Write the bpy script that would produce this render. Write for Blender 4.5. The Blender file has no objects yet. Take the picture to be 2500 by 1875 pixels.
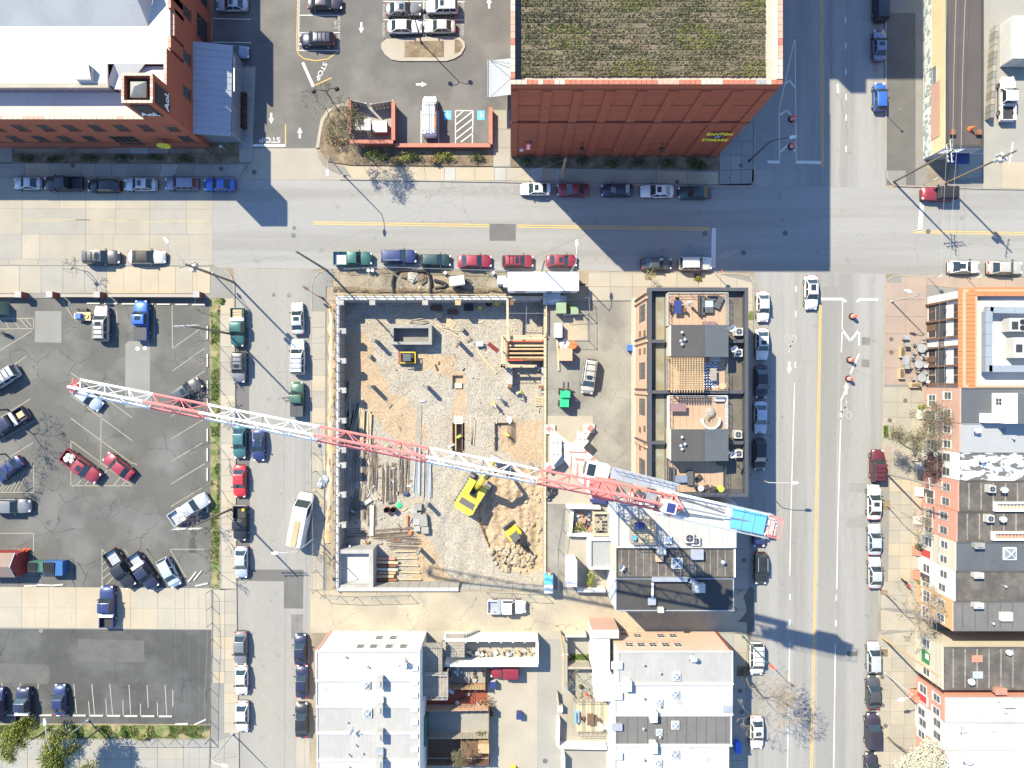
import bpy, bmesh, math, random
from mathutils import Vector, Matrix
random.seed(7)
R = math.radians
scene = bpy.context.scene
COL = scene.collection
# ---------------------------------------------------------------- camera, sky, sun, exposure
S = 17.5            # ground scale: photograph pixels per metre
H = 95.0            # camera height
cam = bpy.data.cameras.new('camera'); camo = bpy.data.objects.new('camera', cam); COL.objects.link(camo)
camo.location = (0, 0, H); camo.rotation_euler = (0, 0, 0)
cam.sensor_fit = 'HORIZONTAL'; cam.sensor_width = 36.0
cam.lens = 18.0 / ((1250 / S) / H); cam.clip_end = 2000; cam.clip_start = 0.5
scene.camera = camo
SUN_EL = 45.5
sd = Vector((0.70, -0.715, -math.tan(R(SUN_EL)))).normalized()
sun = bpy.data.lights.new('sun', 'SUN'); suno = bpy.data.objects.new('sun', sun); COL.objects.link(suno)
sun.energy = 4.6; sun.angle = R(0.5); sun.color = (1.0, 0.905, 0.69)
suno.rotation_euler = sd.to_track_quat('-Z', 'Y').to_euler(); suno.location = (-60, 60, 80)
world = bpy.data.worlds.new('World'); scene.world = world; world.use_nodes = True
wn = world.node_tree.nodes; wl = world.node_tree.links
sky = wn.new('ShaderNodeTexSky'); sky.sky_type = 'NISHITA'; sky.sun_disc = False
sky.sun_elevation = R(SUN_EL); sky.sun_rotation = math.atan2(-sd.x, -sd.y)
sky.air_density = 1.0; sky.dust_density = 0.0; sky.ozone_density = 5.0
wn['Background'].inputs[1].default_value = 0.15
wl.new(sky.outputs[0], wn['Background'].inputs[0])
scene.view_settings.view_transform = 'Standard'; scene.view_settings.look = 'None'
scene.view_settings.exposure = 1.27; scene.view_settings.gamma = 1.0
scene.view_settings.use_curve_mapping = False
scene.render.engine = 'CYCLES'
scene.render.resolution_x = 1024; scene.render.resolution_y = 768

# ---------------------------------------------------------------- helpers
def P(u, v, z=0.0):
    """photograph pixel seen at height z -> world point"""
    k = (H - z) / H / S
    return Vector(((u - 1250) * k, (937.5 - v) * k, z))
def G(u, v): return P(u, v, 0)
ORG = {}
def area2(p): return sum(p[i][0]*p[(i+1) % len(p)][1]-p[(i+1) % len(p)][0]*p[i][1] for i in range(len(p)))
class MB:
    def __init__(s): s.v = []; s.f = []; s.m = []
    def add(s, vs, fs, mi=0):
        b = len(s.v); s.v += [tuple(v) for v in vs]
        for f in fs: s.f.append([b+i for i in f]); s.m.append(mi)
        return s
    def box(s, x0, x1, y0, y1, z0, z1, mi=0):
        if x0 > x1: x0, x1 = x1, x0
        if y0 > y1: y0, y1 = y1, y0
        return s.add([(x0,y0,z0),(x1,y0,z0),(x1,y1,z0),(x0,y1,z0),(x0,y0,z1),(x1,y0,z1),(x1,y1,z1),(x0,y1,z1)],
              [(3,2,1,0),(4,5,6,7),(0,1,5,4),(1,2,6,5),(2,3,7,6),(3,0,4,7)], mi)
    def obox(s, c, l, w, h, rz=0, mi=0, taper=1.0):
        """box centred at c in x,y, standing on c.z"""
        ca, sa = math.cos(rz), math.sin(rz); vs = []
        for zz, t in ((0,1.0),(h,taper)):
            for a, b in ((-1,-1),(1,-1),(1,1),(-1,1)):
                x, y = a*l/2*t, b*w/2*t
                vs.append((c[0]+x*ca-y*sa, c[1]+x*sa+y*ca, c[2]+zz))
        return s.add(vs, [(3,2,1,0),(4,5,6,7),(0,1,5,4),(1,2,6,5),(2,3,7,6),(3,0,4,7)], mi)
    def prism(s, poly, z0, z1, mi=0, bottom=True):
        p = list(poly)
        if area2(p) < 0: p.reverse()
        n = len(p)
        vs = [(a[0],a[1],z0) for a in p]+[(a[0],a[1],z1) for a in p]
        fs = [tuple(range(n, 2*n))]+[(i,(i+1)%n,n+(i+1)%n,n+i) for i in range(n)]
        if bottom: fs.append(tuple(range(n-1,-1,-1)))
        return s.add(vs, fs, mi)
    def sheet(s, poly, z, mi=0):
        p = list(poly)
        if area2(p) < 0: p.reverse()
        return s.add([(a[0],a[1],z) for a in p], [tuple(range(len(p)))], mi)
    def tube(s, p, q, r, n=6, r2=None, mi=0, cap=True):
        p = Vector(p); q = Vector(q); d = q-p
        if d.length < 1e-6: return s
        r2 = r if r2 is None else r2
        d.normalize(); a = d.orthogonal().normalized(); b = d.cross(a); vs = []
        for c, rr in ((p,r),(q,r2)):
            for i in range(n):
                t = 2*math.pi*i/n+math.pi/n
                vs.append(c+(a*math.cos(t)+b*math.sin(t))*rr)
        fs = [(i,(i+1)%n,n+(i+1)%n,n+i) for i in range(n)]
        if cap: fs += [tuple(range(n-1,-1,-1)), tuple(range(n,2*n))]
        return s.add(vs, fs, mi)
    def path(s, pts, r, n=5, mi=0):
        for a, b in zip(pts, pts[1:]): s.tube(a, b, r, n, mi=mi)
        return s
    def cyl(s, c, r, h, n=12, r2=None, mi=0): return s.tube(c, (c[0],c[1],c[2]+h), r, n, r2, mi)
    def quad(s, a, b, c, d, mi=0): return s.add([a,b,c,d], [(0,1,2,3)], mi)
    def slab(s, a, b, c, d, t, mi=0):
        """thick quad: a,b,c,d top corners, t thickness downwards along the normal"""
        a,b,c,d = map(Vector,(a,b,c,d)); nn = (b-a).cross(d-a).normalized()*t
        return s.add([a,b,c,d,a-nn,b-nn,c-nn,d-nn], [(0,1,2,3),(7,6,5,4),(0,4,5,1),(1,5,6,2),(2,6,7,3),(3,7,4,0)], mi)
    def dome(s, c, r, h, n=10, k=4, mi=0):
        vs = []; fs = []
        for j in range(k):
            t = j/k*math.pi/2
            for i in range(n):
                a = 2*math.pi*i/n; vs.append((c[0]+r*math.cos(t)*math.cos(a), c[1]+r*math.cos(t)*math.sin(a), c[2]+h*math.sin(t)))
        vs.append((c[0],c[1],c[2]+h))
        for j in range(k-1):
            for i in range(n): fs.append((j*n+i, j*n+(i+1)%n, (j+1)*n+(i+1)%n, (j+1)*n+i))
        for i in range(n): fs.append(((k-1)*n+i, (k-1)*n+(i+1)%n, k*n))
        return s.add(vs, fs, mi)
    def rock(s, c, r, rng, mi=0, flat=0.7):
        vs = []
        for j,(zz,rr) in enumerate(((-.5,.75),(.15,1.0),(.7,.55))):
            for i in range(6):
                a = 2*math.pi*(i+.5*j)/6; k = rr*r*rng.uniform(.75,1.2)
                vs.append((c[0]+k*math.cos(a), c[1]+k*math.sin(a), c[2]+(zz+.5)*r*flat*rng.uniform(.85,1.15)))
        fs = [(5,4,3,2,1,0),(12,13,14,15,16,17)]
        for j in range(2):
            for i in range(6): fs.append((j*6+i, j*6+(i+1)%6, j*6+6+(i+1)%6, j*6+6+i))
        return s.add(vs, fs, mi)
    def mesh(s, name, mats, org=(0,0,0), smooth=None):
        me = bpy.data.meshes.new(name); o = Vector(org)
        me.from_pydata([tuple(Vector(v)-o) for v in s.v], [], s.f)
        if not isinstance(mats, (list,tuple)): mats = [mats]
        for m in mats: me.materials.append(MT(m) if isinstance(m, str) else m)
        if len(mats) > 1: me.polygons.foreach_set('material_index', s.m)
        if smooth is not None:
            me.polygons.foreach_set('use_smooth', [True]*len(me.polygons))
            me.set_sharp_from_angle(angle=R(smooth))
        me.update(); return me
    def build(s, name, mats, parent=None, smooth=None, **kw):
        org = ORG.get(parent, Vector((0,0,0))) if parent else Vector((0,0,0))
        if parent is None and kw.get('base'): org = Vector(kw['base'])
        o = bpy.data.objects.new(name, s.mesh(name, mats, org, smooth)); COL.objects.link(o)
        if parent: o.parent = parent
        else: o.location = org
        ORG[o] = org
        return tag(o, **kw)
def tag(o, label=None, cat=None, group=None, kind=None, **kw):
    if label: o['label'] = label
    if cat: o['category'] = cat
    if group: o['group'] = group
    if kind: o['kind'] = kind
    return o
def thing(name, label, cat, loc=(0,0,0), group=None, rz=0):
    o = bpy.data.objects.new(name, None); COL.objects.link(o); o.empty_display_size = .3
    o.location = loc; o.rotation_euler = (0,0,rz); ORG[o] = Vector(loc)
    return tag(o, label, cat, group)
def inst(name, me, parent=None, loc=(0,0,0), rz=0, mat=None, scale=None, rot=None):
    """one more object sharing mesh data; loc is world unless parent is rotated (then local)"""
    o = bpy.data.objects.new(name, me); COL.objects.link(o)
    if parent: o.parent = parent
    o.location = loc; o.rotation_euler = rot if rot else (0,0,rz)
    if scale: o.scale = scale
    if mat is not None:
        o.material_slots[0].link = 'OBJECT'; o.material_slots[0].material = MT(mat) if isinstance(mat,str) else mat
    ORG[o] = Vector(loc)
    return o
def pin(name, me, parent, w, **kw):
    """instance at world point w below an unrotated parent"""
    o = inst(name, me, parent, Vector(w)-ORG[parent], **kw); ORG[o] = Vector(w); return o
def px(poly, z=0.0): return [tuple(P(u,v,z)[:2]) for u,v in poly]
def arc(cx, cy, r, a0, a1, n=6):
    return [(cx+r*math.cos(R(a0+(a1-a0)*i/n)), cy-r*math.sin(R(a0+(a1-a0)*i/n))) for i in range(n+1)]
def line_px(mb, u0, v0, u1, v1, w, z, mi=0):
    """flat painted stripe between two ground pixels, w metres wide"""
    a = P(u0,v0,z); b = P(u1,v1,z); d = (b-a).normalized(); n = Vector((-d.y,d.x,0))*w/2
    return mb.add([a-n,b-n,b+n,a+n], [(0,1,2,3)], mi)

# ---------------------------------------------------------------- materials
MATS = {}
def lin(c): return tuple(((x/12.92) if x <= .04045 else ((x+.055)/1.055)**2.4) for x in c)
def mat(name, col, rough=.85, var=.18, scale=.35, fine=9.0, fvar=.12, bump=0.0, bscale=20.0, metal=0.0,
        col2=None, mixscale=.25, mixlo=.45, mixhi=.6, cracks=None, coat=0.0, spec=None, attr=None, emis=None, stretch=None, spots=None):
    m = bpy.data.materials.new(name); m.use_nodes = True; MATS[name] = m
    nt = m.node_tree; N = nt.nodes; L = nt.links; b = N['Principled BSDF']
    b.inputs['Roughness'].default_value = rough; b.inputs['Metallic'].default_value = metal
    if coat: b.inputs['Coat Weight'].default_value = coat; b.inputs['Coat Roughness'].default_value = .05
    if spec is not None: b.inputs['Specular IOR Level'].default_value = spec
    geo = N.new('ShaderNodeNewGeometry'); vec = raw = geo.outputs['Position']
    if stretch:
        mp = N.new('ShaderNodeMapping'); mp.inputs['Scale'].default_value = stretch; L.new(vec, mp.inputs[0]); vec = mp.outputs[0]
    vec0 = vec
    def noise(sc, det=4, rgh=.55, vec=None):
        n = N.new('ShaderNodeTexNoise'); n.inputs['Scale'].default_value = sc; n.inputs['Detail'].default_value = det
        n.inputs['Roughness'].default_value = rgh; L.new(vec or vec0, n.inputs['Vector']); return n.outputs['Fac']
    def mapr(src, a, bb, lo, hi):
        r = N.new('ShaderNodeMapRange'); r.inputs[1].default_value = a; r.inputs[2].default_value = bb
        r.inputs[3].default_value = lo; r.inputs[4].default_value = hi; L.new(src, r.inputs[0]); return r.outputs[0]
    def mixc(fac, a, bb, mode='MIX'):
        x = N.new('ShaderNodeMix'); x.data_type = 'RGBA'; x.blend_type = mode; x.clamp_factor = True
        if isinstance(fac, float): x.inputs[0].default_value = fac
        else: L.new(fac, x.inputs[0])
        for i, c in ((6,a),(7,bb)):
            if isinstance(c, tuple): x.inputs[i].default_value = (*c,1)
            else: L.new(c, x.inputs[i])
        return x.outputs[2]
    base = tuple(col)
    if col2 is not None:
        if attr:
            at = N.new('ShaderNodeAttribute'); at.attribute_name = attr
            add = N.new('ShaderNodeMath'); add.operation = 'ADD'; L.new(at.outputs['Fac'], add.inputs[0])
            L.new(mapr(noise(1.3,6,.7), .3,.7,-.35,.35), add.inputs[1])
            f = mapr(add.outputs[0], mixlo, mixhi, 0, 1)
        else: f = mapr(noise(mixscale, 5, .6), mixlo, mixhi, 0, 1)
        base = mixc(f, base, tuple(col2))
    if var or fvar:
        v1 = mapr(noise(scale, 5), .25, .75, 1-var, 1+var); v2 = mapr(noise(fine, 3), .25, .75, 1-fvar, 1+fvar)
        mu = N.new('ShaderNodeMath'); mu.operation = 'MULTIPLY'; L.new(v1, mu.inputs[0]); L.new(v2, mu.inputs[1])
        cb = N.new('ShaderNodeCombineColor')
        for i in range(3): L.new(mu.outputs[0], cb.inputs[i])
        base = mixc(1.0, base, cb.outputs[0], 'MULTIPLY')
    if spots:
        base = mixc(mapr(noise(spots[0],3,.5,raw), spots[1], spots[1]+.07, 0, spots[3]), base, tuple(spots[2]))
    if cracks:
        sc, wd, ccol = cracks
        dn = N.new('ShaderNodeTexNoise'); dn.inputs['Scale'].default_value = .7; dn.inputs['Detail'].default_value = 3; L.new(raw, dn.inputs['Vector'])
        mx = N.new('ShaderNodeVectorMath'); mx.operation = 'MULTIPLY_ADD'; L.new(dn.outputs['Color'], mx.inputs[0])
        mx.inputs[1].default_value = (1.6,1.6,0); L.new(raw, mx.inputs[2])
        vo = N.new('ShaderNodeTexVoronoi'); vo.feature = 'DISTANCE_TO_EDGE'; vo.inputs['Scale'].default_value = sc; L.new(mx.outputs[0], vo.inputs['Vector'])
        f = mapr(vo.outputs['Distance'], wd*.4, wd, .75, 0)
        g = mapr(noise(.12,2,.5,raw), .4, .55, 0, 1)
        mm = N.new('ShaderNodeMath'); mm.operation = 'MULTIPLY'; L.new(f, mm.inputs[0]); L.new(g, mm.inputs[1])
        base = mixc(mm.outputs[0], base, tuple(ccol))
    if isinstance(base, tuple): b.inputs['Base Color'].default_value = (*base,1)
    else: L.new(base, b.inputs['Base Color'])
    if bump:
        bn = N.new('ShaderNodeBump'); bn.inputs['Strength'].default_value = min(1,bump); bn.inputs['Distance'].default_value = .05*max(1,bump)
        L.new(noise(bscale, 4, .7), bn.inputs['Height']); L.new(bn.outputs[0], b.inputs['Normal'])
    if emis: b.inputs['Emission Color'].default_value = (*emis[0],1); b.inputs['Emission Strength'].default_value = emis[1]
    return m
def MT(n): return MATS[n]
def plain(n, col, rough=.6, **k): return mat(n, col, rough, var=k.pop('var',.08), fvar=k.pop('fvar',.06), scale=k.pop('scale',.8), fine=k.pop('fine',6), **k)
# ground
mat('dirt_ground', (.25,.205,.145), col2=(.18,.155,.12), var=.2, bump=.6, bscale=6)
mat('road_asphalt', (.237,.234,.226), var=.10, scale=.12, fine=14, fvar=.10, bump=.15, bscale=30, col2=(.205,.20,.188), mixscale=.35, stretch=(.05,1,1), spots=(.55,.66,(.13,.127,.12),.5), cracks=(.055,.0018,(.14,.138,.13)))
mat('road_avenue', (.240,.237,.229), var=.10, scale=.35, fine=14, fvar=.10, bump=.15, bscale=30, col2=(.198,.194,.183), mixscale=.4, stretch=(1,.04,1), spots=(.6,.66,(.13,.127,.12),.5), cracks=(.055,.0018,(.14,.138,.13)))
mat('road_side', (.235,.225,.205), var=.10, scale=.12, fine=14, fvar=.10, bump=.15, bscale=30, col2=(.205,.20,.19), mixscale=.09, stretch=(1,.06,1), spots=(.7,.65,(.12,.115,.105),.5), cracks=(.16,.003,(.14,.13,.12)))
mat('lot_asphalt', (.082,.081,.075), var=.16, scale=.2, fine=12, fvar=.16, bump=.2, bscale=30, col2=(.115,.113,.107), mixscale=.12, spots=(.5,.66,(.045,.045,.043),.5), cracks=(.21,.010,(.028,.028,.028)))
mat('lot_asphalt_north', (.10,.097,.091), var=.14, scale=.2, fine=12, fvar=.14, bump=.2, bscale=30, col2=(.125,.12,.112), mixscale=.1)
mat('lot_asphalt_south', (.053,.053,.051), var=.16, scale=.25, fine=10, fvar=.18, bump=.2, bscale=30, col2=(.08,.08,.079), mixscale=.15, cracks=(.16,.006,(.022,.022,.022)))
mat('asphalt_patch', (.105,.102,.098), var=.12, fine=14, fvar=.15, bump=.2, bscale=30)
mat('asphalt_mid', (.085,.084,.08), var=.2, scale=.5, fine=6, fvar=.22)
mat('asphalt_dark', (.10,.097,.09), var=.15, fine=14, fvar=.15, bump=.2, bscale=30)
mat('asphalt_light', (.16,.157,.15), var=.14, fine=14, fvar=.16, bump=.2, bscale=30, col2=(.12,.12,.115), mixscale=.3)
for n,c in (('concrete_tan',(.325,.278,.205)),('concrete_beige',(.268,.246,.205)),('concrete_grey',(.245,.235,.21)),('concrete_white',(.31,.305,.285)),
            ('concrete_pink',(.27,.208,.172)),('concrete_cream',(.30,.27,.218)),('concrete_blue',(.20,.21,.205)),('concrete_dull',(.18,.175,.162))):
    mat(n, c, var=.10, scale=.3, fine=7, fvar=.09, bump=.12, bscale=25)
mat('concrete_yard', (.215,.203,.178), var=.18, scale=.2, fine=5, fvar=.12, bump=.12, bscale=25, col2=(.16,.152,.138), mixscale=.16, cracks=(.2,.005,(.08,.075,.07)))
mat('alley', (.325,.28,.205), var=.14, scale=.25, fine=5, fvar=.12, bump=.15, col2=(.27,.238,.185), mixscale=.18, cracks=(.16,.006,(.11,.095,.075)))
mat('kerb', (.26,.24,.20), var=.12, bump=.1)
mat('paint_white', (.50,.50,.485), var=.10, fine=12, fvar=.2)
mat('paint_white_worn', (.30,.297,.285), var=.2, fine=12, fvar=.3)
mat('paint_yellow', (.52,.33,.085), var=.12, fine=10, fvar=.2)
mat('paint_yellow_worn', (.32,.28,.18), var=.25, fine=10, fvar=.3)
mat('paint_pale', (.27,.25,.19), var=.2, fine=10, fvar=.25)
mat('paint_blue', (.10,.36,.62), var=.12, fine=10, fvar=.2)
mat('grass', (.10,.13,.035), var=.3, scale=1, fine=20, fvar=.4, col2=(.26,.21,.11), mixscale=.6, bump=1, bscale=25)
mat('grass_blade', (.10,.17,.03), var=.35, scale=1.2, fine=8, fvar=.3)
mat('mulch', (.13,.095,.06), var=.3, scale=1, fine=14, fvar=.4, col2=(.2,.16,.10), mixscale=.7, bump=1, bscale=18)
mat('gravel', (.298,.272,.228), var=.10, scale=.4, fine=5, fvar=.42, bump=1.6, bscale=6, col2=(.335,.245,.155), attr='dirt', mixlo=.05, mixhi=1.15)
mat('gravel_light', (.36,.33,.27), var=.2, fine=9, fvar=.3, bump=1, bscale=12)
mat('stone_gravel', (.31,.288,.25), var=.25, scale=3, fine=15, fvar=.25)
mat('excavated', (.42,.285,.16), var=.2, scale=.5, fine=5, fvar=.2, bump=1.2, bscale=5, col2=(.36,.32,.26), mixscale=.4)
mat('rock', (.33,.27,.19), var=.3, scale=1.5, fine=6, fvar=.25, bump=.8, bscale=5)
mat('sedum', (.10,.086,.047), var=.3, scale=.5, fine=9, fvar=.4, bump=1, bscale=12, col2=(.14,.108,.075), mixscale=.4)
mat('sedum_tuft', (.145,.135,.07), var=.3, scale=.4, fine=5, fvar=.35, col2=(.115,.105,.058), mixscale=.5)
mat('sedum_green', (.15,.16,.03), var=.3, scale=.6, fine=6, fvar=.3)
# walls and roofs
mat('brick_red', (.20,.052,.03), var=.12, scale=.4, fine=3, fvar=.14, stretch=(1,1,6), bump=.1)
mat('brick_orange', (.255,.072,.038), var=.1, scale=.4, fine=3, fvar=.14, stretch=(1,1,5), bump=.1)
mat('brick_canton', (.24,.060,.030), var=.14, scale=.25, col2=(.185,.05,.03), mixscale=.3, mixlo=.4, mixhi=.8, fine=2.2, fvar=.16, stretch=(.35,1,7), bump=.1)
mat('brick_wall', (.36,.14,.10), var=.12, scale=.8, fine=4, fvar=.12, stretch=(1,1,5))
mat('brick_peach', (.44,.285,.19), var=.08, scale=.6, fine=3, fvar=.12, stretch=(1,1,6))
mat('brick_pink', (.41,.26,.205), var=.08, scale=.6, fine=3, fvar=.12, stretch=(1,1,6))
mat('brick_salmon', (.45,.225,.165), var=.08, scale=.6, fine=3, fvar=.16, stretch=(1,1,6))
mat('paint_ochre', (.47,.29,.15), var=.08)
mat('brick_pale', (.50,.37,.275), var=.08, scale=.6, fine=3, fvar=.12, stretch=(1,1,6))
mat('wall_white', (.58,.58,.565), var=.06, fvar=.05)
mat('wall_cream', (.44,.405,.32), var=.08, fvar=.06)
mat('wall_yellow', (.52,.44,.28), var=.10, fvar=.08)
mat('wall_shade_grey', (.30,.31,.33), var=.08)  # shade tone for the end wall of the cream building
mat('mural', (.52,.55,.53), rough=.7, var=.1, scale=1.2, col2=(.22,.27,.27), mixscale=1.3, mixlo=.5, mixhi=.54)
mat('roof_white', (.46,.452,.425), rough=.55, var=.06, scale=.3, fvar=.05, col2=(.38,.375,.355), mixscale=.15, spots=(.4,.66,(.3,.29,.27),.5))
mat('roof_white_dirty', (.40,.405,.41), var=.08, scale=.3, fvar=.07, col2=(.33,.34,.355), mixscale=.2)
mat('roof_silver', (.295,.29,.278), rough=.6, var=.09, scale=.4, fine=4, fvar=.08, stretch=(1,.25,1))
mat('roof_silver2', (.25,.258,.265), rough=.6, var=.09, scale=.4, fine=4, fvar=.08, stretch=(1,.25,1))
mat('roof_bluewhite', (.365,.36,.345), rough=.6, var=.10, scale=.35, fvar=.08, spots=(.45,.64,(.24,.235,.225),.5))
mat('roof_grey', (.115,.112,.108), var=.14, scale=.3, fine=5, fvar=.12)
mat('roof_slate', (.075,.084,.095), var=.14, scale=.3, fine=5, fvar=.1)
mat('roof_brown', (.075,.066,.058), var=.2, scale=.35, fine=5, fvar=.2, col2=(.11,.098,.085), mixscale=.5)
mat('roof_black', (.045,.043,.042), var=.2, scale=.35, fine=5, fvar=.15)
mat('roof_tar', (.072,.06,.055), var=.12, scale=.3, fine=5, fvar=.1)
mat('roof_rib', (.20,.185,.165), var=.3, scale=1, fine=3, fvar=.3)
mat('roof_patch', (.70,.71,.71), var=.05, col2=(.10,.10,.10), mixscale=.9, mixlo=.47, mixhi=.55, stretch=(.6,1.3,1))
mat('roof_lightgrey', (.27,.28,.29), var=.06, col2=(.17,.17,.17), mixscale=.33, mixlo=.60, mixhi=.63)
mat('roof_flat', (.088,.08,.068), var=.15, scale=.4, col2=(.12,.108,.09), mixscale=.3, fine=4)
mat('roof_dark', (.062,.059,.057), var=.12, scale=.3, fine=5, fvar=.1)
mat('algae', (.20,.195,.15), var=.25, scale=.7, col2=(.20,.17,.11), mixscale=.5)
mat('parapet_dark', (.055,.058,.066), rough=.6, var=.08)
mat('metal_grey', (.27,.29,.33), rough=.45, var=.06, metal=.3)
mat('metal_blue', (.22,.25,.32), rough=.45, var=.06, metal=.4)
mat('canopy_glass', (.33,.38,.41), rough=.25, var=.04)
mat('galv', (.42,.44,.46), rough=.45, var=.12, scale=1, metal=.5)
mat('duct', (.30,.335,.365), rough=.45, var=.06, metal=.3)
mat('tile_red', (.34,.12,.075), var=.2, scale=3); mat('tile_cream', (.42,.36,.28), var=.15, scale=3)
mat('tile_grey', (.26,.25,.25), var=.15, scale=3); mat('tile_pink', (.44,.26,.19), var=.15, scale=3)
mat('tile_orange', (.34,.135,.05), rough=.55, var=.1, scale=2)
mat('deck_tan', (.34,.235,.165), var=.08, fine=4, fvar=.06)
mat('wood', (.38,.27,.15), var=.18, scale=1.2, fine=5, fvar=.15, stretch=(1,1,3))
mat('wood_pale', (.42,.34,.225), var=.15, scale=1.2, fine=5, fvar=.12)
mat('wood_grey', (.25,.225,.19), var=.2, scale=1.2, fine=5, fvar=.2)
mat('wood_pole', (.17,.135,.10), var=.25, scale=.8, fine=5, fvar=.2, stretch=(3,3,.4))
mat('wood_brown', (.12,.07,.045), var=.2, scale=1)
mat('bark', (.14,.11,.085), var=.25, scale=2, fine=8, fvar=.2)
mat('bark_pale', (.27,.225,.16), var=.25, scale=2, fine=8, fvar=.2)
mat('twig', (.25,.20,.145), var=.2, scale=1); mat('twig_red', (.20,.135,.115), var=.2, scale=1)
mat('leaf_green', (.20,.225,.045), rough=.6, var=.35, scale=.9, fine=5, fvar=.3)
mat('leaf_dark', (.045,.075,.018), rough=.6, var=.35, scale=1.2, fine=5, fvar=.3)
mat('leaf_brown', (.24,.16,.075), rough=.7, var=.3, scale=1.2, fine=5, fvar=.3)
mat('blossom', (.42,.395,.31), rough=.7, var=.15, scale=1.2, fine=5, fvar=.2)
mat('hedge_red', (.07,.03,.022), rough=.7, var=.35, scale=1.5, fine=5, fvar=.3)
# metals, plastics, glass, vehicles
plain('glass', (.018,.024,.03), .06, spec=.7); plain('glass_pale', (.16,.19,.22), .08, spec=.7)
plain('glass_win', (.03,.036,.045), .08, spec=.6); plain('car_glass', (.022,.034,.04), .05, spec=.7)
plain('tyre', (.018,.018,.018), .9); plain('rim', (.45,.45,.46), .35, metal=.8)
plain('black', (.015,.015,.017), .6); plain('dark_plastic', (.03,.03,.033), .6); plain('white', (.60,.60,.595), .5); plain('white_dull', (.38,.375,.355), .6)
plain('lamp_white', (.80,.80,.80), .3); plain('lamp_red', (.45,.02,.02), .3); plain('steel', (.30,.31,.32), .4, metal=.7)
plain('rust', (.20,.085,.045), .85, var=.3); plain('rebar', (.17,.135,.105), .8, var=.3); plain('fence', (.30,.30,.29), .5, metal=.5)
plain('orange', (.78,.16,.04), .5); plain('cone_red', (.80,.10,.06), .5); plain('yellow', (.72,.50,.03), .45, var=.12); plain('yellow_sign', (.72,.66,.06), .45)
plain('crane_red', (.60,.165,.15), .45, var=.12); plain('crane_white', (.66,.65,.63), .45, var=.08); plain('crane_blue', (.10,.33,.62), .5, var=.06)
plain('machine_yellow', (.52,.43,.05), .45, var=.15); plain('green_machine', (.03,.42,.18), .4); plain('green_box', (.20,.27,.17), .55)
plain('blue_plastic', (.03,.12,.55), .45); plain('sky_blue', (.10,.40,.72), .45); plain('navy', (.02,.035,.14), .5); plain('red_paint', (.45,.03,.035), .4)
plain('concrete_form', (.30,.292,.275), .85, var=.15); plain('block_grey', (.24,.235,.22), .9, var=.15); plain('foundation', (.27,.255,.23), .9, var=.12, scale=.6)
plain('wall_top', (.42,.405,.37), .85, var=.08); plain('hivis', (.55,.75,.06), .6); plain('skin', (.45,.26,.18), .6); plain('denim', (.05,.07,.13), .8); plain('shirt', (.16,.17,.19), .8)
plain('dumpster_blue', (.03,.10,.26), .5, var=.15); plain('dumpster_green', (.04,.12,.09), .5); plain('shed_red', (.20,.022,.02), .7); plain('shingle', (.20,.145,.12), .9, var=.15)
plain('trailer_white', (.76,.77,.78), .5, var=.04); plain('tarp_black', (.02,.021,.025), .35, bump=1.5, bscale=3); plain('tarp_grey', (.28,.30,.32), .4, bump=1.5, bscale=3)
plain('wicker', (.055,.05,.048), .8); plain('cushion', (.075,.08,.085), .85); plain('cushion_tan', (.26,.21,.155), .85); plain('pink_cloth', (.20,.12,.13), .85)
plain('terracotta', (.36,.18,.125), .8); plain('marble', (.48,.46,.42), .6); plain('door_red', (.40,.05,.05), .5); plain('door_dark', (.05,.05,.055), .5); plain('door_green', (.03,.18,.06), .5)
plain('timber_brown', (.13,.075,.05), .7); plain('awning_grey', (.05,.052,.06), .7); plain('sign_black', (.018,.018,.024), .45); plain('sign_pink', (.55,.06,.12), .5)
CARC = {'silver':(.42,.44,.46),'grey':(.17,.175,.185),'darkgrey':(.055,.058,.065),'black':(.013,.013,.017),'white':(.60,.60,.60),'offwhite':(.50,.50,.47),'beige':(.42,.40,.36),
 'red':(.27,.022,.04),'brightred':(.60,.018,.03),'maroon':(.11,.012,.022),'darkred':(.22,.015,.028),'blue':(.018,.032,.12),'brightblue':(.025,.11,.42),'navy':(.011,.016,.05),
 'bluegrey':(.16,.19,.27),'green':(.02,.10,.085),'teal':(.035,.13,.14),'darkgreen':(.012,.045,.045),'forest':(.035,.10,.06),'paleblue':(.40,.46,.55),'purple':(.03,.025,.045)}
for k,c in CARC.items(): mat('paint_'+k+'_car', tuple(.94*a+.012 for a in c), .38, var=.12, scale=1.5, fvar=.05, metal=.2 if k not in ('white','offwhite') else 0, coat=.6)
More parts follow.
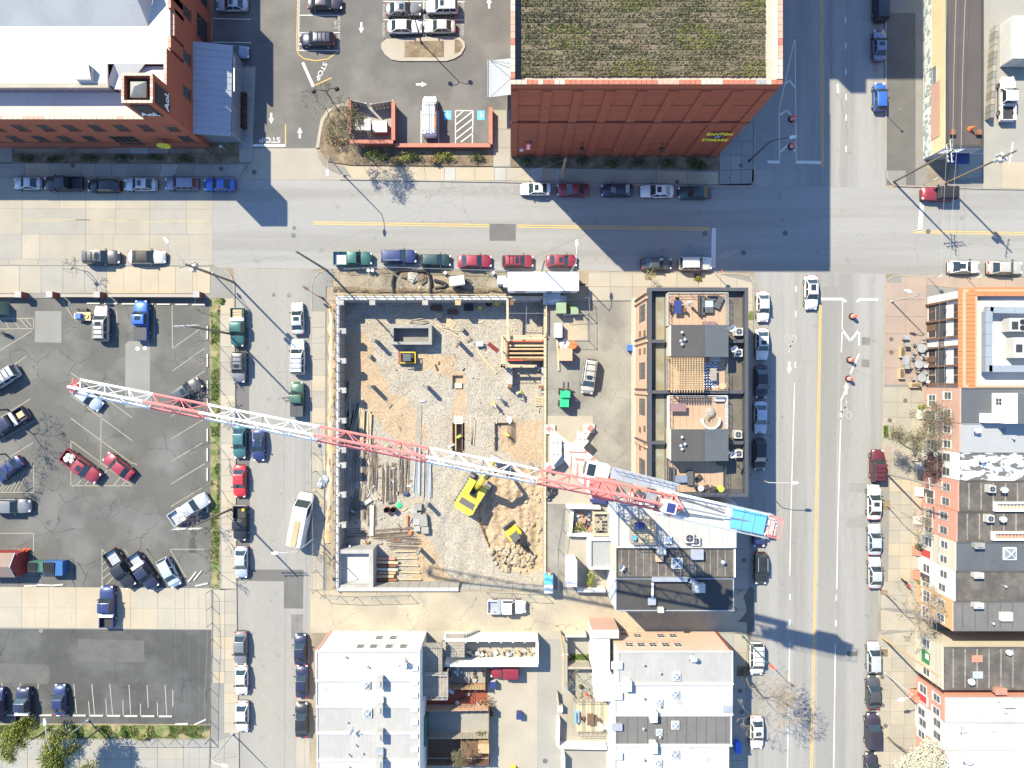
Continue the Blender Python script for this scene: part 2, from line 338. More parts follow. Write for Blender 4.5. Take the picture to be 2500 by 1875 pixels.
# ================================================================ GROUND
mat('road_worn', (.20,.196,.186), var=.12, scale=.15, fine=14, fvar=.12, stretch=(1,.15,1)); mat('paint_hatch', (.265,.255,.215), var=.2, fine=10, fvar=.25)
def slabs(name, parent, q, nu, nv, mats, z0, z1, gap=.025, seed=1, inset=0):
    """split the pixel quad q (TL,TR,BR,BL) into separate paving pieces"""
    rng = random.Random(seed)
    us = nu if isinstance(nu, list) else [i/nu for i in range(nu+1)]
    vs = nv if isinstance(nv, list) else [i/nv for i in range(nv+1)]
    TL,TR,BR,BL = [P(*c, z1) for c in q]
    def pt(a, b): return (TL*(1-a)+TR*a)*(1-b)+(BL*(1-a)+BR*a)*b
    k = 0
    for j in range(len(vs)-1):
        for i in range(len(us)-1):
            c = [pt(us[i],vs[j]), pt(us[i+1],vs[j]), pt(us[i+1],vs[j+1]), pt(us[i],vs[j+1])]
            m = sum(c, Vector((0,0,0)))/4
            c = [p+(m-p).normalized()*gap*1.2 for p in c]
            mm = mats[k] if (len(mats) > 12 and k < len(mats)) else rng.choice(mats); k += 1
            MB().prism([p[:2] for p in c], z0, z1+rng.uniform(-.004,.004), bottom=False).build(name, mm, parent)
def struct(name, polys, z, m, thick=None, parent=None):
    mb = MB()
    for p in polys:
        if thick: mb.prism(px(p), z-thick, z)
        else: mb.sheet(px(p), z)
    return mb.build(name, m, parent, kind=None if parent else 'structure')
PIT = (826, 733, 1334, 1440)
gb = MB(); BIG = 260
hx0,hy1,_ = G(PIT[0],PIT[1]); hx1,hy0,_ = G(PIT[2],PIT[3])
for a in ((-BIG,BIG,hy1,BIG),(-BIG,BIG,-BIG,hy0),(-BIG,hx0,hy0,hy1),(hx1,BIG,hy0,hy1)):
    gb.sheet([(a[0],a[2]),(a[1],a[2]),(a[1],a[3]),(a[0],a[3])], 0)
gb.build('ground', 'dirt_ground', kind='structure')
# roads
struct('road', [[(519,437),(1843,455),(2162,459),(3300,480),(3300,684),(2162,669),(1841,664),(519,654)]], .004, 'road_asphalt')
struct('road', [[(1841,-400),(2161,-400),(2162,459),(1843,455)]], .004, 'road_avenue')
struct('road', [[(1841,664),(2162,669),(2152,1075),(2145,1440),(2132,2300),(1812,2300),(1826,1400)]], .004, 'road_avenue')
struct('road', [[(571,655),(760,658),(757,1440),(755,2300),(586,2300),(575,1440)]], .004, 'road_side')
wr = struct('concrete_road', [[(-900,430),(519,436),(519,654),(-900,640)]], .004, 'concrete_dull')
slabs('concrete_slab', wr, [(-120,435),(519,437),(519,511),(-120,509)], [0,.272,.415,.515,.63,.76,.9,1], 1, ['concrete_beige','concrete_grey','concrete_cream'], .002,.02, seed=3)
slabs('concrete_slab', wr, [(-120,509),(519,511),(519,573),(-120,571)], [0,.272,.515,.63,.76,.9,1], 1, ['concrete_beige','concrete_grey','concrete_grey'], .002,.02, seed=4)
slabs('concrete_slab', wr, [(-120,571),(519,573),(519,634),(-120,632)], [0,.272,.34,.515,.62,.76,.83,.91,1], 1, ['concrete_cream','concrete_beige','concrete_grey','concrete_beige'], .002,.02, seed=5)
slabs('gutter_slab', wr, [(-120,632),(519,634),(519,646),(-120,644)], 9, 1, ['concrete_beige','concrete_grey'], .002,.022, seed=6)
# parking lane and patches on the side street, patches on the other roads
rp = [o for o in COL.objects if o.name.startswith('road')]
struct('parking_lane', [[(571,800),(607,800),(611,1392),(575,1392)]], .008, 'asphalt_patch', parent=rp[3])
struct('parking_lane', [[(722,1560),(756,1560),(755,1875),(722,1875)]], .008, 'concrete_beige', parent=rp[3])
struct('repair_patch', [[(575,1390),(741,1391),(740,1486),(693,1485),(693,1419),(576,1418)]], .009, 'asphalt_patch', parent=rp[3])
struct('repair_patch', [[(710,1500),(740,1500),(738,1560),(712,1560)]], .009, 'asphalt_light', parent=rp[3])
struct('repair_patch', [[(1195,546),(1259,547),(1259,588),(1195,588)]], .008, 'asphalt_patch', parent=rp[0])
struct('repair_patch', [[(2104,823),(2125,824),(2124,843),(2104,842)]], .008, 'asphalt_light', parent=rp[2])
struct('repair_patch', [[(2103,877),(2123,878),(2122,897),(2103,896)]], .008, 'asphalt_light', parent=rp[2])
struct('repair_patch', [[(2073,1179),(2120,1180),(2120,1205),(2073,1200)]], .008, 'road_worn', parent=rp[2])
struct('repair_patch', [[(2067,1268),(2120,1250),(2120,1288),(2066,1288)]], .008, 'road_worn', parent=rp[2])
struct('repair_patch', [[(2068,1590),(2093,1590),(2093,1602),(2068,1602)]], .008, 'asphalt_dark', parent=rp[2])
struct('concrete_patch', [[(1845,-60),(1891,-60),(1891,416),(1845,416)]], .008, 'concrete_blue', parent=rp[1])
struct('worn_track', [[(2009,700),(2048,700),(2031,1875),(1992,1875)]], .008, 'road_worn', parent=rp[2])
struct('wet_patch', [[(1832,1430),(1842,1440),(1838,1500),(1842,1512),(1833,1560),(1826,1570),(1822,1520),(1800,1517),(1812,1508),(1824,1490),(1815,1455)]], .010, 'asphalt_dark', parent=rp[2])
# manhole covers
for i,(u,v,rr) in enumerate(((716,575,.42),(668,720,.33),(1721,570,.45),(1917,569,.45),(1815,617,.45),(718,556,.35),(2266,565,.42),(1331,1858,.45),(767,179,.55),(100,1540,.4),(705,721,.4))):
    m = MB().cyl((0,0,0),.5,.012,16).cyl((0,0,.012),.40,.006,16)
    o = m.build('manhole_cover','asphalt_light' if i in (0,1,5,9,10) else 'asphalt_dark', cat='manhole'); o.location = P(u,v,.012); o.scale = (rr*1.6,rr*1.6,1)
    o['label'] = ['dark round manhole cover in the junction of the west side street','round manhole cover on the west side street by the lamp shadow','round manhole cover beside the long stop bar','round manhole cover in the shaded crossing, farthest right of three','round manhole cover in the shade below the stop bar','small round cover on the main road above the leaning pole top','manhole cover sitting on the double yellow line of the right road','round manhole cover at the foot of the narrow back lane','round manhole cover beside the slanted STOP marking','small round cover on the lower left lot near the concrete strip','round cover near the corner kerb of the building site'][i]
# ------------------------------------------------ lots
struct('parking_lot', [[(519,-400),(1247,-400),(1247,268),(1203,268),(1203,356),(800,356),(772,362),(616,362),(622,163),(568,160),(519,104)]], .004, 'lot_asphalt_north')
wl_ = struct('parking_lot', [[(-700,728),(512,728),(516,1150),(520,1436),(-700,1428)]], .004, 'lot_asphalt')
cs = struct('concrete_strip', [[(-700,1428),(520,1436),(518,1538),(-700,1531)]], .004, 'concrete_dull')
slabs('concrete_slab', cs, [(-80,1432),(518,1436),(518,1486),(-80,1483)], 9, 1, ['concrete_tan','concrete_cream','concrete_tan'], .002,.02, seed=8)
slabs('concrete_slab', cs, [(-80,1483),(518,1486),(518,1537),(-80,1531)], 9, 1, ['concrete_tan','concrete_cream','concrete_tan'], .002,.02, seed=9)
sl = struct('parking_lot', [[(-700,1531),(516,1538),(516,1768),(-700,1762)]], .004, 'lot_asphalt_south')
struct('repair_patch', [[(191,1560),(351,1564),(354,1617),(191,1614)]], .009, 'asphalt_mid', parent=sl)
struct('repair_patch', [[(-60,1618),(112,1622),(120,1628),(122,1660),(116,1670),(-60,1664)]], .009, 'asphalt_mid', parent=sl)
struct('concrete_patch', [[(86,759),(150,760),(150,837),(85,835)]], .009, 'concrete_dull', parent=wl_)
struct('concrete_patch', [[(314,833),(362,833),(366,838),(366,995),(306,995),(306,840)]], .009, 'concrete_dull', parent=wl_)
ag = MB()
for i,(u,v) in enumerate(((336,851),(354,850))): ag.cyl(P(u,v,.009),.28,.02,10)
ag.build('filler_cap','white',wl_)
# driveway apron
struct('driveway', [[(612,362),(772,362),(778,385),(790,405),(820,420),(900,440),(519,436),(560,430),(590,415),(608,395)]], .006, 'concrete_beige')
# east side lots
struct('paved_yard', [[(2162,-400),(2257,-400),(2262,400),(2262,452),(2162,452)]], .02, 'concrete_dull')
struct('paved_yard', [[(2165,32),(2235,32),(2235,452),(2165,452)]], .026, 'asphalt_dark')
struct('paved_yard', [[(2340,-400),(3300,-400),(3300,476),(2340,464)]], .02, 'concrete_grey')
# site yard, alley, back lane
struct('yard', [[(1334,735),(1546,735),(1546,1440),(1334,1440)]], .006, 'concrete_yard')
struct('alley', [[(757,1440),(1832,1440),(1828,1545),(757,1545)]], .006, 'alley')
struct('back_lane', [[(1025,1540),(1500,1540),(1500,2300),(1025,2300)]], .008, 'concrete_cream')
struct('back_lane', [[(1311,1560),(1372,1560),(1362,2300),(1311,2300)]], .012, 'concrete_grey')
struct('yard', [[(1380,1200),(1560,1200),(1560,1446),(1380,1446)]], .010, 'concrete_beige')
# ------------------------------------------------ pavements (raised, with kerb and separate slabs)
KZ = .13
def pavement(poly, parts, kerb=None):
    o = struct('pavement', [poly], .09, 'concrete_dull', thick=.09)
    if kerb:
        mb = MB()
        for a,b in zip(kerb, kerb[1:]):
            p = P(*a,.12); q = P(*b,.12); d = (q-p).normalized(); n = Vector((-d.y,d.x,0))*.09
            mb.prism([(p-n-d*.02)[:2],(q-n+d*.02)[:2],(q+n+d*.02)[:2],(p+n-d*.02)[:2]], 0, .136)
        mb.build('kerb','kerb',o)
    for i,a in enumerate(parts): slabs('paving_slab', o, a[0], a[1], a[2], a[3], .085, KZ, seed=20+i+int(abs(poly[0][0]))%50)
    return o
T,B_,Gy,Wh,Cr,Pk,Bl = 'concrete_tan','concrete_beige','concrete_grey','concrete_white','concrete_cream','concrete_pink','concrete_blue'
# north-west, shaded
pavement([(-700,394),(560,399),(612,399),(604,415),(588,428),(566,434),(-700,430)],
  [([(-60,399),(60,399),(60,430),(-60,430)],2,1,[Gy]),([(60,399),(232,400),(232,431),(60,430)],[0,.35,.53,.8,1],1,[T,B_]),([(232,400),(600,402),(585,430),(232,431)],9,1,[Gy,Wh,Gy])],
  [(-300,431),(566,435),(588,429),(604,416),(613,397)])
pavement([(-700,352),(32,359),(32,399),(-700,394)], [([(-60,360),(30,360),(30,397),(-60,397)],2,1,[Gy])])
pavement([(266,359),(413,359),(413,376),(266,376)], [([(267,360),(412,360),(412,375),(267,375)],3,1,[Wh,Gy])])
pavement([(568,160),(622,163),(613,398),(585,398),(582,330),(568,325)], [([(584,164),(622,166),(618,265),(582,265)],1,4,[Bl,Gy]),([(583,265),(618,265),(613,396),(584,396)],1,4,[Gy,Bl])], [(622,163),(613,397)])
# north, in front of the storage building
pavement([(795,408),(1841,414),(1841,440),(1836,452),(1826,457),(1200,443),(900,440),(830,425),(800,412)],
  [([(840,405),(1085,409),(1085,440),(860,436)],5,1,[T]),([(1085,409),(1112,409),(1112,440),(1085,440)],1,1,[Wh]),([(1112,409),(1207,409),(1207,441),(1112,440)],2,1,[T]),([(1207,409),(1235,409),(1235,441),(1207,441)],1,1,[Wh]),
   ([(1235,409),(1294,410),(1294,442),(1235,441)],1,1,[Cr]),([(1294,410),(1326,410),(1326,443),(1294,442)],1,1,[Wh]),([(1326,410),(1354,411),(1354,443),(1326,443)],1,1,[T]),([(1354,411),(1378,411),(1378,444),(1354,443)],1,1,[Wh]),([(1378,411),(1753,420),(1753,450),(1378,444)],5,1,[T,B_])],
  [(830,437),(1200,443),(1826,457),(1836,452),(1842,440),(1842,-100)])
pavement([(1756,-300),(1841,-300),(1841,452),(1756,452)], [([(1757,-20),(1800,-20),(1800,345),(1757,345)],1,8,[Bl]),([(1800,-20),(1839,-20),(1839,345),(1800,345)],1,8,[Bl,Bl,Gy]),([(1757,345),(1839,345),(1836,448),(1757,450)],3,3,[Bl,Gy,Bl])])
pavement([(1203,268),(1247,268),(1247,408),(1203,408)], [([(1204,269),(1246,269),(1246,407),(1204,407)],1,3,[Gy,B_])])
# right, upper
pavement([(2160,417),(2210,417),(2212,455),(2185,455),(2166,440)], [], [(2162,-100),(2163,415),(2168,437),(2184,453),(2400,460),(2620,464)])
pavement([(2262,452),(2400,432),(3000,440),(3000,468),(2400,460),(2262,458)], [([(2400,394),(2446,394),(2446,459),(2400,459)],1,1,[B_]),([(2446,394),(2520,396),(2520,461),(2446,459)],1,1,[T])])
# west, below the concrete road
pavement([(-700,642),(519,647),(545,655),(562,670),(571,690),(571,728),(-700,728)],
  [([(-60,648),(47,649),(47,716),(-60,716)],2,1,[Cr,T]),([(47,649),(260,650),(260,716),(47,716)],4,1,[B_,Gy,B_]),([(260,650),(513,652),(513,716),(260,716)],6,1,[T,Cr,T])],
  [(-300,645),(519,647),(545,655),(562,670),(571,692),(576,1440),(582,1875)])
pavement([(537,728),(571,728),(577,1440),(537,1440)], [([(538,728),(570,728),(576,1437),(541,1437)],1,18,[T,T,T,B_,Cr])])
pavement([(520,1436),(577,1440),(582,1875),(588,2300),(505,2300),(516,1760)], [([(521,1440),(576,1440),(578,1668),(520,1668)],2,8,[T,Cr,B_]),([(547,1668),(578,1668),(580,1790),(547,1790)],1,5,[T,Cr]),([(516,1815),(580,1792),(581,1900),(512,1900)],2,2,[Gy])])
pavement([(-700,1803),(516,1803),(512,2300),(-700,2300)], [([(-60,1806),(512,1806),(510,1900),(-60,1900)],9,2,[Gy,B_,Gy])])
# building-site edge
pavement([(762,665),(812,656),(812,700),(796,700),(796,1440),(757,1440),(760,700)], [([(761,760),(795,760),(795,1150),(761,1150)],1,10,[B_,T,B_]),([(761,1150),(793,1150),(789,1440),(759,1440)],1,7,[B_,T])], [(757,1440),(760,700),(766,678),(780,664),(800,659)])
# in front of the townhouses
pavement([(1435,664),(1800,667),(1830,672),(1842,690),(1838,760),(1828,1400),(1826,1440),(1760,1440),(1760,735),(1435,735)],
  [([(1436,666),(1760,669),(1760,733),(1436,733)],6,2,[Cr,B_,Cr]),([(1760,670),(1838,690),(1836,790),(1760,790)],2,2,[Cr]),([(1762,790),(1836,790),(1829,1340),(1757,1340)],2,12,[Gy,B_]),([(1757,1340),(1828,1340),(1826,1438),(1757,1438)],2,2,[Gy])],
  [(1435,666),(1800,668),(1830,673),(1842,692),(1838,760),(1826,1420),(1818,1442),(1800,1450)])
pavement([(1760,1545),(1818,1545),(1826,1560),(1820,1875),(1812,2300),(1755,2300)], [([(1757,1546),(1824,1548),(1822,1640),(1757,1640)],2,2,[B_,Gy]),([(1757,1640),(1822,1640),(1818,1900),(1755,1900)],2,6,[Gy,B_])], [(1790,1540),(1818,1546),(1827,1562),(1819,1900)])
# east pavement
pavement([(2182,673),(2200,671),(3300,688),(3300,735),(2270,735),(2262,945),(2154,942),(2160,700),(2166,684)], [([(2161,690),(2262,690),(2262,815),(2159,815)],2,3,[Pk]),([(2159,815),(2262,815),(2262,940),(2156,940)],2,3,[Pk]),([(2200,674),(2520,680),(2520,722),(2200,690)],5,1,[Pk])], [(2600,683),(2200,672),(2180,675),(2166,685),(2161,700),(2154,1075),(2145,1420),(2148,1480),(2160,1489)])
pavement([(2154,942),(2262,945),(2252,1500),(2175,1492),(2160,1488),(2147,1475),(2146,1400)],
  [([(2157,945),(2260,946),(2258,1020),(2156,1018)],3,2,[B_,Gy,B_]),([(2156,1018),(2258,1020),(2253,1170),(2153,1170)],3,3,[B_,Cr]),([(2172,1170),(2253,1170),(2249,1420),(2168,1420)],3,8,[B_,Cr,T]),([(2150,1420),(2249,1420),(2246,1490),(2150,1484)],3,2,[Cr,B_])])
pavement([(2160,1539),(2250,1539),(2245,2300),(2132,2300),(2142,1570),(2148,1548)], [([(2145,1550),(2246,1541),(2244,1640),(2142,1640)],3,3,[Cr,B_]),([(2142,1640),(2244,1640),(2238,1900),(2137,1900)],3,8,[B_,Cr])], [(2170,1538),(2150,1545),(2143,1566),(2135,1900)])
struct('apron', [[(2150,1489),(2262,1494),(2262,1540),(2150,1538)]], .05, 'concrete_cream')
# ------------------------------------------------ soft ground
def soft(name, poly, m, z=.03): return struct(name, [poly], z, m, thick=.03)
soft('planting_bed', [(32,376),(540,378),(540,400),(30,399)], 'mulch', .15)
soft('planting_bed', [(500,325),(582,330),(584,398),(500,398)], 'mulch', .12)
soft('planting_bed', [(785,290),(800,268),(830,255),(858,254),(858,352),(1203,372),(1203,406),(860,404),(800,395),(782,370),(777,330)], 'mulch', .16)
soft('planting_bed', [(1247,372),(1756,380),(1756,416),(1247,408)], 'mulch', .15)
soft('verge', [(512,728),(537,728),(541,1436),(516,1436)], 'grass', .06)
soft('verge', [(-700,1768),(516,1770),(516,1803),(-700,1802)], 'grass', .06)
soft('verge', [(514,1668),(547,1668),(547,1818),(512,1818)], 'dirt_ground', .05)
soft('dirt_strip', [(800,660),(1435,664),(1435,735),(800,733)], 'dirt_ground', .05)
soft('dirt_strip', [(796,735),(826,735),(826,1440),(790,1440)], 'dirt_ground', .05)
soft('tree_pit', [(2156,1038),(2168,1038),(2168,1068),(2156,1071)], 'grass', .14)
soft('tree_pit', [(2154,1222),(2172,1222),(2172,1244),(2154,1244)], 'mulch', .14)
soft('tree_pit', [(2160,1086),(2176,1090),(2174,1158),(2160,1158)], 'concrete_pink', .135)
soft('tree_pit', [(2149,1440),(2165,1440),(2165,1452),(2149,1452)], 'mulch', .14)
soft('tree_pit', [(2146,1584),(2166,1584),(2166,1602),(2146,1602)], 'mulch', .14)
soft('tree_pit', [(1798,1625),(1826,1626),(1826,1650),(1798,1650)], 'mulch', .14)
soft('tree_pit', [(1574,669),(1592,669),(1592,684),(1574,684)], 'mulch', .14)
soft('tree_pit', [(1693,667),(1712,667),(1712,686),(1693,686)], 'mulch', .14)
soft('tree_pit', [(1827,760),(1840,760),(1839,782),(1826,782)], 'grass', .14)
# ------------------------------------------------ painted markings
def marking(name, m, lines=(), polys=(), z=.013, parent=None, w=.12):
    mb = MB()
    for l in lines: line_px(mb, l[0],l[1],l[2],l[3], l[4] if len(l) > 4 else w, z)
    for p in polys: mb.sheet(px(p, z), z)
    return mb.build(name, m, parent, kind=None if parent else 'structure')
Wp,Yp = 'paint_white','paint_yellow'
marking('centre_line', Yp, [(765,541.5,1195,548.5),(765,546.5,1195,553.5),(1264,549.5,1733,556.5),(1264,554.5,1733,561.5)])
marking('centre_line', Yp, [(2229,563,2560,569),(2229,568,2560,574)])
marking('centre_line', 'paint_yellow_worn', [(54,536,220,536.5),(54,540.5,160,541),(185,537,330,537.5),(280,541.5,505,542),(400,538,500,538.5)], z=.03)
marking('centre_line', Yp, [(2003,-60,2006,408),(2007.5,-60,2010,408),(2001,745,1978.5,1900),(2005,745,1983,1900)])
marking('stop_bar', Wp, polys=[[(1738,557),(1748,557),(1747,654),(1736,654)]])
marking('stop_bar', Wp, polys=[[(2246,494),(2256,494),(2251,568),(2240,568)]])
marking('stop_bar', Wp, polys=[[(1872,392),(1903,392),(1903,400),(1876,398)]])
marking('stop_bar', Wp, polys=[[(1942,392),(2004,393),(2004,401),(1942,399)]])
marking('stop_bar', Wp, polys=[[(2004,727),(2057,727),(2067,735),(2065,739),(2056,733),(2004,733)],[(2089,736),(2098,728),(2144,728),(2144,734),(2099,734),(2093,738)]])
marking('lane_hatching', Wp, [(1941,91,1902,268),(1902,268,1903,394),(1941,91,1944,394),(1917,206,1926,195,.25),(1926,195,1941,213,.25),(1904,281,1921,269,.25),(1921,269,1944,297,.25),(1904,372,1926,352,.25),(1926,352,1944,372,.25)])
marking('lane_hatching', Wp, [(2057,735,2056,808,.14),(2056,808,2054,860,.14),(2056,805,2076,832,.3),(2076,832,2098,805,.3),(2098,804,2097,843,.22),(2097,864,2076,912,.22),(2070,940,2053,978,.22)])
marking('lane_line', Wp, [(1940,936,1931,1250,.13),(1931,1250,1928,1405,.13),(1928,1569,1922,1900,.13)])
marking('lane_line', Wp, [(2054,978,2045,1300,.14),(2045,1300,2043,1438,.14),(2039.5,1573,2035,1900,.14)])
marking('lane_dash', Wp, [(u,v,u-.2,v+15,.16) for u,v in ((1944,698),(1943,759),(1942,883),(2065,42),(2065,104),(2065,168),(2066,229),(2066,280),(2066,356),(1929,1450),(1928,1512),(2042,1452),(2041,1514))]+[(2045,205,2046,227,.3)])
marking('hatching', 'paint_hatch', [(u,444,u+18,484,.08) for u in range(900,1250,26)]+[(1251,446,1251,486,.08)])
marking('crossing_marks', 'paint_white_worn', [(1755,630,1778,614,.12),(1768,628,1800,613,.12),(1838,632,1862,618,.1)])
def arrow(mb, u, v, ang, z, L=2.1, W=.75, sh=.3):
    c = P(u,v,z); d = Vector((math.cos(R(ang)), math.sin(R(ang)), 0)); n = Vector((-d.y,d.x,0))
    mb.add([c-d*L/2-n*sh/2,c+n*0-n*sh/2,c+n*sh/2,c-d*L/2+n*sh/2], [(0,1,2,3)])
    mb.add([c-n*W/2,c+d*L/2,c+n*W/2], [(0,1,2)])
for (u,v,a,z) in ((882,68,270,.012),(662,289,270,.012),(732,324,90,.012),(1194,7,90,.012),(1029,206,0,.012),(1927,898,270,.012),(2066,948,90,.012)):
    mb = MB(); arrow(mb,u,v,a,z, L=1.55 if v < 400 else 1.7); mb.build('painted_arrow', Wp, kind='structure')
def bike(u, v, rz):
    mb = MB(); c = P(u,v,.013)
    ca,sa = math.cos(rz),math.sin(rz)
    T2 = lambda x,y: Vector((c.x+x*ca-y*sa, c.y+x*sa+y*ca, .013))
    for cx in (-.5,.5):
        for i in range(10):
            a0,a1 = 2*math.pi*i/10, 2*math.pi*(i+1)/10
            mb.add([T2(cx+.24*math.cos(a0),-.3+.42*math.sin(a0)),T2(cx+.4*math.cos(a0),-.3+.62*math.sin(a0)),T2(cx+.4*math.cos(a1),-.3+.62*math.sin(a1)),T2(cx+.24*math.cos(a1),-.3+.42*math.sin(a1))],[(0,1,2,3)])
    for a,b in (((-.4,0),(.1,.9)),((.1,.9),(.4,.2)),((-.1,.6),(.2,1.2))):
        p = T2(*a); q = T2(*b); d = (q-p).normalized(); n = Vector((-d.y,d.x,0))*.09
        mb.add([p-n,q-n,q+n,p+n],[(0,1,2,3)])
    e = [T2(.2+.16*math.cos(i*.785),1.5+.22*math.sin(i*.785)) for i in range(8)]; mb.add(e,[tuple(range(8))])
    mb.build('painted_bicycle','paint_white_worn',kind='structure')
bike(1930,832,math.pi); bike(2063,1008,0)
TXT = {}
def text_mesh(name, body, size, m, depth=0.0, bold=.0, xs=1.0):
    c = bpy.data.curves.new(name,'FONT'); c.body = body; c.size = size; c.align_x = 'CENTER'; c.align_y = 'CENTER'; c.extrude = depth; c.offset = bold
    o = bpy.data.objects.new(name,c); COL.objects.link(o); bpy.context.view_layer.update()
    me = bpy.data.meshes.new_from_object(o.evaluated_get(bpy.context.evaluated_depsgraph_get())); me.name = name
    bpy.data.objects.remove(o); bpy.data.curves.remove(c); me.materials.clear(); me.materials.append(MT(m)); return me
def ground_text(body, u, v, size, ang, m='paint_white', z=.013, sx=1.0, sy=1.0):
    me = text_mesh('painted_text', body, size, m, bold=.012*size)
    o = inst('painted_text', me, None, P(u,v,z), R(ang), scale=(sx,sy,1)); o['kind'] = 'structure'
ground_text('STOP', 659, 341, .95, 180, sx=1.3,sy=1.1); ground_text('STOP', 784, 174, .9, 243, 'paint_white', sx=1.25)
for (b,u,v,a) in (('2 HR',819,60,90),('VISITOR',828,58,90),('VISITOR',828,101,90),('2 HR',819,106,90),('VISITOR',938,27,90),('VISITOR',937,72,90),('2 HR',948,68,90),('VISITOR',1130,22,90),('2 HR',1121,26,90),('VISITOR',1130,70,90),('2 HR',1121,74,90)):
    ground_text(b,u,v,.42,a,'paint_white_worn',sx=1.35,sy=1.2)
# north lot lines
marking('bay_line', Wp, [(521,45,613,47,.12),(520,103,613,104,.12),(732,37,830,37.5,.12),(732,80,830,79.5,.12),(728,123,829,123.5,.14),(731,-20,728,123,.12),(936,3,1135,4,.12),(936,48,1133,48.5,.12),(1035,-10,1034,88,.14),(1028,270,1028,352,.12),(1071,270,1071,352,.12),(1112,270,1112,352,.14),(1155,270,1153,352,.14),(1112,270,1155,270,.14),
   (1112,288,1131,271,.16),(1113,304,1154,272,.16),(1113,322,1154,290,.16),(1113,340,1154,308,.16),(1125,347,1154,325,.16)])
marking('bay_line', 'paint_yellow', [(727,-20,724,120,.12),(724,120,729,133,.12),(729,133,742,143,.12),(742,143,770,148,.12),(770,148,800,144,.12),(800,144,828,124,.12),(767,209,809,190,.14),(697,304,697,354,.14)])
marking('stop_bar', Wp, polys=[[(617,352),(697,352),(697,358),(617,358)],[(736,154),(742,151),(768,209),(762,213)]])
marking('ladder_marks', Wp, [(727+.0,v,732,v-3,.12) for v in range(2,120,10)])
marking('accessible_bay', 'paint_blue', polys=[[(1165,270),(1183,270),(1183,293),(1165,293)]])
marking('accessible_bay', 'paint_blue', polys=[[(1084,270),(1102,270),(1102,292),(1084,292)]])
mb = MB()
for (u,v) in ((1174,281),(1093,281)):
    c = P(u,v,.017)
    for i in range(9):
        a0,a1 = -2.6+i*.42,-2.6+(i+1)*.42
        mb.add([c+Vector((.16*math.cos(a0),-.1+.16*math.sin(a0),0)),c+Vector((.25*math.cos(a0),-.1+.25*math.sin(a0),0)),c+Vector((.25*math.cos(a1),-.1+.25*math.sin(a1),0)),c+Vector((.16*math.cos(a1),-.1+.16*math.sin(a1),0))],[(0,1,2,3)])
    mb.box(c.x-.05,c.x+.04,c.y-.05,c.y+.35,.0165,.018); mb.add([c+Vector((.08*math.cos(i*.785),.45+.08*math.sin(i*.785),0)) for i in range(8)],[tuple(range(8))])
mb.build('painted_wheelchair','paint_white',kind='structure')
# west lot lines
pl = [(420,746,421,851),(421,851,488,803),(420,906,500,850),(420,960,500,905),(417,1017,500,962),(417,1072,500,1022),(417,1127,495,1081),(417,1182,500,1132),(417,1237,495,1190),(415,1341,498,1341),(415,1341,463,1425),
      (173,910,323,1020),(173,965,323,1076),(173,1021,320,1130),(247,965,246,1135),(173,1076,322,1185),(172,1186,322,1186),(173,1076,173,1186),(320,1130,335,1134),
      (186,1186,198,1172),(205,1186,240,1150),(225,1186,262,1148),(277,1184,300,1160),(295,1186,312,1172),
      (0,855,78,808),(0,915,63,870),(0,1020,75,973),(0,1075,85,1027),(0,1130,82,1080),(0,1202,82,1202),(82,1135,82,1202),(0,1302,82,1302),(82,1302,81,1400),
      (0,778,82,777),(82,777,82,802),(0,803,80,802),(10,778,22,803),(30,778,48,802),(48,778,70,802),(62,778,76,796),
      (249,1340,249,1440),(249,1340,258,1352),(304,1340,313,1355),(359,1340,380,1370),(359,1340,420,1430),(250,1362,256,1355),(249,1380,258,1370),(249,1398,268,1380),(249,1415,275,1393),(258,1428,282,1405),
      (285,757,286,825),(377,745,376,826),(152,735,178,775)]
for t in range(8): pl.append((0+t*10-8,1202,30+t*8,1165-t*4) if t < 6 else (60,1202,82,1190))
marking('bay_line', 'paint_pale', pl, w=.10)
marking('bay_line', 'paint_white_worn', [(348,1447,348,1523),(393,1441,393,1522),(440,1444,440,1523),(129,1438,129,1519),(85,1440,85,1519),(174,1452,174,1519),(41,1475,41,1519),(285,1440,285,1490)], z=.028, w=.1)
marking('bay_line', 'paint_white_worn', [(180,1670,187,1742),(224,1670,231,1745),(268,1670,275,1745),(315,1672,319,1744),(359,1672,362,1728),(403,1672,407,1745),(136,1670,137,1680),(49,1668,52,1690),(4,1667,10,1700),(93,1669,94,1682),(216,1712,219,1748),(258,1705,261,1748),(300,1710,301,1748),(343,1718,343,1748),(384,1715,385,1748),(422,1685,422,1725),], w=.1)
# ================================================================ BUILDINGS
plain('glass_mid', (.075,.085,.095), .1, spec=.5)
WINC = {}
NRM = {'S':0.0,'E':math.pi/2,'N':math.pi,'W':-math.pi/2}
def win_meshes(w, h, frame, glass, nx, nz, sill):
    k = (round(w,2),round(h,2),frame,glass,nx,nz,sill)
    if k not in WINC:
        f = MB(); t = .09
        f.box(-w/2-t,-w/2,-.05,.02,-h/2-t,h/2+t).box(w/2,w/2+t,-.05,.02,-h/2-t,h/2+t).box(-w/2,w/2,-.05,.02,h/2,h/2+t).box(-w/2,w/2,-.05,.02,-h/2-t,-h/2)
        for i in range(1,nx): f.box(-w/2+w*i/nx-.025,-w/2+w*i/nx+.025,-.035,.0,-h/2,h/2)
        for i in range(1,nz): f.box(-w/2,w/2,-.037,.0,-h/2+h*i/nz-.025,-h/2+h*i/nz+.025)
        p = MB().box(-w/2,w/2,-.012,-.006,-h/2,h/2)
        s = MB().box(-w/2-.15,w/2+.15,-.17,.0,-h/2-.2,-h/2-.095)
        WINC[k] = (f.mesh('window',frame), p.mesh('pane',glass), s.mesh('sill',sill) if sill else None)
    return WINC[k]
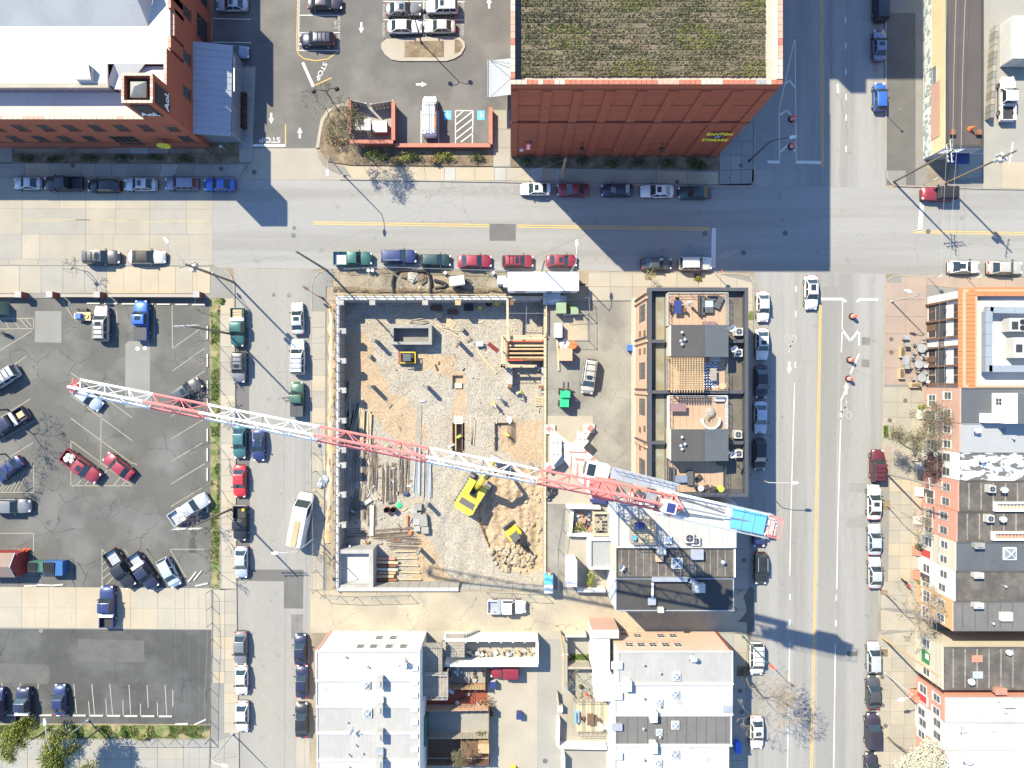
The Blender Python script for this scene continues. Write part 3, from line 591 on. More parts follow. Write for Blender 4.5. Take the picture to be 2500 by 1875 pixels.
def window(root, c, n, w=1.0, h=1.6, frame='white', glass='glass_win', nx=2, nz=2, sill='white_dull', name='window'):
    f,p,s = win_meshes(w,h,frame,glass,nx,nz,sill)
    o = inst(name, f, root, Vector(c)-ORG[root], NRM[n])
    inst('pane', p, o)
    if s: inst('sill', s, o)
    return o
def on_y(Y, u, v):
    z = H*(1-Y*S/(937.5-v)); return Vector(((u-1250)/S*(H-z)/H, Y, z))
def on_x(X, u, v):
    z = H*(1-X*S/(u-1250)); return Vector((X, (937.5-v)/S*(H-z)/H, z))
def rect(u0, v0, u1, v1, z):
    a = P(u0,v0,z); b = P(u1,v1,z); return a.x, b.x, b.y, a.y
def building(name, label, px_rect, z, wall, roof, par=.45, parmat=None, t=.3, base=0.0, cat='building', sides='NSEW', group=None):
    x0,x1,y0,y1 = rect(*px_rect, z)
    r = thing(name, label, cat, ((x0+x1)/2,(y0+y1)/2,base), group)
    MB().box(x0,x1,y0,y1,base,z-par).build('wall', wall, r)
    rf = MB().box(x0+t,x1-t,y0+t,y1-t,z-par+.002,z-par+.03).build('roof', roof, r)
    pm = parmat or wall
    if par > .05:
        for s,(a,b,c,d) in {'N':(x0,x1,y1-t,y1),'S':(x0,x1,y0,y0+t),'W':(x0,x0+t,y0+t,y1-t),'E':(x1-t,x1,y0+t,y1-t)}.items():
            if s in sides: MB().box(a,b,c,d,z-par,z).build('parapet', pm, r)
    return r, rf, x0, x1, y0, y1
MC = {}
def cached(k, f):
    if k not in MC: MC[k] = f()
    return MC[k]
def skylight(root, u, v, z, s=1.0, pane='glass_pale'):
    fm = cached('skf', lambda: MB().box(-.5,.5,-.5,.5,0,.25).add([(-.42,-.42,.27),(.42,-.42,.27),(0,0,.52),(.42,.42,.27),(-.42,.42,.27)],[(0,1,2)]).tube((-.45,-.45,.26),(0,0,.55),.04,4).tube((.45,-.45,.26),(0,0,.55),.04,4).tube((.45,.45,.26),(0,0,.55),.04,4).tube((-.45,.45,.26),(0,0,.55),.04,4).mesh('skylight','white'))
    pm = cached('skp'+pane, lambda: MB().add([(-.44,-.44,.262),(.44,-.44,.262),(.44,.44,.262),(-.44,.44,.262),(0,0,.53)],[(0,1,4),(1,2,4),(2,3,4),(3,0,4)]).mesh('pane',pane))
    o = pin('skylight', fm, root, P(u,v,z)); o.scale = (s,s,1); inst('pane', pm, o); return o
def chimney(root, u, v, z, l=.9, w=.7, h=1.3, m='wall_white'):
    c = P(u,v,z); return MB().obox(c,l,w,h).obox((c.x,c.y,c.z+h),l+.16,w+.16,.12).obox((c.x,c.y,c.z+h+.12),l*.5,w*.5,.15).build('chimney', m, root)
def vent(root, u, v, z, h=.5, r=.09, m='galv'):
    me = cached(('vent',h,r,m), lambda: MB().cyl((0,0,0),r,h,8).cyl((0,0,h),r*1.9,.1,8,r*.6).mesh('vent_pipe',m))
    return pin('vent_pipe', me, root, P(u,v,z))
def hatch(root, u, v, z, l=1.2, w=1.0, h=.5, m='galv', name='roof_hatch'):
    c = P(u,v,z); return MB().obox(c,l,w,h).obox((c.x,c.y,c.z+h),l+.1,w+.1,.08).build(name, m, root)
def ac_unit(u, v, z, label, s=.85, h=.8, m='white_dull', group='rooftop cooling units'):
    t = thing('ac_unit', label, 'air conditioner', P(u,v,z), group)
    t.scale = (s/.85,s/.85,h/.8)
    inst('casing', cached('acb'+m, lambda: MB().box(-.42,.42,-.42,.42,.05,.78).box(-.46,.46,-.46,.46,0,.05).mesh('casing',m)), t)
    inst('fan_grille', cached('acf', lambda: MB().cyl((0,0,.78),.33,.02,14).mesh('fan_grille','black')), t)
    inst('fan', cached('acfan', lambda: MB().cyl((0,0,.80),.12,.03,8).box(-.3,.3,-.05,.05,.8,.82).box(-.05,.05,-.3,.3,.8,.82).mesh('fan','steel')), t)
    return t
def dish(u, v, z, label, ang=225, s=1.0):
    t = thing('satellite_dish', label, 'satellite dish', P(u,v,z), 'satellite dishes', rz=R(ang)); t.scale = (s,s,s)
    inst('mast', cached('dm', lambda: MB().tube((0,0,0),(0,0,.7),.04,6).tube((-.3,0,.02),(.3,0,.02),.035,4).tube((0,-.3,.02),(0,.3,.02),.035,4).mesh('mast','steel')), t)
    inst('reflector', cached('dr', lambda: MB().tube((.05,0,.75),(.16,0,.9),.2,12,.42,cap=False).tube((.05,0,.75),(.04,0,.745),.2,12).mesh('reflector','white')), t)
    inst('arm', cached('da', lambda: MB().tube((.05,0,.6),(.62,0,.95),.03,5).obox((.62,0,.92),.14,.1,.1).mesh('arm','steel')), t)
    return t
def tiles_along(root, a, b, n, wdt, zt, mats, seed=3, name='coping_tile'):
    """row of separate coping tiles on a straight parapet from a to b"""
    rng = random.Random(seed); a = Vector(a); b = Vector(b); d = (b-a)/n; dn = d.normalized(); nn = Vector((-dn.y,dn.x,0))
    me = cached(('tile',round(d.length,2),wdt), lambda: MB().prism([(-d.length/2+.02,-wdt/2),(d.length/2-.02,-wdt/2),(d.length/2-.02,wdt/2),(-d.length/2+.02,wdt/2)],0,.09).mesh(name,'tile_red'))
    rz = math.atan2(d.y,d.x); run = 0; cur = mats[0]
    for i in range(n):
        if run <= 0: cur = rng.choice(mats); run = rng.randint(1,4)
        run -= 1
        c = a+d*(i+.5); c.z = zt; pin(name, me, root, c, rz=rz, mat=cur)
TILES = ['tile_red','tile_cream','tile_grey','tile_red','tile_pink','tile_cream']

# ---------------------------------------------------------------- brick office block with tower, upper left
X1,Y1,_ = P(372,250,15.5); XL = G(-420,0).x; YN = G(0,-260).y
ob = thing('office_building','long red brick office block with white roof and corner tower','building',(X1-20,Y1+10,0))
MB().box(XL,X1,Y1,YN,0,7.9).build('wall','brick_orange',ob)
MB().box(XL,X1-.45,Y1,Y1+.4,7.9,10.35).build('parapet','brick_orange',ob)
for v0,v1,z in ((117,262,12.1),(88,117,11.1),(20,88,10.2),(-22,20,11.1),(-200,-22,12.6)):
    ya = P(0,v0,z).y; yb = P(0,v1,z).y
    if v1 == 262: yb = Y1+.42
    MB().box(X1-.4,X1,yb,ya,7.9,z).build('parapet','brick_orange',ob)
    tiles_along(ob,(X1-.2,yb,0),(X1-.2,ya,0),max(2,int((ya-yb)/.62)),.36,z,['tile_cream','tile_pink','tile_cream'],seed=v0+300)
tiles_along(ob,(P(-160,0,10.35).x,Y1+.2,0),(P(352,0,10.35).x,Y1+.2,0),40,.36,10.35,['tile_pink','tile_cream','tile_pink','tile_cream'],seed=5)
rb = MB(); tx_ = P(296,0,15.5).x
ys = Y1+.4; yc = P(0,226,8.9).y; yt = P(0,64,10.6).y
xe = P(288,0,9).x; xe2 = P(262,0,10.6).x
rb.quad((XL,ys,8.0),(X1-.4,ys,8.0),(X1-.4,yc,8.9),(XL,yc,8.9))
pass
ym = P(0,203,10.6).y
rb.box(XL,xe2,ym,YN,10.3,10.6)
gy = P(0,155,10.6).y; rb.box(xe,X1-.4,yc,gy-.01,9.7,9.9); rb.box(xe2,X1-.4,gy,YN,10.3,10.6)
rb.add([(xe2,ym,10.6),(xe+.4,yc-.1,8.95),(tx_+.2,gy,10.6),(P(278,0,10.6).x,gy,10.6)],[(0,1,3),(1,2,3)])
yk = P(0,-80,13).y; xa_,xb_ = P(362,0,10.6).x,P(318,0,13).x
rb.quad((XL,yt,10.62),(xa_,yt,10.62),(xb_,yk,15.2),(XL,yk,15.2)); rb.add([(xa_,yt,10.62),(xa_+1,yk,10.62),(xb_,yk,15.2)],[(0,1,2)])
orf = rb.build('roof','roof_white',ob)
cl = MB().box(XL,xe-.2,yc,yc+.2,8.9,10.0).build('clerestory','glass_pale',ob)
for i in range(22): MB().box(xe-.9-i*1.35,xe-.82-i*1.35,yc-.05,yc+.0,8.9,10.0).build('mullion','galv',cl)
MB().box(XL,xe2+.1,yc-.1,ym+.02,10.0,10.58).build('eave','concrete_cream',ob)

c = P(205,180,11); MB().obox((c.x,c.y,10.5),2.0,1.6,.7).add([(c.x-1,c.y-.8,11.2),(c.x+1,c.y-.8,11.2),(c.x+1,c.y+.8,11.7),(c.x-1,c.y+.8,11.7)],[(0,1,2,3)]).obox((c.x,c.y+.8,10.5),2.0,.1,1.2).build('roof_vent','roof_white',ob)
# tower
tx0,tx1,ty0,ty1 = P(296,0,15.5).x,X1+.02,Y1-.02,P(0,178,15.5).y
tw = MB().box(tx0,tx1,ty0,ty0+.28,7.9,15.4).box(tx0,tx1,ty1-.28,ty1,7.9,15.4).box(tx0,tx0+.28,ty0+.28,ty1-.28,7.9,15.4).box(tx1-.28,tx1,ty0+.28,ty1-.28,7.9,15.4).build('tower','brick_orange',ob)
MB().box(tx0+.28,tx1-.28,ty0+.28,ty1-.28,14.3,14.5).build('tower_roof','roof_black',tw)
for a,b in (((tx0,ty0+.14),(tx1,ty0+.14)),((tx0,ty1-.14),(tx1,ty1-.14)),((tx0+.14,ty0+.3),(tx0+.14,ty1-.3)),((tx1-.14,ty0+.3),(tx1-.14,ty1-.3))):
    tiles_along(ob,(*a,0),(*b,0),6,.32,15.4,['tile_cream','tile_pink','tile_cream'],seed=int(a[0]*7))
cx,cy = (tx0+tx1)/2-.1,(ty0+ty1)/2
MB().obox((cx,cy,14.5),1.7,1.7,.5).add([(cx-.95,cy-.95,15.0),(cx+.95,cy-.95,15.0),(cx+.95,cy+.95,15.0),(cx-.95,cy+.95,15.0),(cx,cy,15.9)],[(0,1,4),(1,2,4),(2,3,4),(3,0,4)]).build('tower_lantern','concrete_grey',tw)
sp = MB().box(-45.0,-42.75,ty0-.12,ty0,11.6,14.9).build('sign_panel','sign_black',ob); sp['label'] = 'black sign panel with white lettering on the south face of the tower'
inst('lettering', text_mesh('lettering','Aol.',1.35,'white',depth=.04,bold=.03), sp, Vector((-43.85,ty0-.2,12.5))-ORG[ob], rot=(R(90),0,0))
sp2 = MB().box(tx1,tx1+.12,ty0+.25,ty0+2.6,11.6,14.9).build('sign_panel','sign_black',ob)
inst('lettering', text_mesh('lettering','Aol.',1.35,'white',depth=.04,bold=.03), sp2, Vector((tx1+.17,ty0+1.4,12.5))-ORG[ob], rot=(R(90),0,R(90)))
for x in (-80,):
    pass
for u in (-16,46,108,170,232,293,353,416): window(ob, on_y(Y1,u+2,311.5), 'S', 1.25,1.75,'timber_brown','glass_win',3,3,'brick_red')
for u in (-30,35,98,158,220,454): window(ob, on_y(Y1,u,338), 'S', 1.35,1.8,'timber_brown','glass_win',3,3,'brick_red')
window(ob, on_y(Y1,310,342.5), 'S', 3.3,2.9,'timber_brown','glass',4,3,'brick_red')
for v in (31,141,227,-60): window(ob, on_x(X1,455,v), 'E', 1.25,1.75,'timber_brown','glass_win',3,3,'brick_red')
for v in (70,-20): window(ob, on_x(X1,493,v), 'E', 3.0,3.0,'timber_brown','glass',4,3,'brick_red')
# belt line and round yellow sign on the wall
MB().box(XL,X1+.05,Y1-.06,Y1,2.2,2.38).build('belt_course','brick_red',ob)
c = on_y(Y1,400,341)
ys_ = thing('round_sign','round yellow wall sign with dark rings on a bracket','sign',(c.x,Y1,c.z))
MB().tube((c.x,Y1-.15,c.z+.75),(c.x,Y1-1.0,c.z+.75),.05,6).build('bracket','steel',ys_)
MB().tube((c.x,Y1-.75,c.z),(c.x,Y1-.95,c.z),.85,20).build('disc','yellow_sign',ys_)
for r0 in (.68,.42): 
    m_ = MB(); 
    for i in range(20):
        a0,a1 = i*math.pi/10,(i+1)*math.pi/10
        m_.add([(c.x+(r0)*math.cos(a0),Y1-.955,c.z+(r0)*math.sin(a0)),(c.x+(r0+.07)*math.cos(a0),Y1-.955,c.z+(r0+.07)*math.sin(a0)),(c.x+(r0+.07)*math.cos(a1),Y1-.955,c.z+(r0+.07)*math.sin(a1)),(c.x+r0*math.cos(a1),Y1-.955,c.z+r0*math.sin(a1))],[(0,1,2,3)])
    m_.build('ring','black',ys_)
MB().tube((c.x,Y1-.955,c.z),(c.x,Y1-.97,c.z),.16,12).build('hub','black',ys_)
# entrance canopy
ca = thing('entrance_canopy','grey sloping metal canopy with glass front beside the brick office','canopy',P(520,220,0))
a,b,c_,d = P(470,100,5.4),P(568,111,4.2),P(563,332,4.2),P(469,326,5.4)
MB().slab(d,c_,b,a,.12).build('canopy_roof','metal_grey',ca)
for i in range(1,14):
    t = i/14; p = a.lerp(d,t); q = b.lerp(c_,t); MB().tube(p+Vector((0,0,.02)),q+Vector((0,0,.02)),.025,4).build('seam','metal_blue',ca)
gf = MB().box(b.x-.35,b.x-.25,c_.y+.5,b.y-.5,.1,4.0).build('glass_front','glass_pale',ca)
for i in range(8):
    y = c_.y+.5+(b.y-c_.y-1)*i/7; MB().box(b.x-.4,b.x-.2,y-.06,y+.06,.1,4.05).build('post','metal_grey',ca)
MB().box(X1,b.x-.4,c_.y+.55,c_.y+.65,0,4.3).build('glass_front','glass_pale',ca)
MB().box(b.x+.1,b.x+.2,c_.y+6,b.y-1.5,3.75,4.15).build('gutter','galv',ca)
# clipped hedge in front of the canopy
def leafy(mb, c, rx, ry, rz, n, s, rng, core=True, mi=0, lo=.55):
    """leaf-sized faces spread through an ellipsoid"""
    for i in range(n):
        t = rng.uniform(0,2*math.pi); w = rng.uniform(-.5,1); k = rng.uniform(lo,1.05)
        q = math.sqrt(max(0,1-w*w)); p = Vector((c[0]+rx*k*q*math.cos(t), c[1]+ry*k*q*math.sin(t), c[2]+rz*k*w))
        d = Vector((rng.uniform(-1,1),rng.uniform(-1,1),rng.uniform(-.5,1))).normalized(); e = d.orthogonal().normalized()*s*rng.uniform(.6,1.3); f = d.cross(e)*.7
        mb.add([p-e,p+f,p+e,p-f],[(0,1,2,3)],mi)
rngh = random.Random(12)
hb = MB(); x0,x1,y0,y1 = rect(584,223,600,312,1.0); hb.box(x0+.12,x1-.12,y0+.12,y1-.12,.1,.85)
for i in range(700):
    p = Vector((rngh.uniform(x0,x1),rngh.uniform(y0,y1),rngh.uniform(.6,1.05))); e = Vector((rngh.uniform(-.1,.1),rngh.uniform(-.1,.1),rngh.uniform(-.05,.05))); f = Vector((-e.y,e.x,.06))
    hb.add([p-e,p+f,p+e,p-f],[(0,1,2,3)])
hb.build('clipped_hedge','hedge_red',label='dark red clipped hedge beside the shaded walk of the canopy',cat='hedge')

# ---------------------------------------------------------------- brick storage warehouse, upper centre
ZC = 22.8
sx0,sx1,sy0,_y = rect(1247,0,1910,206,ZC); syN = sy0+30
st = thing('storage_building','tall red brick storage warehouse with planted roof','building',((sx0+sx1)/2,sy0+12,0))
MB().box(sx0,sx1,sy0,syN,0,21.7).build('wall','brick_canton',st)
for a in ((sx0,sx1,sy0,sy0+.45),(sx0,sx0+.45,sy0+.45,syN),(sx1-.45,sx1,sy0+.45,syN)):
    MB().box(*a,21.7,ZC).build('parapet','brick_canton' ,st)
MB().box(sx1-.60,sx1-.452,sy0+.6,syN,21.7,ZC-.1).build('parapet_lining','roof_white',st)
tiles_along(st,(sx0,sy0+.22,0),(sx1,sy0+.22,0),50,.46,ZC,TILES,seed=8)
tiles_along(st,(sx1-.22,sy0+.55,0),(sx1-.22,sy0+22,0),30,.46,ZC,['tile_pink','tile_red','tile_pink','tile_cream'],seed=9)
tiles_along(st,(sx0+.22,sy0+.55,0),(sx0+.22,sy0+22,0),30,.46,ZC,['tile_pink','tile_cream','tile_red'],seed=10)
strf = MB().box(sx0+.45,sx1-.61,sy0+.45,syN,21.6,21.75).build('roof','gravel_light',st)
MB().box(sx0+.46,sx0+1.45,sy0+.5,syN,21.75,21.80).build('dark_strip','asphalt_dark',st)  # darker strip along the inside of the left parapet
gx0,gx1,_a,gy1 = rect(1272,-60,1868,187,21.9); gy0 = P(0,187,21.9).y
nrow = 22; rh = (13.1*(H-21.9)/H/S)
for i in range(nrow):
    ya = gy0+i*rh
    MB().box(gx0,gx1,ya+.03,ya+rh-.03,21.75,21.9).build('sedum_mat','sedum',st)
rg = random.Random(4); tf = MB(); tg = MB()
for i in range(24000):
    x = rg.uniform(gx0,gx1); r_ = rg.randrange(nrow); y = gy0+(r_+rg.uniform(.12,.88))*rh
    if rg.random() > .62+.5*math.sin(x*.7+math.sin(r_*1.3)*2)*math.sin(r_*.9+x*.21): continue
    s = rg.uniform(.07,.16); h = rg.uniform(.05,.2); b = (x,y,21.9); t = (tg if math.sin(x*.45+2)*math.sin(y*.8) > .45 and rg.random() < .55 else tf)
    t.add([(x-s,y-s,21.89),(x+s,y-s*.6,21.89),(x+s*.3,y+s,21.89),(x+rg.uniform(-s,s)*.5,y+rg.uniform(-s,s)*.5,21.9+h)],[(0,1,3),(1,2,3),(2,0,3)])
tf.build('sedum_tufts','sedum_tuft',st,kind='stuff'); tg.build('sedum_tufts','sedum_green',st,kind='stuff')
for u in (1254,1337,1414,1492,1571,1647,1727,1803,1883):
    x = P(u,0,21.5).x
    MB().box(max(sx0,x-.5),min(sx1,x+.5),sy0-.18,sy0,.3,12.3).box(max(sx0,x-.5),min(sx1,x+.5),sy0-.16,sy0,12.75,21.4).build('pilaster','brick_canton',st)
MB().box(sx0-.05,sx1+.05,sy0-.28,sy0,12.3,12.75).build('belt_course','brick_red',st)
MB().box(sx0,sx1,sy0-.05,sy0,17.2,17.32).build('belt_course','brick_red',st)
MB().box(sx0,sx1,sy0-.06,sy0,21.4,21.68).build('cornice','brick_red',st)
sg = thing('wall_sign','raised yellow storage company lettering with oval emblem on brick wall','sign',(0,sy0,7))
c1 = on_y(sy0,1757,323); c2 = on_y(sy0,1745,337); c3 = on_y(sy0,1751,330)
for b_,c_ in (('CANTON',c1),('STORAGE',c2)):
    o = inst('lettering', text_mesh('lettering',b_,.95,'yellow_sign',depth=.06,bold=.02), sg, Vector((c_.x,sy0-.25,c_.z))-ORG[sg], rot=(R(90),0,0)); o.scale = (.8,.95,1)
em = MB(); em.add([(c3.x+.75*math.cos(i*.314),sy0-.2,c3.z+.42*math.sin(i*.314)) for i in range(20)],[tuple(range(19,-1,-1))]); eo = em.build('emblem','navy',sg)
inst('lettering', text_mesh('lettering','of',.7,'white',depth=.02), eo, Vector((c3.x,sy0-.24,c3.z))-ORG[sg], rot=(R(90),0,0))
for i,(u,v,l) in enumerate(((1421,350,'black globe wall lamp on the storage wall near its middle'),(1615,351,'black globe wall lamp on the storage wall below the big sign'))):
    c = on_y(sy0,u,v); t = thing('wall_lamp',l,'lamp',c); MB().tube(c+Vector((0,0,.6)),c+Vector((0,-.7,.75)),.04,5).tube(c+Vector((0,-.7,.75)),c+Vector((0,-.7,.3)),.04,5).build('arm','black',t); MB().dome(c+Vector((0,-.7,-.1)),.32,.42,10,3).build('shade','black',t)
c = on_y(sy0,1290,351); t = thing('wall_banner','pink vertical banner with grey bracket on storage wall','banner',c)
MB().box(c.x-.38,c.x+.38,sy0-.35,sy0-.3,c.z-1.4,c.z+1.0).build('cloth','sign_pink',t); MB().box(c.x-.12,c.x+.12,sy0-.345,sy0-.36,c.z-1.2,c.z+.8).build('emblem','white',t); MB().tube((c.x,sy0,c.z+1.3),(c.x,sy0-.7,c.z+1.5),.09,6).build('bracket','galv',t)
for u,v in ((1475,365),(1602,367)): c = on_y(sy0,u,v); MB().box(c.x-.9,c.x+.9,sy0-.1,sy0,c.z-.5,c.z+.3).build('wall_vent','brick_red',st)
c = on_y(sy0,1273,363); MB().box(c.x-.25,c.x+.25,sy0-.3,sy0,c.z-.15,c.z+.25).build('wall_box','white',st)
# side canopy
cn = thing('side_canopy','pale blue glass canopy hung on rods from storage building','canopy',(sx0,P(0,190,4).y,3.6))
a,b,c_,d = P(1192,148,4.0),P(1247,142,3.8),P(1247,231,3.8),P(1192,238,4.0); b.x = sx0; c_.x = sx0
MB().slab(d,c_,b,a,.1).build('canopy_roof','canopy_glass',cn); MB().box(a.x-.1,a.x,d.y,a.y,3.85,4.12).build('gutter','metal_blue',cn)
for p,q in ((a,(sx0,P(0,118,6).y,7.0)),(a,(sx0,P(0,165,6).y,7.0)),(d,(sx0,P(0,200,6).y,7.0))): MB().tube(Vector(p)+Vector((.3,0,.05)),q,.035,5).build('tie_rod','steel',cn)
for i in range(11): y = d.y+.3+(a.y-d.y-.6)*i/10; MB().cyl((a.x+.35,y,4.0),.05,.04,6).build('bolt','steel',cn)

# ---------------------------------------------------------------- brick yard walls and bin enclosure
yw = thing('yard_wall','long low red brick wall around the accessible bays','wall',G(1030,360))
def wallseg(root, q, h, m, t=.3, name='wall_run', cop=None):
    a = G(*q[0]); b = G(*q[1]); d = (b-a).normalized(); n = Vector((-d.y,d.x,0))*t/2
    pl_ = [(a-n)[:2],(b-n)[:2],(b+n)[:2],(a+n)[:2]]
    o = MB().prism(pl_,0,h).build(name,m,root)
    if cop: n *= 1.25; MB().prism([(a-n-d*.03)[:2],(b-n+d*.03)[:2],(b+n+d*.03)[:2],(a+n-d*.03)[:2]],h+.002,h+.09).build('coping',cop,root)
for q in (((968,362),(1197,362)),((1198.5,359),(1198.5,271))): wallseg(yw,q,1.15,'brick_red',.42,cop='brick_wall')
be = thing('bin_enclosure','red brick bin enclosure with open wooden gate','enclosure',G(912,310))
for q in (((861,258),(861,338)),((863,358),(965,358)),((966,354),(966,262))): wallseg(be,q,1.9,'brick_red',.4,cop='brick_wall')
struct('enclosure_floor',[[(864,262),(963,262),(963,354),(864,354)]],.012,'concrete_grey')
for i,(q0,q1) in enumerate((((863,258),(900,266)),((912,268),(965,259)))):
    a,b = G(*q0),G(*q1); g = MB()
    for j in range(3): g.tube(a+Vector((0,0,.3+.7*j)),b+Vector((0,0,.3+.7*j)),.05,5)
    g.tube(a,a+Vector((0,0,2.0)),.07,6).tube(b,b+Vector((0,0,2.0)),.07,6); go = g.build('gate','galv',be)
    d = (b-a); nn = Vector((-d.y,d.x,0)).normalized()*.05
    for j in range(6):
        p = a+d*(j/6+.01); q = a+d*((j+1)/6-.01); MB().prism([(p-nn)[:2],(q-nn)[:2],(q+nn)[:2],(p+nn)[:2]],.1,1.9).build('board','wood_grey',go)
for i,(u,v,m,l) in enumerate(((891,313,'galv','grey bin with half-open lid in the brick enclosure, left one'),(932,318,'brick_wall','reddish bin with a grey lid in the brick enclosure, right one'))):
    c = G(u,v); t = thing('waste_bin',l,'bin',c); MB().obox((c.x,c.y,.1),1.9,1.4,1.2,taper=1.08).build('body',m,t); MB().slab(c+Vector((-1,-.75,1.35)),c+Vector((0.95 if i else 0,-.75,1.35)),c+Vector((.95 if i else 0,.75,1.45)),c+Vector((-1,.75,1.45)),.05).build('lid','galv',t)

# ---------------------------------------------------------------- cream building with mural wall, upper right
nb,nrf,x0,x1,y0,y1 = building('mural_building','narrow cream building with mural wall and long tar roof',(2310,-260,2402,359),4.95,'wall_yellow','roof_tar',.12,'roof_black')
MB().box(x0-.05,x0-.002,y0+.02,y1,.02,1.75).build('mural','mural',nb)
MB().box(x0-.06,x0-.052,y0+2.0,y0+9.5,1.75,3.7).build('repaint_patch','brick_pink',nb)
window(nb,on_x(x0,2272,200),'W',3.2,2.4,'galv','glass_pale',2,3,'white_dull')
MB().box(x0+.0,x1,y0-.05,y0-.002,0,4.8).build('end_facade','wall_shade_grey',nb)  # end wall's shade put into its colour as blue grey
MB().box(x0+1.8,x1-.4,y0-1.6,y0-.06,2.6,2.75).build('awning','navy',nb)
for (u,v) in ((2323,325),(2386,325)): hatch(nb,u,v,4.95,.55,.55,.35,'rust','roof_vent')
fw = thing('boundary_wall','old stone boundary wall beside the tar roofed building','wall',G(2352,180))
for i in range(14): 
    a,b = G(2353-.6*i,75+i*14.5),G(2353-.6*(i+1),75+(i+1)*14.5); wallseg(fw,((2420-i*.9,72+i*16),(2419-i*.9,87+i*16)),1.2,random.choice(['concrete_dull','block_grey','concrete_beige']),.45,'stone_block')
c = G(2480,105)
ct = thing('shipping_container','white ribbed shipping container in the upper right yard','container',(c.x+1,c.y,0))
x0,x1,y0,y1 = rect(2436,45,2530,143,0); x0 = P(2473,0,2.6).x; x1 = x0+2.45*1.6; y1 = P(0,38,2.6).y; y0 = P(0,143,2.6).y
MB().box(x0,x1,y0,y1,.15,2.6).build('shell','white',ct); MB().box(x0-.02,x1+.02,y0-.02,y0+.1,2.5,2.65).box(x0-.02,x1+.02,y1-.1,y1+.02,2.5,2.65).build('frame','white_dull',ct)
for i in range(20): y = y0+.2+(y1-y0-.4)*i/19; MB().box(x0-.05,x0-.002,y-.07,y+.07,.3,2.45).build('rib','white',ct)
for i in range(2): MB().box(x0+.1+i*1.95,x0+1.95+i*1.85,y0-.06,y0-.022,.25,2.45).build('door','white_dull',ct)

# ---------------------------------------------------------------- restaurant with orange tiled roof edge, right
rz_ = 7.6
rs,rrf,x0,x1,y0,y1 = building('restaurant','corner restaurant with orange roof edge and white roof','2352,707,2800,946' and (2352,707,2800,946),rz_,'wall_white','roof_white',.5,'brick_peach')
XW = x0
# pent roof of orange tiles along the west and north edges
ti = MB()
yy = [y1+.3-(y1-y0+.6)*i/24 for i in range(25)]
for i in range(24):
    o = MB().slab((XW-.45,yy[i+1]+.02,rz_-.35),(XW+1.35,yy[i+1]+.02,rz_+.25),(XW+1.35,yy[i]-.02,rz_+.25),(XW-.45,yy[i]-.02,rz_-.35),.12).build('roof_tile','tile_orange',rs)
nx_ = 14
for i in range(nx_):
    a = XW+1.4+i*1.3; MB().slab((a+.02,y1-.85,rz_+.25),(a+1.28,y1-.85,rz_+.25),(a+1.28,y1+.35,rz_-.2),(a+.02,y1+.35,rz_-.2),.12).build('roof_tile','tile_orange',rs)
MB().box(XW+1.35,XW+1.55,y0,y1-.9,rz_-.5,rz_+.35).build('roof_edge','brick_peach',rs)
def wpanel(root, X, v0, v1, u0, u1, m, name, d=.08):
    """panel on a west wall between apparent pixels (u for height, v along)"""
    z0 = H*(1-X*S/(u0-1250)); z1 = H*(1-X*S/(u1-1250)); zz = (z0+z1)/2; k = (H-zz)/H/S
    return MB().box(X-d,X-.003,(937.5-v1)*k,(937.5-v0)*k,max(0,z0),z1).build(name,m,root)
for v0,v1 in ((740,824),(850,937)):
    wpanel(rs,XW,v0,v1,2287,2310,'awning_grey','sign_band',.12)
    for k in range(4):
        va = v0+(v1-v0)*(k+.5)/4
        window(rs,on_x(XW,2276,va),'W',.95,1.3,'timber_brown','glass_win',1,2,None)
        window(rs,on_x(XW,2338,va),'W',.9,1.3,'timber_brown','glass_win',1,2,None)
    for vb in (v0-2,(v0+v1)/2,v1+1):
        k = (H-3.6)/H/S; y = (937.5-vb)*k; MB().box(XW-.35,XW-.003,y-.13,y+.13,0,rz_-.5).build('timber_post','timber_brown',rs)
    for va in (v0+16,v1-16):
        c = on_x(XW,2313,va); MB().tube(c,c+Vector((-.5,0,.3)),.04,5).dome(c+Vector((-.5,0,.1)),.16,.22,8,3).build('wall_lamp','black',rs)
window(rs,on_x(XW,2300,838),'W',1.6,.7,'timber_brown','glass_pale',2,1,'timber_brown')
for v0,v1 in ((790,808),(872,884)): wpanel(rs,XW,v0,v1,2264,2286,'timber_brown','door',.1)
MB().box(XW+.5,x1,y1,y1+.06,.4,6.9).build('end_facade','wall_cream',rs)
# roof ducts and plant
du = thing('roof_duct','long pale bent ventilation duct on the restaurant roof, U shaped','duct',P(2420,830,rz_))
def duct(root, pts, w, h, z, m='duct'):
    for (a,b) in zip(pts,pts[1:]):
        p,q = P(*a,z),P(*b,z); n_ = max(1,int((q-p).length/1.3)); d = (q-p)/n_
        for i in range(n_):
            s0 = p+d*i; s1 = p+d*(i+1)-d.normalized()*.03; nn = Vector((-d.y,d.x,0)).normalized()*w/2; e = d.normalized()*(w/2 if i == n_-1 else 0)
            MB().prism([(s0-nn)[:2],(s1-nn+e)[:2],(s1+nn+e)[:2],(s0+nn)[:2]],z-h,z).build('duct_section',m,root)
duct(du,[(2415,760),(2415,900),(2530,900)],.85,.8,8.6); 
du2 = thing('roof_duct','shorter pale duct curving at the top of the restaurant roof','duct',P(2420,770,rz_))
duct(du2,[(2413,787),(2418,756),(2510,758)],.8,.7,8.5)
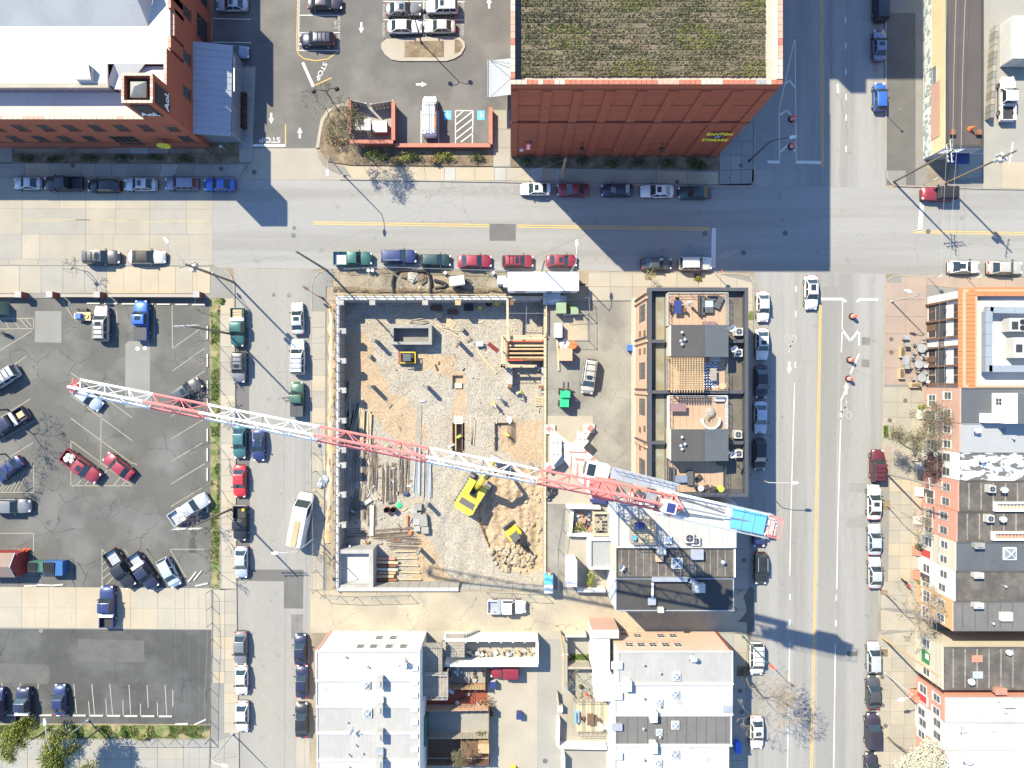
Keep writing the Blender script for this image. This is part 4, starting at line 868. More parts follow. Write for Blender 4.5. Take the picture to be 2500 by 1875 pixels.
for (u,v,l) in ((2483,795,'large cream rooftop plant unit with two fans, upper one'),(2493,850,'large cream rooftop plant unit with two fans, lower one')):
    t = thing('plant_unit',l,'air conditioner',P(u,v,rz_-.4),'rooftop cooling units'); c = P(u,v,rz_-.4)
    MB().obox(c,4.0,1.7 if v < 820 else 2.6,1.4).build('casing','white_dull',t); MB().obox((c.x-1.3,c.y-.1,c.z+1.4),.8,1.0,.03).build('grille','dark_plastic',t)
    for dx,dy in ((-.35,.35),(-.35,-.4)) if v < 820 else ((.2,-.7),(1.0,-.7)): MB().cyl((c.x+dx,c.y+dy,c.z+1.4),.34,.06,14).build('fan','black',t)

# ---------------------------------------------------------------- east terrace of row houses
HZ = 8.0
def rowhouse(label, v0, v1, uf, wall, roof, z=HZ, ups=(), los=(), door=None, ribs=0, steps='marble', frame='white', cornice=None, roofdark=False, par=.3):
    r,rf,x0,x1,y0,y1 = building('row_house',label,(uf,v0,2760,v1),z,wall,roof,.12,roof,.1,cat='house',group='east row houses')
    X = x0
    for (u,v) in ups: window(r,on_x(X,u,v),'W',.9,1.4,frame,'glass_mid',1,2,'white_dull')
    for it in los:
        u,v = it[:2]; w = it[2] if len(it) > 2 else .95; window(r,on_x(X,u,v),'W',w,1.45,frame,'glass_mid',1 if w < 1.3 else 2,2,'white_dull')
    if door:
        v,dm = door; y = (937.5-v)/S*(H-1.2)/H
        d = MB().box(X-.07,X-.003,y-.5,y+.5,.5,2.6).build('door',dm,r); MB().box(X-.09,X-.072,y+.3,y+.38,1.4,1.5).build('handle','steel',d)
        MB().box(X-.1,X-.002,y-.62,y-.52,.4,2.75).box(X-.1,X-.002,y+.52,y+.62,.4,2.75).box(X-.1,X-.002,y-.62,y+.62,2.75,2.95).build('door_frame',frame,r)
        for k in range(3): MB().box(X-.35*(3-k),X-.003,y-.65,y+.65,.0,.17*(k+1)+.1).build('step',steps,r)
    MB().box(X-.18,X-.002,y0+.02,y1-.02,z-.3,z-.02).build('cornice',cornice or wall,r)
    for i in range(ribs):
        xx = X+1.2+i*(14.0/max(1,ribs)); MB().box(xx,xx+.16,y0+.25,y1-.25,z-.09,z-.05).build('roof_seam','roof_rib',r)
    return r,rf,X,y0,y1
e1 = rowhouse('pink brick row house next to the restaurant with shaded black roof',947,1033,2347,'brick_pink','roof_slate',ups=((2314,966),(2313,1008)),los=((2276,978,1.5),),door=(1012,'door_dark'))  # dark roof colour stands in for the restaurant's shadow
e2 = rowhouse('pink brick row house with pale grey patched roof',1034,1105,2346,'brick_pink','roof_lightgrey',ups=((2313,1048),(2313,1084)),los=((2276,1050),(2272,1085,1.3)))
e3 = rowhouse('white painted row house with peeling black and white roof',1106,1173,2343,'wall_white','roof_patch',ups=((2311,1116),(2310,1151)),los=((2272,1114,1.1),),door=(1137,'door_dark'),frame='white_dull',cornice='wall_white')
e4 = rowhouse('salmon brick row house, upper of the pair with striped brown roofs',1174,1249,2342,'brick_salmon','roof_brown',ups=((2311,1189),(2309,1224)),los=((2272,1219,1.2),),door=(1203,'door_dark'),ribs=9,frame='white_dull')
e5 = rowhouse('salmon brick row house, lower of the pair with striped brown roofs',1250,1323,2338,'brick_salmon','roof_brown',ups=((2305,1259),(2304,1294)),los=((2268,1253,1.2),(2267,1288)),door=(1272,'door_dark'),ribs=9,frame='white_dull')
e6 = rowhouse('cream row house with red door and blue grey roof',1324,1394,2335,'wall_cream','roof_slate',ups=((2306,1330),(2304,1365)),los=((2267,1323,1.2),),door=(1349,'door_red'),steps='terracotta')
e7 = rowhouse('white row house with black shutters and dark brown roof',1395,1468,2333,'wall_white','roof_brown',ups=((2304,1402),(2300,1434)),los=((2262,1388,1.1),(2260,1424)),door=(1408,'door_dark'),steps='terracotta')
e8 = rowhouse('ochre end row house with grey sheet roof',1469,1541,2328,'paint_ochre','roof_grey',ups=((2298,1472),(2297,1507)),los=((2262,1456,1.5),(2260,1495,1.5)))
for k,o in enumerate((e8,)):
    r,rf,X,y0,y1 = o
    for i in range(9): MB().box(X+1.2+i*1.6,X+1.24+i*1.6,y0+.25,y1-.25,HZ-.09,HZ-.06).build('roof_seam','roof_black',r)
e9 = rowhouse('cream corner shop house with green door and ribbed dark roof',1580,1685,2304,'wall_cream','roof_brown',z=6.3,ups=(),los=((2262,1570),(2262,1640)),ribs=9)
wpanel(e9[0],e9[2],1590,1618,2252,2270,'door_green','shop_front',.12); wpanel(e9[0],e9[2],1597,1610,2262,2270,'white','notice',.14)
e10 = rowhouse('salmon row house with red door and bluish white roof, below the corner shop',1703,1764,2308,'brick_salmon','roof_bluewhite',z=6.6,ups=((2287,1704),(2286,1736)),los=((2254,1683,1.1),),door=(1700,'door_red'),steps='terracotta')
e11 = rowhouse('narrow white row house between two salmon ones, pale blue roof',1765,1832,2307,'wall_white','roof_bluewhite',z=6.6,ups=((2288,1765),(2288,1796)),los=((2253,1765),(2250,1738)),frame='white_dull')
e12 = rowhouse('salmon row house behind the white blossom tree, bright white roof',1833,1990,2308,'brick_salmon','roof_white',z=6.6,ups=((2288,1826),(2286,1858)),los=((2250,1793),(2250,1846)))
# east roof equipment
RZ = HZ-.1
ac_unit(2413,1192,RZ,'white cooling unit on the upper striped brown roof',.9); ac_unit(2409,1264,RZ,'white cooling unit on the lower striped brown roof',.9)
for i,(u,v,a,l) in enumerate(((2443,1192,200,'satellite dish on the upper striped brown roof'),(2440,1263,200,'satellite dish on the lower striped brown roof'),(2378,1057-10,200,'satellite dish on the pale grey patched roof'),(2390,1118,200,'satellite dish on the peeling black and white roof'),(2455,1585,200,'satellite dish at the edge of the alley roof'))): dish(u,v,RZ if i < 4 else 6,l,a)
for r,u,v in ((e6,2382,1329),(e7,2380,1401),(e8,2380,1474)): chimney(r[0],u,v,RZ,1.1,.6,.7,'block_grey' if r is e6 else 'white_dull')
skylight(e6[0],2463,1351,RZ,1.6); hatch(e8[0],2452,1503,RZ,1.4,1.0,.4,'white'); 
for (r,u0,v0,u1,v1,m) in ((e4,2430,1226,2560,1249,'tile_cream'),(e5,2425,1299,2560,1320,'brick_salmon')):
    x0,x1,y0,y1 = rect(u0,v0,u1,v1,RZ+.5); w = MB()
    w.box(x0,x1,y1-.25,y1,RZ,RZ+.5).box(x0,x1,y0,y0+.25,RZ,RZ+.5).box(x0,x0+.3,y0+.25,y1-.25,RZ,RZ+.5); wo = w.build('light_well','white',r[0])
    for i in range(14): MB().tube((x0+.35+i*.45,y0+.28,RZ+.06),(x0+.35+i*.45,y1-.28,RZ+.06),.2,6).build('roof_tile','brick_salmon' if m != 'tile_cream' else m,wo)
x0,x1,y0,y1 = rect(2453,960,2700,1034,10.2); pw = MB().box(x0,x1,y0,y1,RZ,10.2).build('penthouse','wall_white',e1[0]); MB().box(x0+1.6,x1,y0-.02,y1+.02,10.2,10.3).build('penthouse_roof','roof_slate',pw)
window(e1[0],Vector((x0,(y0+y1)/2+.8,9.2)),'W',.8,1.0,'white','glass_win',2,2,None); MB().box(x0-1.6,x0,y0,y0+1.2,RZ,9.0).build('stair_box','wall_white',pw)
hatch(e9[0],2382,1606,6.0,1.3,.8,.25,'terracotta','roof_vent'); hatch(e9[0],2384,1646,6.0,1.2,.8,.2,'canopy_glass','roof_light'); dish(2362,1660,6.0,'satellite dish on the corner shop roof',120)
chimney(e9[0],2433,1681,6.0,1.3,.7,.8,'terracotta'); chimney(e10[0],2456,1712,6.3,1.2,.8,.7,'wall_white'); dish(2343,1772,6.3,'satellite dish on the bluish white roof'); dish(2352,1842,6.3,'satellite dish on the bright white roof',200,1.4)
for r,(u,v) in ((e10,(2432,1707)),(e10,(2450,1735)),(e11,(2420,1780)),(e12,(2405,1845)),(e12,(2436,1843))): vent(r[0],u,v,6.3)
ag_ = struct('alley',[[(2262,1494),(3000,1500),(3000,1545),(2262,1540)]],.02,'concrete_dull')
for i in range(4): vent(e3[0],2400+i*22,1140+7*(i%2),RZ)
for (r,u,v) in ((e2,2470,1070),(e7,2450,1430),(e8,2420,1520)): vent(r[0],u,v,RZ)

# ---------------------------------------------------------------- dark-roofed townhouse block with roof decks
TZ = 11.4
tb,trf,x0,x1,y0,y1 = building('townhouse_block','brick townhouse block with dark parapets and roof decks','0' and (1583,702,1827,1213),TZ,'brick_peach','roof_flat',1.0,'parapet_dark',.42)
TX0,TX1,TY0,TY1 = x0,x1,y0,y1
for v in (833,957,1081):
    y = P(0,v,TZ).y; a = P(1583,0,TZ).x+.42
    for (u0,u1) in ((1592,1624),(1779,1815)) if v != 957 else ((1592,1815),):
        MB().box(P(u0,0,TZ).x,P(u1,0,TZ).x,y-.2,y+.2,TZ-1,TZ-.003).build('party_wall','parapet_dark',tb)
for i,(v0,v1) in enumerate(((722,832),(838,955),(962,1079),(1085,1200))):
    MB().box(P(1602,0,10.45).x,P(1622,0,10.45).x,P(0,v1,10.45).y,P(0,v0,10.45).y,TZ-.97,TZ-.955).build('damp_patch','algae',tb)
# west facade: tall windows, small windows, bands, downpipes, white ground floor strip
for v in (765,905,993,1140): window(tb,on_x(TX0,1568,v),'W',1.9,3.6,'parapet_dark','glass_win',2,4,'brick_peach')
for v in (815,859,1049,1092):
    window(tb,on_x(TX0,1563,v),'W',.55,1.0,'timber_brown','glass_win',1,1,None); window(tb,on_x(TX0,1574,v-2),'W',.55,1.0,'timber_brown','glass_win',1,1,None)
MB().box(TX0-.12,TX0-.003,TY0+.05,TY1-.05,.0,2.6).build('ground_floor_trim','wall_cream',tb)
for v in (738,838,960,1083): 
    y = (937.5-v)/S*(H-6)/H
    MB().box(TX0-.22,TX0-.003,y-.12,y+.12,2.7,TZ-.4).build('brick_pier','brick_peach',tb)
    MB().box(TX0-.2,TX0-.002,y+.5,y+.62,2.7,TZ-1).build('downpipe','parapet_dark',tb)
# decks
def deck(root, q, z, planks, m, name='deck'):
    x0,x1,y0,y1 = rect(*q,z); o = MB().box(x0,x1,y0,y1,TZ-.95,z-.04).build(name,'wood_grey',root)
    for i in range(planks):
        a = x0+(x1-x0)*i/planks; MB().box(a+.015,x0+(x1-x0)*(i+1)/planks-.015,y0,y1,z-.04,z).build('plank',m,o)
    return x0,x1,y0,y1
def railing(root, x0, x1, y0, y1, z, m, sides='NSEW', h=1.05, n=5):
    mb = MB(); rr = .035
    segs = {'N':((x0,y1),(x1,y1)),'S':((x0,y0),(x1,y0)),'W':((x0,y0),(x0,y1)),'E':((x1,y0),(x1,y1))}
    for s in sides:
        a,b = segs[s]; a = Vector((*a,z)); b = Vector((*b,z))
        for hh in (h,h*.55,.15): mb.tube(a+Vector((0,0,hh)),b+Vector((0,0,hh)),rr,4)
        for i in range(n+1): p = a.lerp(b,i/n); mb.tube(p,p+Vector((0,0,h)),rr,4)
    return mb.build('railing',m,root)
DZ = 10.95
D = {}
for i,(q,m,rm) in enumerate((((1626,717,1771,797),'deck_tan','white_dull'),((1628,870,1770,953),'deck_tan','wood_grey'),((1629,966,1770,1050),'deck_tan','white'),((1628,1120,1766,1201),'deck_tan','parapet_dark'))):
    D[i] = deck(tb,q,DZ,9,m); railing(tb,*D[i],DZ,rm)
for i,(v0,v1) in enumerate(((795,869),(1050,1124))):
    x0,x1,y0,y1 = rect(1640,v0,1779,v1,13.5); xm = P(1718,0,13.5).x
    sh = MB().box(x0,xm,y0,y1,TZ-.9,13.35).box(xm,x1,y0,y1,TZ-.9,12.9).build('stair_house','wall_cream',tb)
    MB().box(x0-.1,xm,y0-.1,y1+.1,13.35,13.5).build('flat_roof','roof_dark',sh); MB().slab((xm+.03,y0-.1,13.5),(x1+.1,y0-.1,13.1),(x1+.1,y1+.1,13.1),(xm+.03,y1+.1,13.5),.15).build('sloped_roof','roof_slate',sh)
    MB().box(x0-.16,x0-.102,y0,y1,13.28,13.52).build('gutter','white',sh)
    for (u,v) in ((1664,812),(1671,829),(1661,833),(1664,841)): vent(tb,u,v+(v0-795),13.5,.35,.1,'galv')
    MB().box(xm-.04,xm+.04,y0-.1,y1+.1,13.5,13.56).build('ridge','parapet_dark',sh)
for i,(u,v,l) in enumerate(((1799,811,'cooling unit beside the upper stair roof, top of a pair'),(1798,862,'cooling unit beside the upper stair roof, bottom of a pair'),(1797,1060,'cooling unit beside the lower stair roof, top of a pair'),(1798,1106,'cooling unit beside the lower stair roof, bottom of a pair'))): ac_unit(u,v,10.45,l,.95,.9)
for i,(u,v,l) in enumerate(((1780,800,'satellite dish at the corner of the upper stair roof'),(1785,850,'satellite dish between the upper pair of cooling units'),(1782,1106,'satellite dish beside the lowest cooling unit'))): dish(u,v,13.1 if i != 1 else 11.5,l,300,1.1)
# pergola
pg = thing('pergola','timber lattice pergola over the second roof deck','pergola',P(1675,912,DZ))
x0,x1,y0,y1 = rect(1637,872,1719,953,13.3)
for i in range(13): a = x0+.1+(x1-x0-.2)*i/12; MB().box(a-.05,a+.05,y0-.25,y1,13.18,13.3).build('rafter','wood',pg)
for i in range(15): a = y0+.1+(y1-y0-.2)*i/14; MB().box(x0,x1,a-.045,a+.045,13.303,13.34).build('lath','wood',pg)
for a,b in ((x0+.1,y0+.1),(x1-.1,y0+.1),(x0+.1,y1-.1),(x1-.1,y1-.1)): MB().box(a-.07,a+.07,b-.07,b+.07,DZ,13.17).build('post','wood',pg)
# black side steps, courtyard door hoods
MB().box(TX1-3.0,TX1-.5,TY0+.3,TY0+.8,TZ-.9,TZ-.5).build('step','parapet_dark',tb)

# ---------------------------------------------------------------- buildings south of the townhouses
wb,wrf,x0,x1,y0,y1 = building('white_roof_house','low house with flat white roof under the crane counterweight',(1505,1228,1798,1338),8.4,'wall_white','roof_bluewhite',.25,'roof_white_dirty',.25)
for i in range(1,9): a = x0+(x1-x0)*i/9; MB().box(a-.02,a+.02,y0+.3,y1-.3,8.18,8.2).build('roof_seam','roof_silver',wb)
bb,brf,x0,x1,y0,y1 = building('brown_roof_house','house with dark brown ribbed roof below the white roof',(1505,1339,1796,1411),8.2,'wall_cream','roof_brown',.15,'roof_black',.15)
for i in range(15): a = x0+.6+(x1-x0-1)*i/15; MB().box(a,a+.1,y0+.2,y1-.2,8.08,8.13).build('roof_seam','roof_rib',bb)
MB().box(x1-.25,x1-.02,y0+.1,y1-.1,8.2,8.26).build('edge_trim','white',bb)
kb,krf,x0,x1,y0,y1 = building('black_roof_house','corner house with plain black roof beside the alley',(1503,1412,1792,1492),8.0,'wall_white','roof_black',.15,'galv',.12)
ac_unit(1680,1311,8.2,'cream cooling unit on the white roof below the crane',1.2,.8); ac_unit(1697,1320,8.2,'second cream unit beside it on the white roof',1.1,.5)
hatch(wb,1629,1316,8.2,.9,.9,.3,'white'); skylight(bb,1652,1374,8.08,1.35); hatch(bb,1699,1351,8.08,1.5,1.2,.6,'galv'); hatch(bb,1612,1341,8.08,1.0,.9,.8,'white_dull','vent_stack'); hatch(bb,1608,1359,8.08,.9,.9,.5,'brick_peach','vent_stack')
vent(bb,1762,1370,8.08,.7,.14); dish(1512,1380,8.08,'satellite dish on the brown ribbed roof',330,1.1)
kd = thing('roof_duct','silver duct with square fan box on the black roof','duct',P(1660,1420,7.9)); duct(kd,[(1592,1415),(1680,1415),(1698,1424)],.55,.5,8.5,'galv'); c = P(1703,1432,8.0); MB().obox(c,1.5,1.1,.9).build('fan_box','white_dull',kd); duct(kd,[(1594,1424),(1593,1468)],.25,.3,8.3,'white')
hatch(kb,1590,1466,7.9,.9,.8,.4,'galv'); hatch(kb,1611,1486,7.9,.7,.6,.5,'white_dull','vent_stack')
# timber roof terrace with stair on the white roof
rt = thing('roof_terrace','weathered timber roof terrace at the left end of the white roof','deck',P(1560,1280,8.4))
x0,x1,y0,y1 = rect(1540,1270,1597,1325,9.3); MB().box(x0,x1,y0,y1,8.25,9.2).build('frame','wood_grey',rt)
for i in range(10): a = y0+(y1-y0)*i/10; MB().box(x0,x1,a+.02,a+(y1-y0)/10-.02,9.2,9.26).build('plank','wood_pale',rt)
railing(rt,x0,x1,y0,y1,9.26,'wood_grey')
c = P(1560,1282,9.3); MB().obox(c,1.1,.8,.7).build('box','navy',rt); c = P(1548,1312,9.3); MB().obox(c,.4,.5,.5).build('box','sky_blue',rt)
# back extensions and yard left of these
pv = thing('garden_wall','white rendered wall of the back garden near the crane foot','wall',G(1420,1240))
for q,h,m in ((((1382,1232),(1462,1234)),2.0,'wall_white'),(((1384,1302),(1452,1304)),1.0,'wall_white'),(((1396,1242),(1392,1296)),1.1,'wall_white'),(((1408,1435),(1475,1436)),1.4,'wall_white')): wallseg(pv,q,h,m,.35)
pt_ = thing('timber_pergola','grey timber pergola frame in the back garden','pergola',G(1475,1278)); x0,x1,y0,y1 = rect(1447,1250,1500,1308,2.6)
for a in ((x0,x1,y1-.25,y1),(x0,x1,y0,y0+.25),(x0,x0+.25,y0+.25,y1-.25),(x1-.25,x1,y0+.25,y1-.25)): MB().box(*a,2.35,2.6).build('beam','wood_pale',pt_)
for i in range(7): a = y0+.3+(y1-y0-.6)*i/6; MB().box(x0+.25,x1-.25,a-.04,a+.04,2.4,2.5).build('rafter','wood_grey',pt_)
for a in ((x0+.1,y0+.1),(x1-.1,y0+.1),(x0+.1,y1-.1),(x1-.1,y1-.1)): MB().box(a[0]-.09,a[0]+.09,a[1]-.09,a[1]+.09,0,2.34).build('post','wood_grey',pt_)
gs,gsf,x0,x1,y0,y1 = building('flat_shed','low shed with grey flat roof and white rim',(1438,1315,1506,1390),3.4,'wall_white','roof_lightgrey' if 0 else 'roof_silver2',.4,'white',.3)
ex,exf,x0,x1,y0,y1 = building('rear_extension','white rear extension beside the brown ribbed roof',(1497,1275,1544,1338),5.2,'wall_white','roof_white',.2,'white',.2)
x0,x1,y0,y1 = rect(1384,1368,1408,1432,3.0); MB().box(x0,x1,y0,y1,0,2.9).box(x0-.05,x1+.05,y0-.05,y1+.05,2.9,3.0).build('garden_shed','white',label='narrow white shed beside the yard fence',cat='shed')
# ---------------------------------------------------------------- bottom left terrace (white roofs)
bx0 = 770
bt = []
for i,(v0,v1,m,l) in enumerate(((1589,1661,'roof_bluewhite','white end row house with windows facing the alley'),(1662,1725,'roof_bluewhite','row house with smooth pale blue roof, second from the alley'),(1726,1790,'roof_silver','row house with streaked grey roof, third from the alley'),(1791,1856,'roof_silver','row house with grey roof and two chimneys, fourth from the alley'),(1857,1990,'roof_bluewhite','row house at the bottom edge of the left terrace'))):
    r,rf,x0,x1,y0,y1 = building('row_house',l,(bx0+i,v0,1025,v1),7.0,'wall_white','roof_silver' if m == 'roof_silver' else m,.14,'roof_white_dirty',.18,cat='house',group='lower left row houses')
    MB().box(x0-.04,x1,y0-.09,y0+.12,6.86,7.12).build('ridge','roof_white',r); bt.append(r)
    if i > 0: chimney(r,930,v0-2,7.0,.7,1.3,1.0,'concrete_white')
    for k in range((2,0,2,3,1)[i]): vent(r,845+(i*37+k*53)%70,v0+14+(k*23+i*11)%44,6.9,.3+.1*k,.07)
YB = P(0,1589,7).y; r = bt[0]
for u in (926,960): window(r,on_y(YB,u,1557),'N',.8,1.2,'white_dull','glass_win',1,2,'white_dull')
for u in (880,912,950,985): window(r,on_y(YB,u,1578),'N',.8,1.2,'white_dull','glass_win',1,2,'white_dull')
xb = P(770,0,7).x; MB().box(xb-.06,xb-.002,P(0,1660,6).y,YB,0,6.8).build('brick_side','brick_salmon',r); MB().box(xb+.05,xb+.35,YB+.002,YB+.06,.1,6.8).build('brick_quoin','brick_salmon',r)
skylight(bt[1],896,1672,6.9,.9); skylight(bt[2],898,1740,6.9,1.1); hatch(bt[1],929,1706,6.9,.8,.8,.4,'white'); hatch(bt[3],928,1831,6.9,.9,.8,.4,'galv'); dish(862,1780,6.9,'round drum vent dish on the third grey roof',0,1.0); dish(992,1612,6.9,'satellite dish on the white end roof by the alley',200,1.2)
for i in range(8): hatch(bt[min(4,i//2)],1012,1630+i*33,6.95,.8,.55,.15,'white','roof_light')
# rear yards of the left terrace: white walled yard, decks, fences
wy = thing('yard_wall','white walled storage yard beside the alley','wall',G(1200,1575))
for q,h in ((((1086,1546),(1312,1546)),2.6),(((1090,1606),(1312,1606)),2.6),(((1310,1549),(1310,1603)),2.6)): wallseg(wy,q,h,'wall_white',.35)
for i in range(7): x = G(1140+i*28,0).x; MB().box(x-.1,x+.1,G(0,1553).y,G(0,1549).y,0,2.5).build('buttress','wall_white',wy)
struct('yard_floor',[[(1090,1549),(1307,1549),(1307,1603),(1090,1603)]],.02,'concrete_cream')
x0,x1,y0,y1 = rect(1088,1548,1134,1605,2.5); d1 = thing('raised_deck','small grey deck with stair in the white walled yard','deck',G(1110,1575)); MB().box(x0,x1,y0,y1,2.3,2.42).build('frame','wood_grey',d1)
for i in range(8): a = y0+(y1-y0)*i/8; MB().box(x0,x1,a+.02,a+(y1-y0)/8-.02,2.42,2.47).build('plank','wood_grey',d1)
for i in range(6): MB().box(x1+i*.28,x1+(i+1)*.28,y1-1.0,y1-.1,2.2-i*.35,2.3-i*.35).build('step','wood_grey',d1)
for i,(u0,v0,u1,v1,l,m) in enumerate(((1027,1570,1080,1640,'grey balcony deck behind the end house, upper one','wood_grey'),(1027,1641,1094,1700,'grey balcony deck behind the second house, lower one','wood_grey'))):
    x0,x1,y0,y1 = rect(u0,v0,u1,v1,4.0); t = thing('balcony_deck',l,'deck',G(1050,(v0+v1)/2)); MB().box(x0,x1,y0,y1,3.8,3.92).build('frame','wood_brown',t)
    for k in range(9): a = x0+(x1-x0)*k/9; MB().box(a+.02,a+(x1-x0)/9-.02,y0,y1,3.92,3.97).build('plank',m,t)
    railing(t,x0,x1,y0,y1,3.97,'white_dull' if i else 'wood_grey','NSE')
    for a in ((x1-.1,y0+.1),(x1-.1,y1-.1)): MB().box(a[0]-.09,a[0]+.09,a[1]-.09,a[1]+.09,0,3.78).build('post','wood_grey',t)
def fence_boards(name, label, q, h, m, step=.16, cat='fence'):
    a,b = G(*q[0]),G(*q[1]); d = b-a; n = max(2,int(d.length/.9)); t = thing(name,label,cat,a)
    for i in range(n+1): p = a+d*(i/n); MB().obox(p,.1,.1,h+.1,math.atan2(d.y,d.x)).build('post',m,t)
    k = max(1,int(d.length/.35)); nn = Vector((-d.y,d.x,0)).normalized()*.03
    for i in range(k): p = a+d*((i+.04)/k); r_ = a+d*((i+.96)/k); MB().prism([(p-nn)[:2],(r_-nn)[:2],(r_+nn)[:2],(p+nn)[:2]],.1,h).build('board',m,t)
struct('yard_floor',[[(1094,1618),(1187,1618),(1187,1668),(1094,1668)]],.02,'concrete_grey'); struct('yard_floor',[[(1040,1668),(1190,1668),(1190,1720),(1040,1720)]],.022,'brick_red'); struct('yard_floor',[[(1045,1734),(1193,1734),(1193,1785),(1045,1785)]],.02,'concrete_grey'); struct('yard_floor',[[(1045,1790),(1192,1790),(1192,1850),(1045,1850)]],.022,'wood_brown')
fence_boards('board_fence','brown board fence along the first small yard by the red jeep',((1186,1619),(1186,1670)),1.8,'wood_brown'); fence_boards('board_fence','orange brown board fence between the two upper yards',((1096,1669),(1185,1670)),1.7,'wood')
fence_boards('board_fence','pale board fence below the brick paved yard',((1040,1722),(1192,1720)),1.7,'brick_peach'); fence_boards('board_fence','dark board fence at the lane end of the lower yards',((1195,1722),(1194,1850)),1.8,'wood_brown'); fence_boards('board_fence','pale fence below the concrete yard',((1050,1788),(1192,1787)),1.7,'concrete_cream'); fence_boards('board_fence','long dark fence at the bottom of the planted yard',((1045,1852),(1196,1852)),1.7,'wood_brown')
x0,x1,y0,y1 = rect(1168,1818,1193,1838,1.9); MB().box(x0,x1,y0,y1,0,1.85).box(x0-.06,x1+.06,y0-.06,y1+.06,1.85,1.95).build('bin_store','wood',label='small orange timber store in the planted yard corner',cat='shed')
x0,x1,y0,y1 = rect(1026,1755,1040,1820,3.0); MB().box(x0,x1,y0,y1,0,3).box(x0-.1,x1+.1,y0-.1,y1+.1,3.0,3.1).build('green_lean_to','dumpster_green',label='dark green lean-to against the third row house',cat='shed')
# ---------------------------------------------------------------- bottom right terrace
ct_ = []
for i,(v0,v1,u0,u1,m,l) in enumerate(((1590,1670,1508,1790,'roof_silver','peach brick end row house with many alley windows'),(1671,1745,1500,1789,'roof_bluewhite','row house with smooth pale roof and two skylights'),(1746,1820,1500,1787,'roof_grey','row house with dark grey seamed roof'),(1821,1990,1500,1780,'roof_bluewhite','row house with pale roof at the bottom edge, right terrace'))):
    r,rf,x0,x1,y0,y1 = building('row_house',l,(u0,v0,u1,v1),7.2,'wall_white',m,.14,'roof_white_dirty',.18,cat='house',group='lower right row houses'); ct_.append(r)
    MB().box(x0,x1+.04,y0-.09,y0+.12,7.06,7.32).build('ridge','roof_white' if i != 1 else 'roof_white',r)
    chimney(r,1530 if i == 0 else 1592,v1-3,7.1,.8,1.2,.9,'wall_white'); vent(r,1570,v0+30,7.1); vent(r,1610,v0+50,7.1)
YB = P(0,1590,7.2).y; r = ct_[0]; MB().box(P(1508,0,7.2).x,P(1790,0,7.2).x,YB+.001,YB+.03,0,7.1).build('brick_face','brick_pale',r); YB += .03
for u in (1525,1556,1613,1643): window(r,on_y(YB,u,1552),'N',.85,1.3,'white_dull','glass_win',2,2,'brick_salmon')
for u in (1536,1565,1594,1625,1655): window(r,on_y(YB,u,1574),'N',.85,1.3,'white_dull','glass_win',2,2,'brick_salmon')
xb = P(1790,0,7.2).x; MB().box(xb-.35,xb-.05,YB+.002,YB+.06,.1,7.0).build('brick_quoin','brick_red',r)
for (i,u,v,s) in ((0,1651,1651,1.0),(1,1648,1694,1.0),(1,1609,1714,.85),(2,1648,1769,1.0),(2,1609,1787,.8),(3,1647,1840,1.1),(3,1607,1861,.9)): skylight(ct_[i],u,v,7.1,s)
dish(1691,1598,7.1,'satellite dish on the peach end house roof',200,1.2)
for i in range(12): a = P(1508+i*24,0,7.1).x; MB().box(a,a+.04,P(0,1817,7.1).y,P(0,1749,7.1).y,7.09,7.11).build('roof_seam','roof_black',ct_[2])
for i,v in enumerate((1622,1696,1772,1843)): hatch(ct_[i],1505,v,7.1,1.3,.8,.35,'white' if i != 2 else 'galv','roof_light')
hatch(ct_[1],1776,1729,7.1,1.1,.7,.15,'galv')
lo = [building('rear_wing',l,q,4.6,'wall_white','roof_white',.12,'white',.15,cat='house extension') for q,l in (((1447,1562,1489,1640),'white rear wing with cut corner behind the peach end house'),((1455,1641,1492,1712),'white rear wing behind the smooth pale roof'))]
x0,x1,y0,y1 = rect(1446,1540,1512,1561,5.0); gbo = MB().box(x0,x1,y0,y1-.06,0,4.6).build('rear_gable','wall_white',label='brick rear gable wall at the alley corner',cat='wall'); MB().box(x0,x1,y1-.058,y1,0,4.55).build('brick_face','brick_pink',gbo)
yw2 = thing('yard_wall','cream block wall around the back yard with the lawn strip','wall',G(1412,1580))
for q,h,m in ((((1378,1541),(1428,1541)),1.9,'wall_cream'),(((1380,1548),(1380,1675)),1.9,'concrete_beige'),(((1380,1618),(1446,1618)),1.8,'concrete_cream'),(((1358,1685),(1362,1715)),1.0,'concrete_cream')): wallseg(yw2,q,h,m,.3)
struct('yard_floor',[[(1382,1544),(1446,1544),(1446,1690),(1382,1690)]],.02,'concrete_grey'); struct('lawn',[[(1385,1596),(1444,1597),(1444,1612),(1385,1612)]],.05,'grass'); struct('yard_floor',[[(1372,1690),(1490,1690),(1490,1810),(1372,1810)]],.02,'concrete_beige'); struct('yard_floor',[[(1375,1825),(1490,1825),(1490,1990),(1375,1990)]],.02,'concrete_grey')
wl2 = thing('yard_wall','white garden wall along the narrow lane','wall',G(1360,1770))
for q,h in ((((1362,1745),(1360,1808)),1.6),(((1362,1811),(1478,1813)),1.5),(((1374,1832),(1374,1900)),1.6)): wallseg(wl2,q,h,'wall_white',.4)
x0,x1,y0,y1 = rect(1400,1710,1490,1790,1.6); t = thing('garden_deck','raised timber garden deck with furniture','deck',G(1445,1750)); MB().box(x0,x1,y0,y1,1.0,1.15).build('frame','wood_grey',t)
for k in range(12): a = x0+(x1-x0)*k/12; MB().box(a+.02,a+(x1-x0)/12-.02,y0,y1,1.15,1.2).build('plank','wood_pale' if k%3 else 'wood_grey',t)
railing(t,x0,x1,y0,y1,1.2,'wood_grey','NS',n=8)
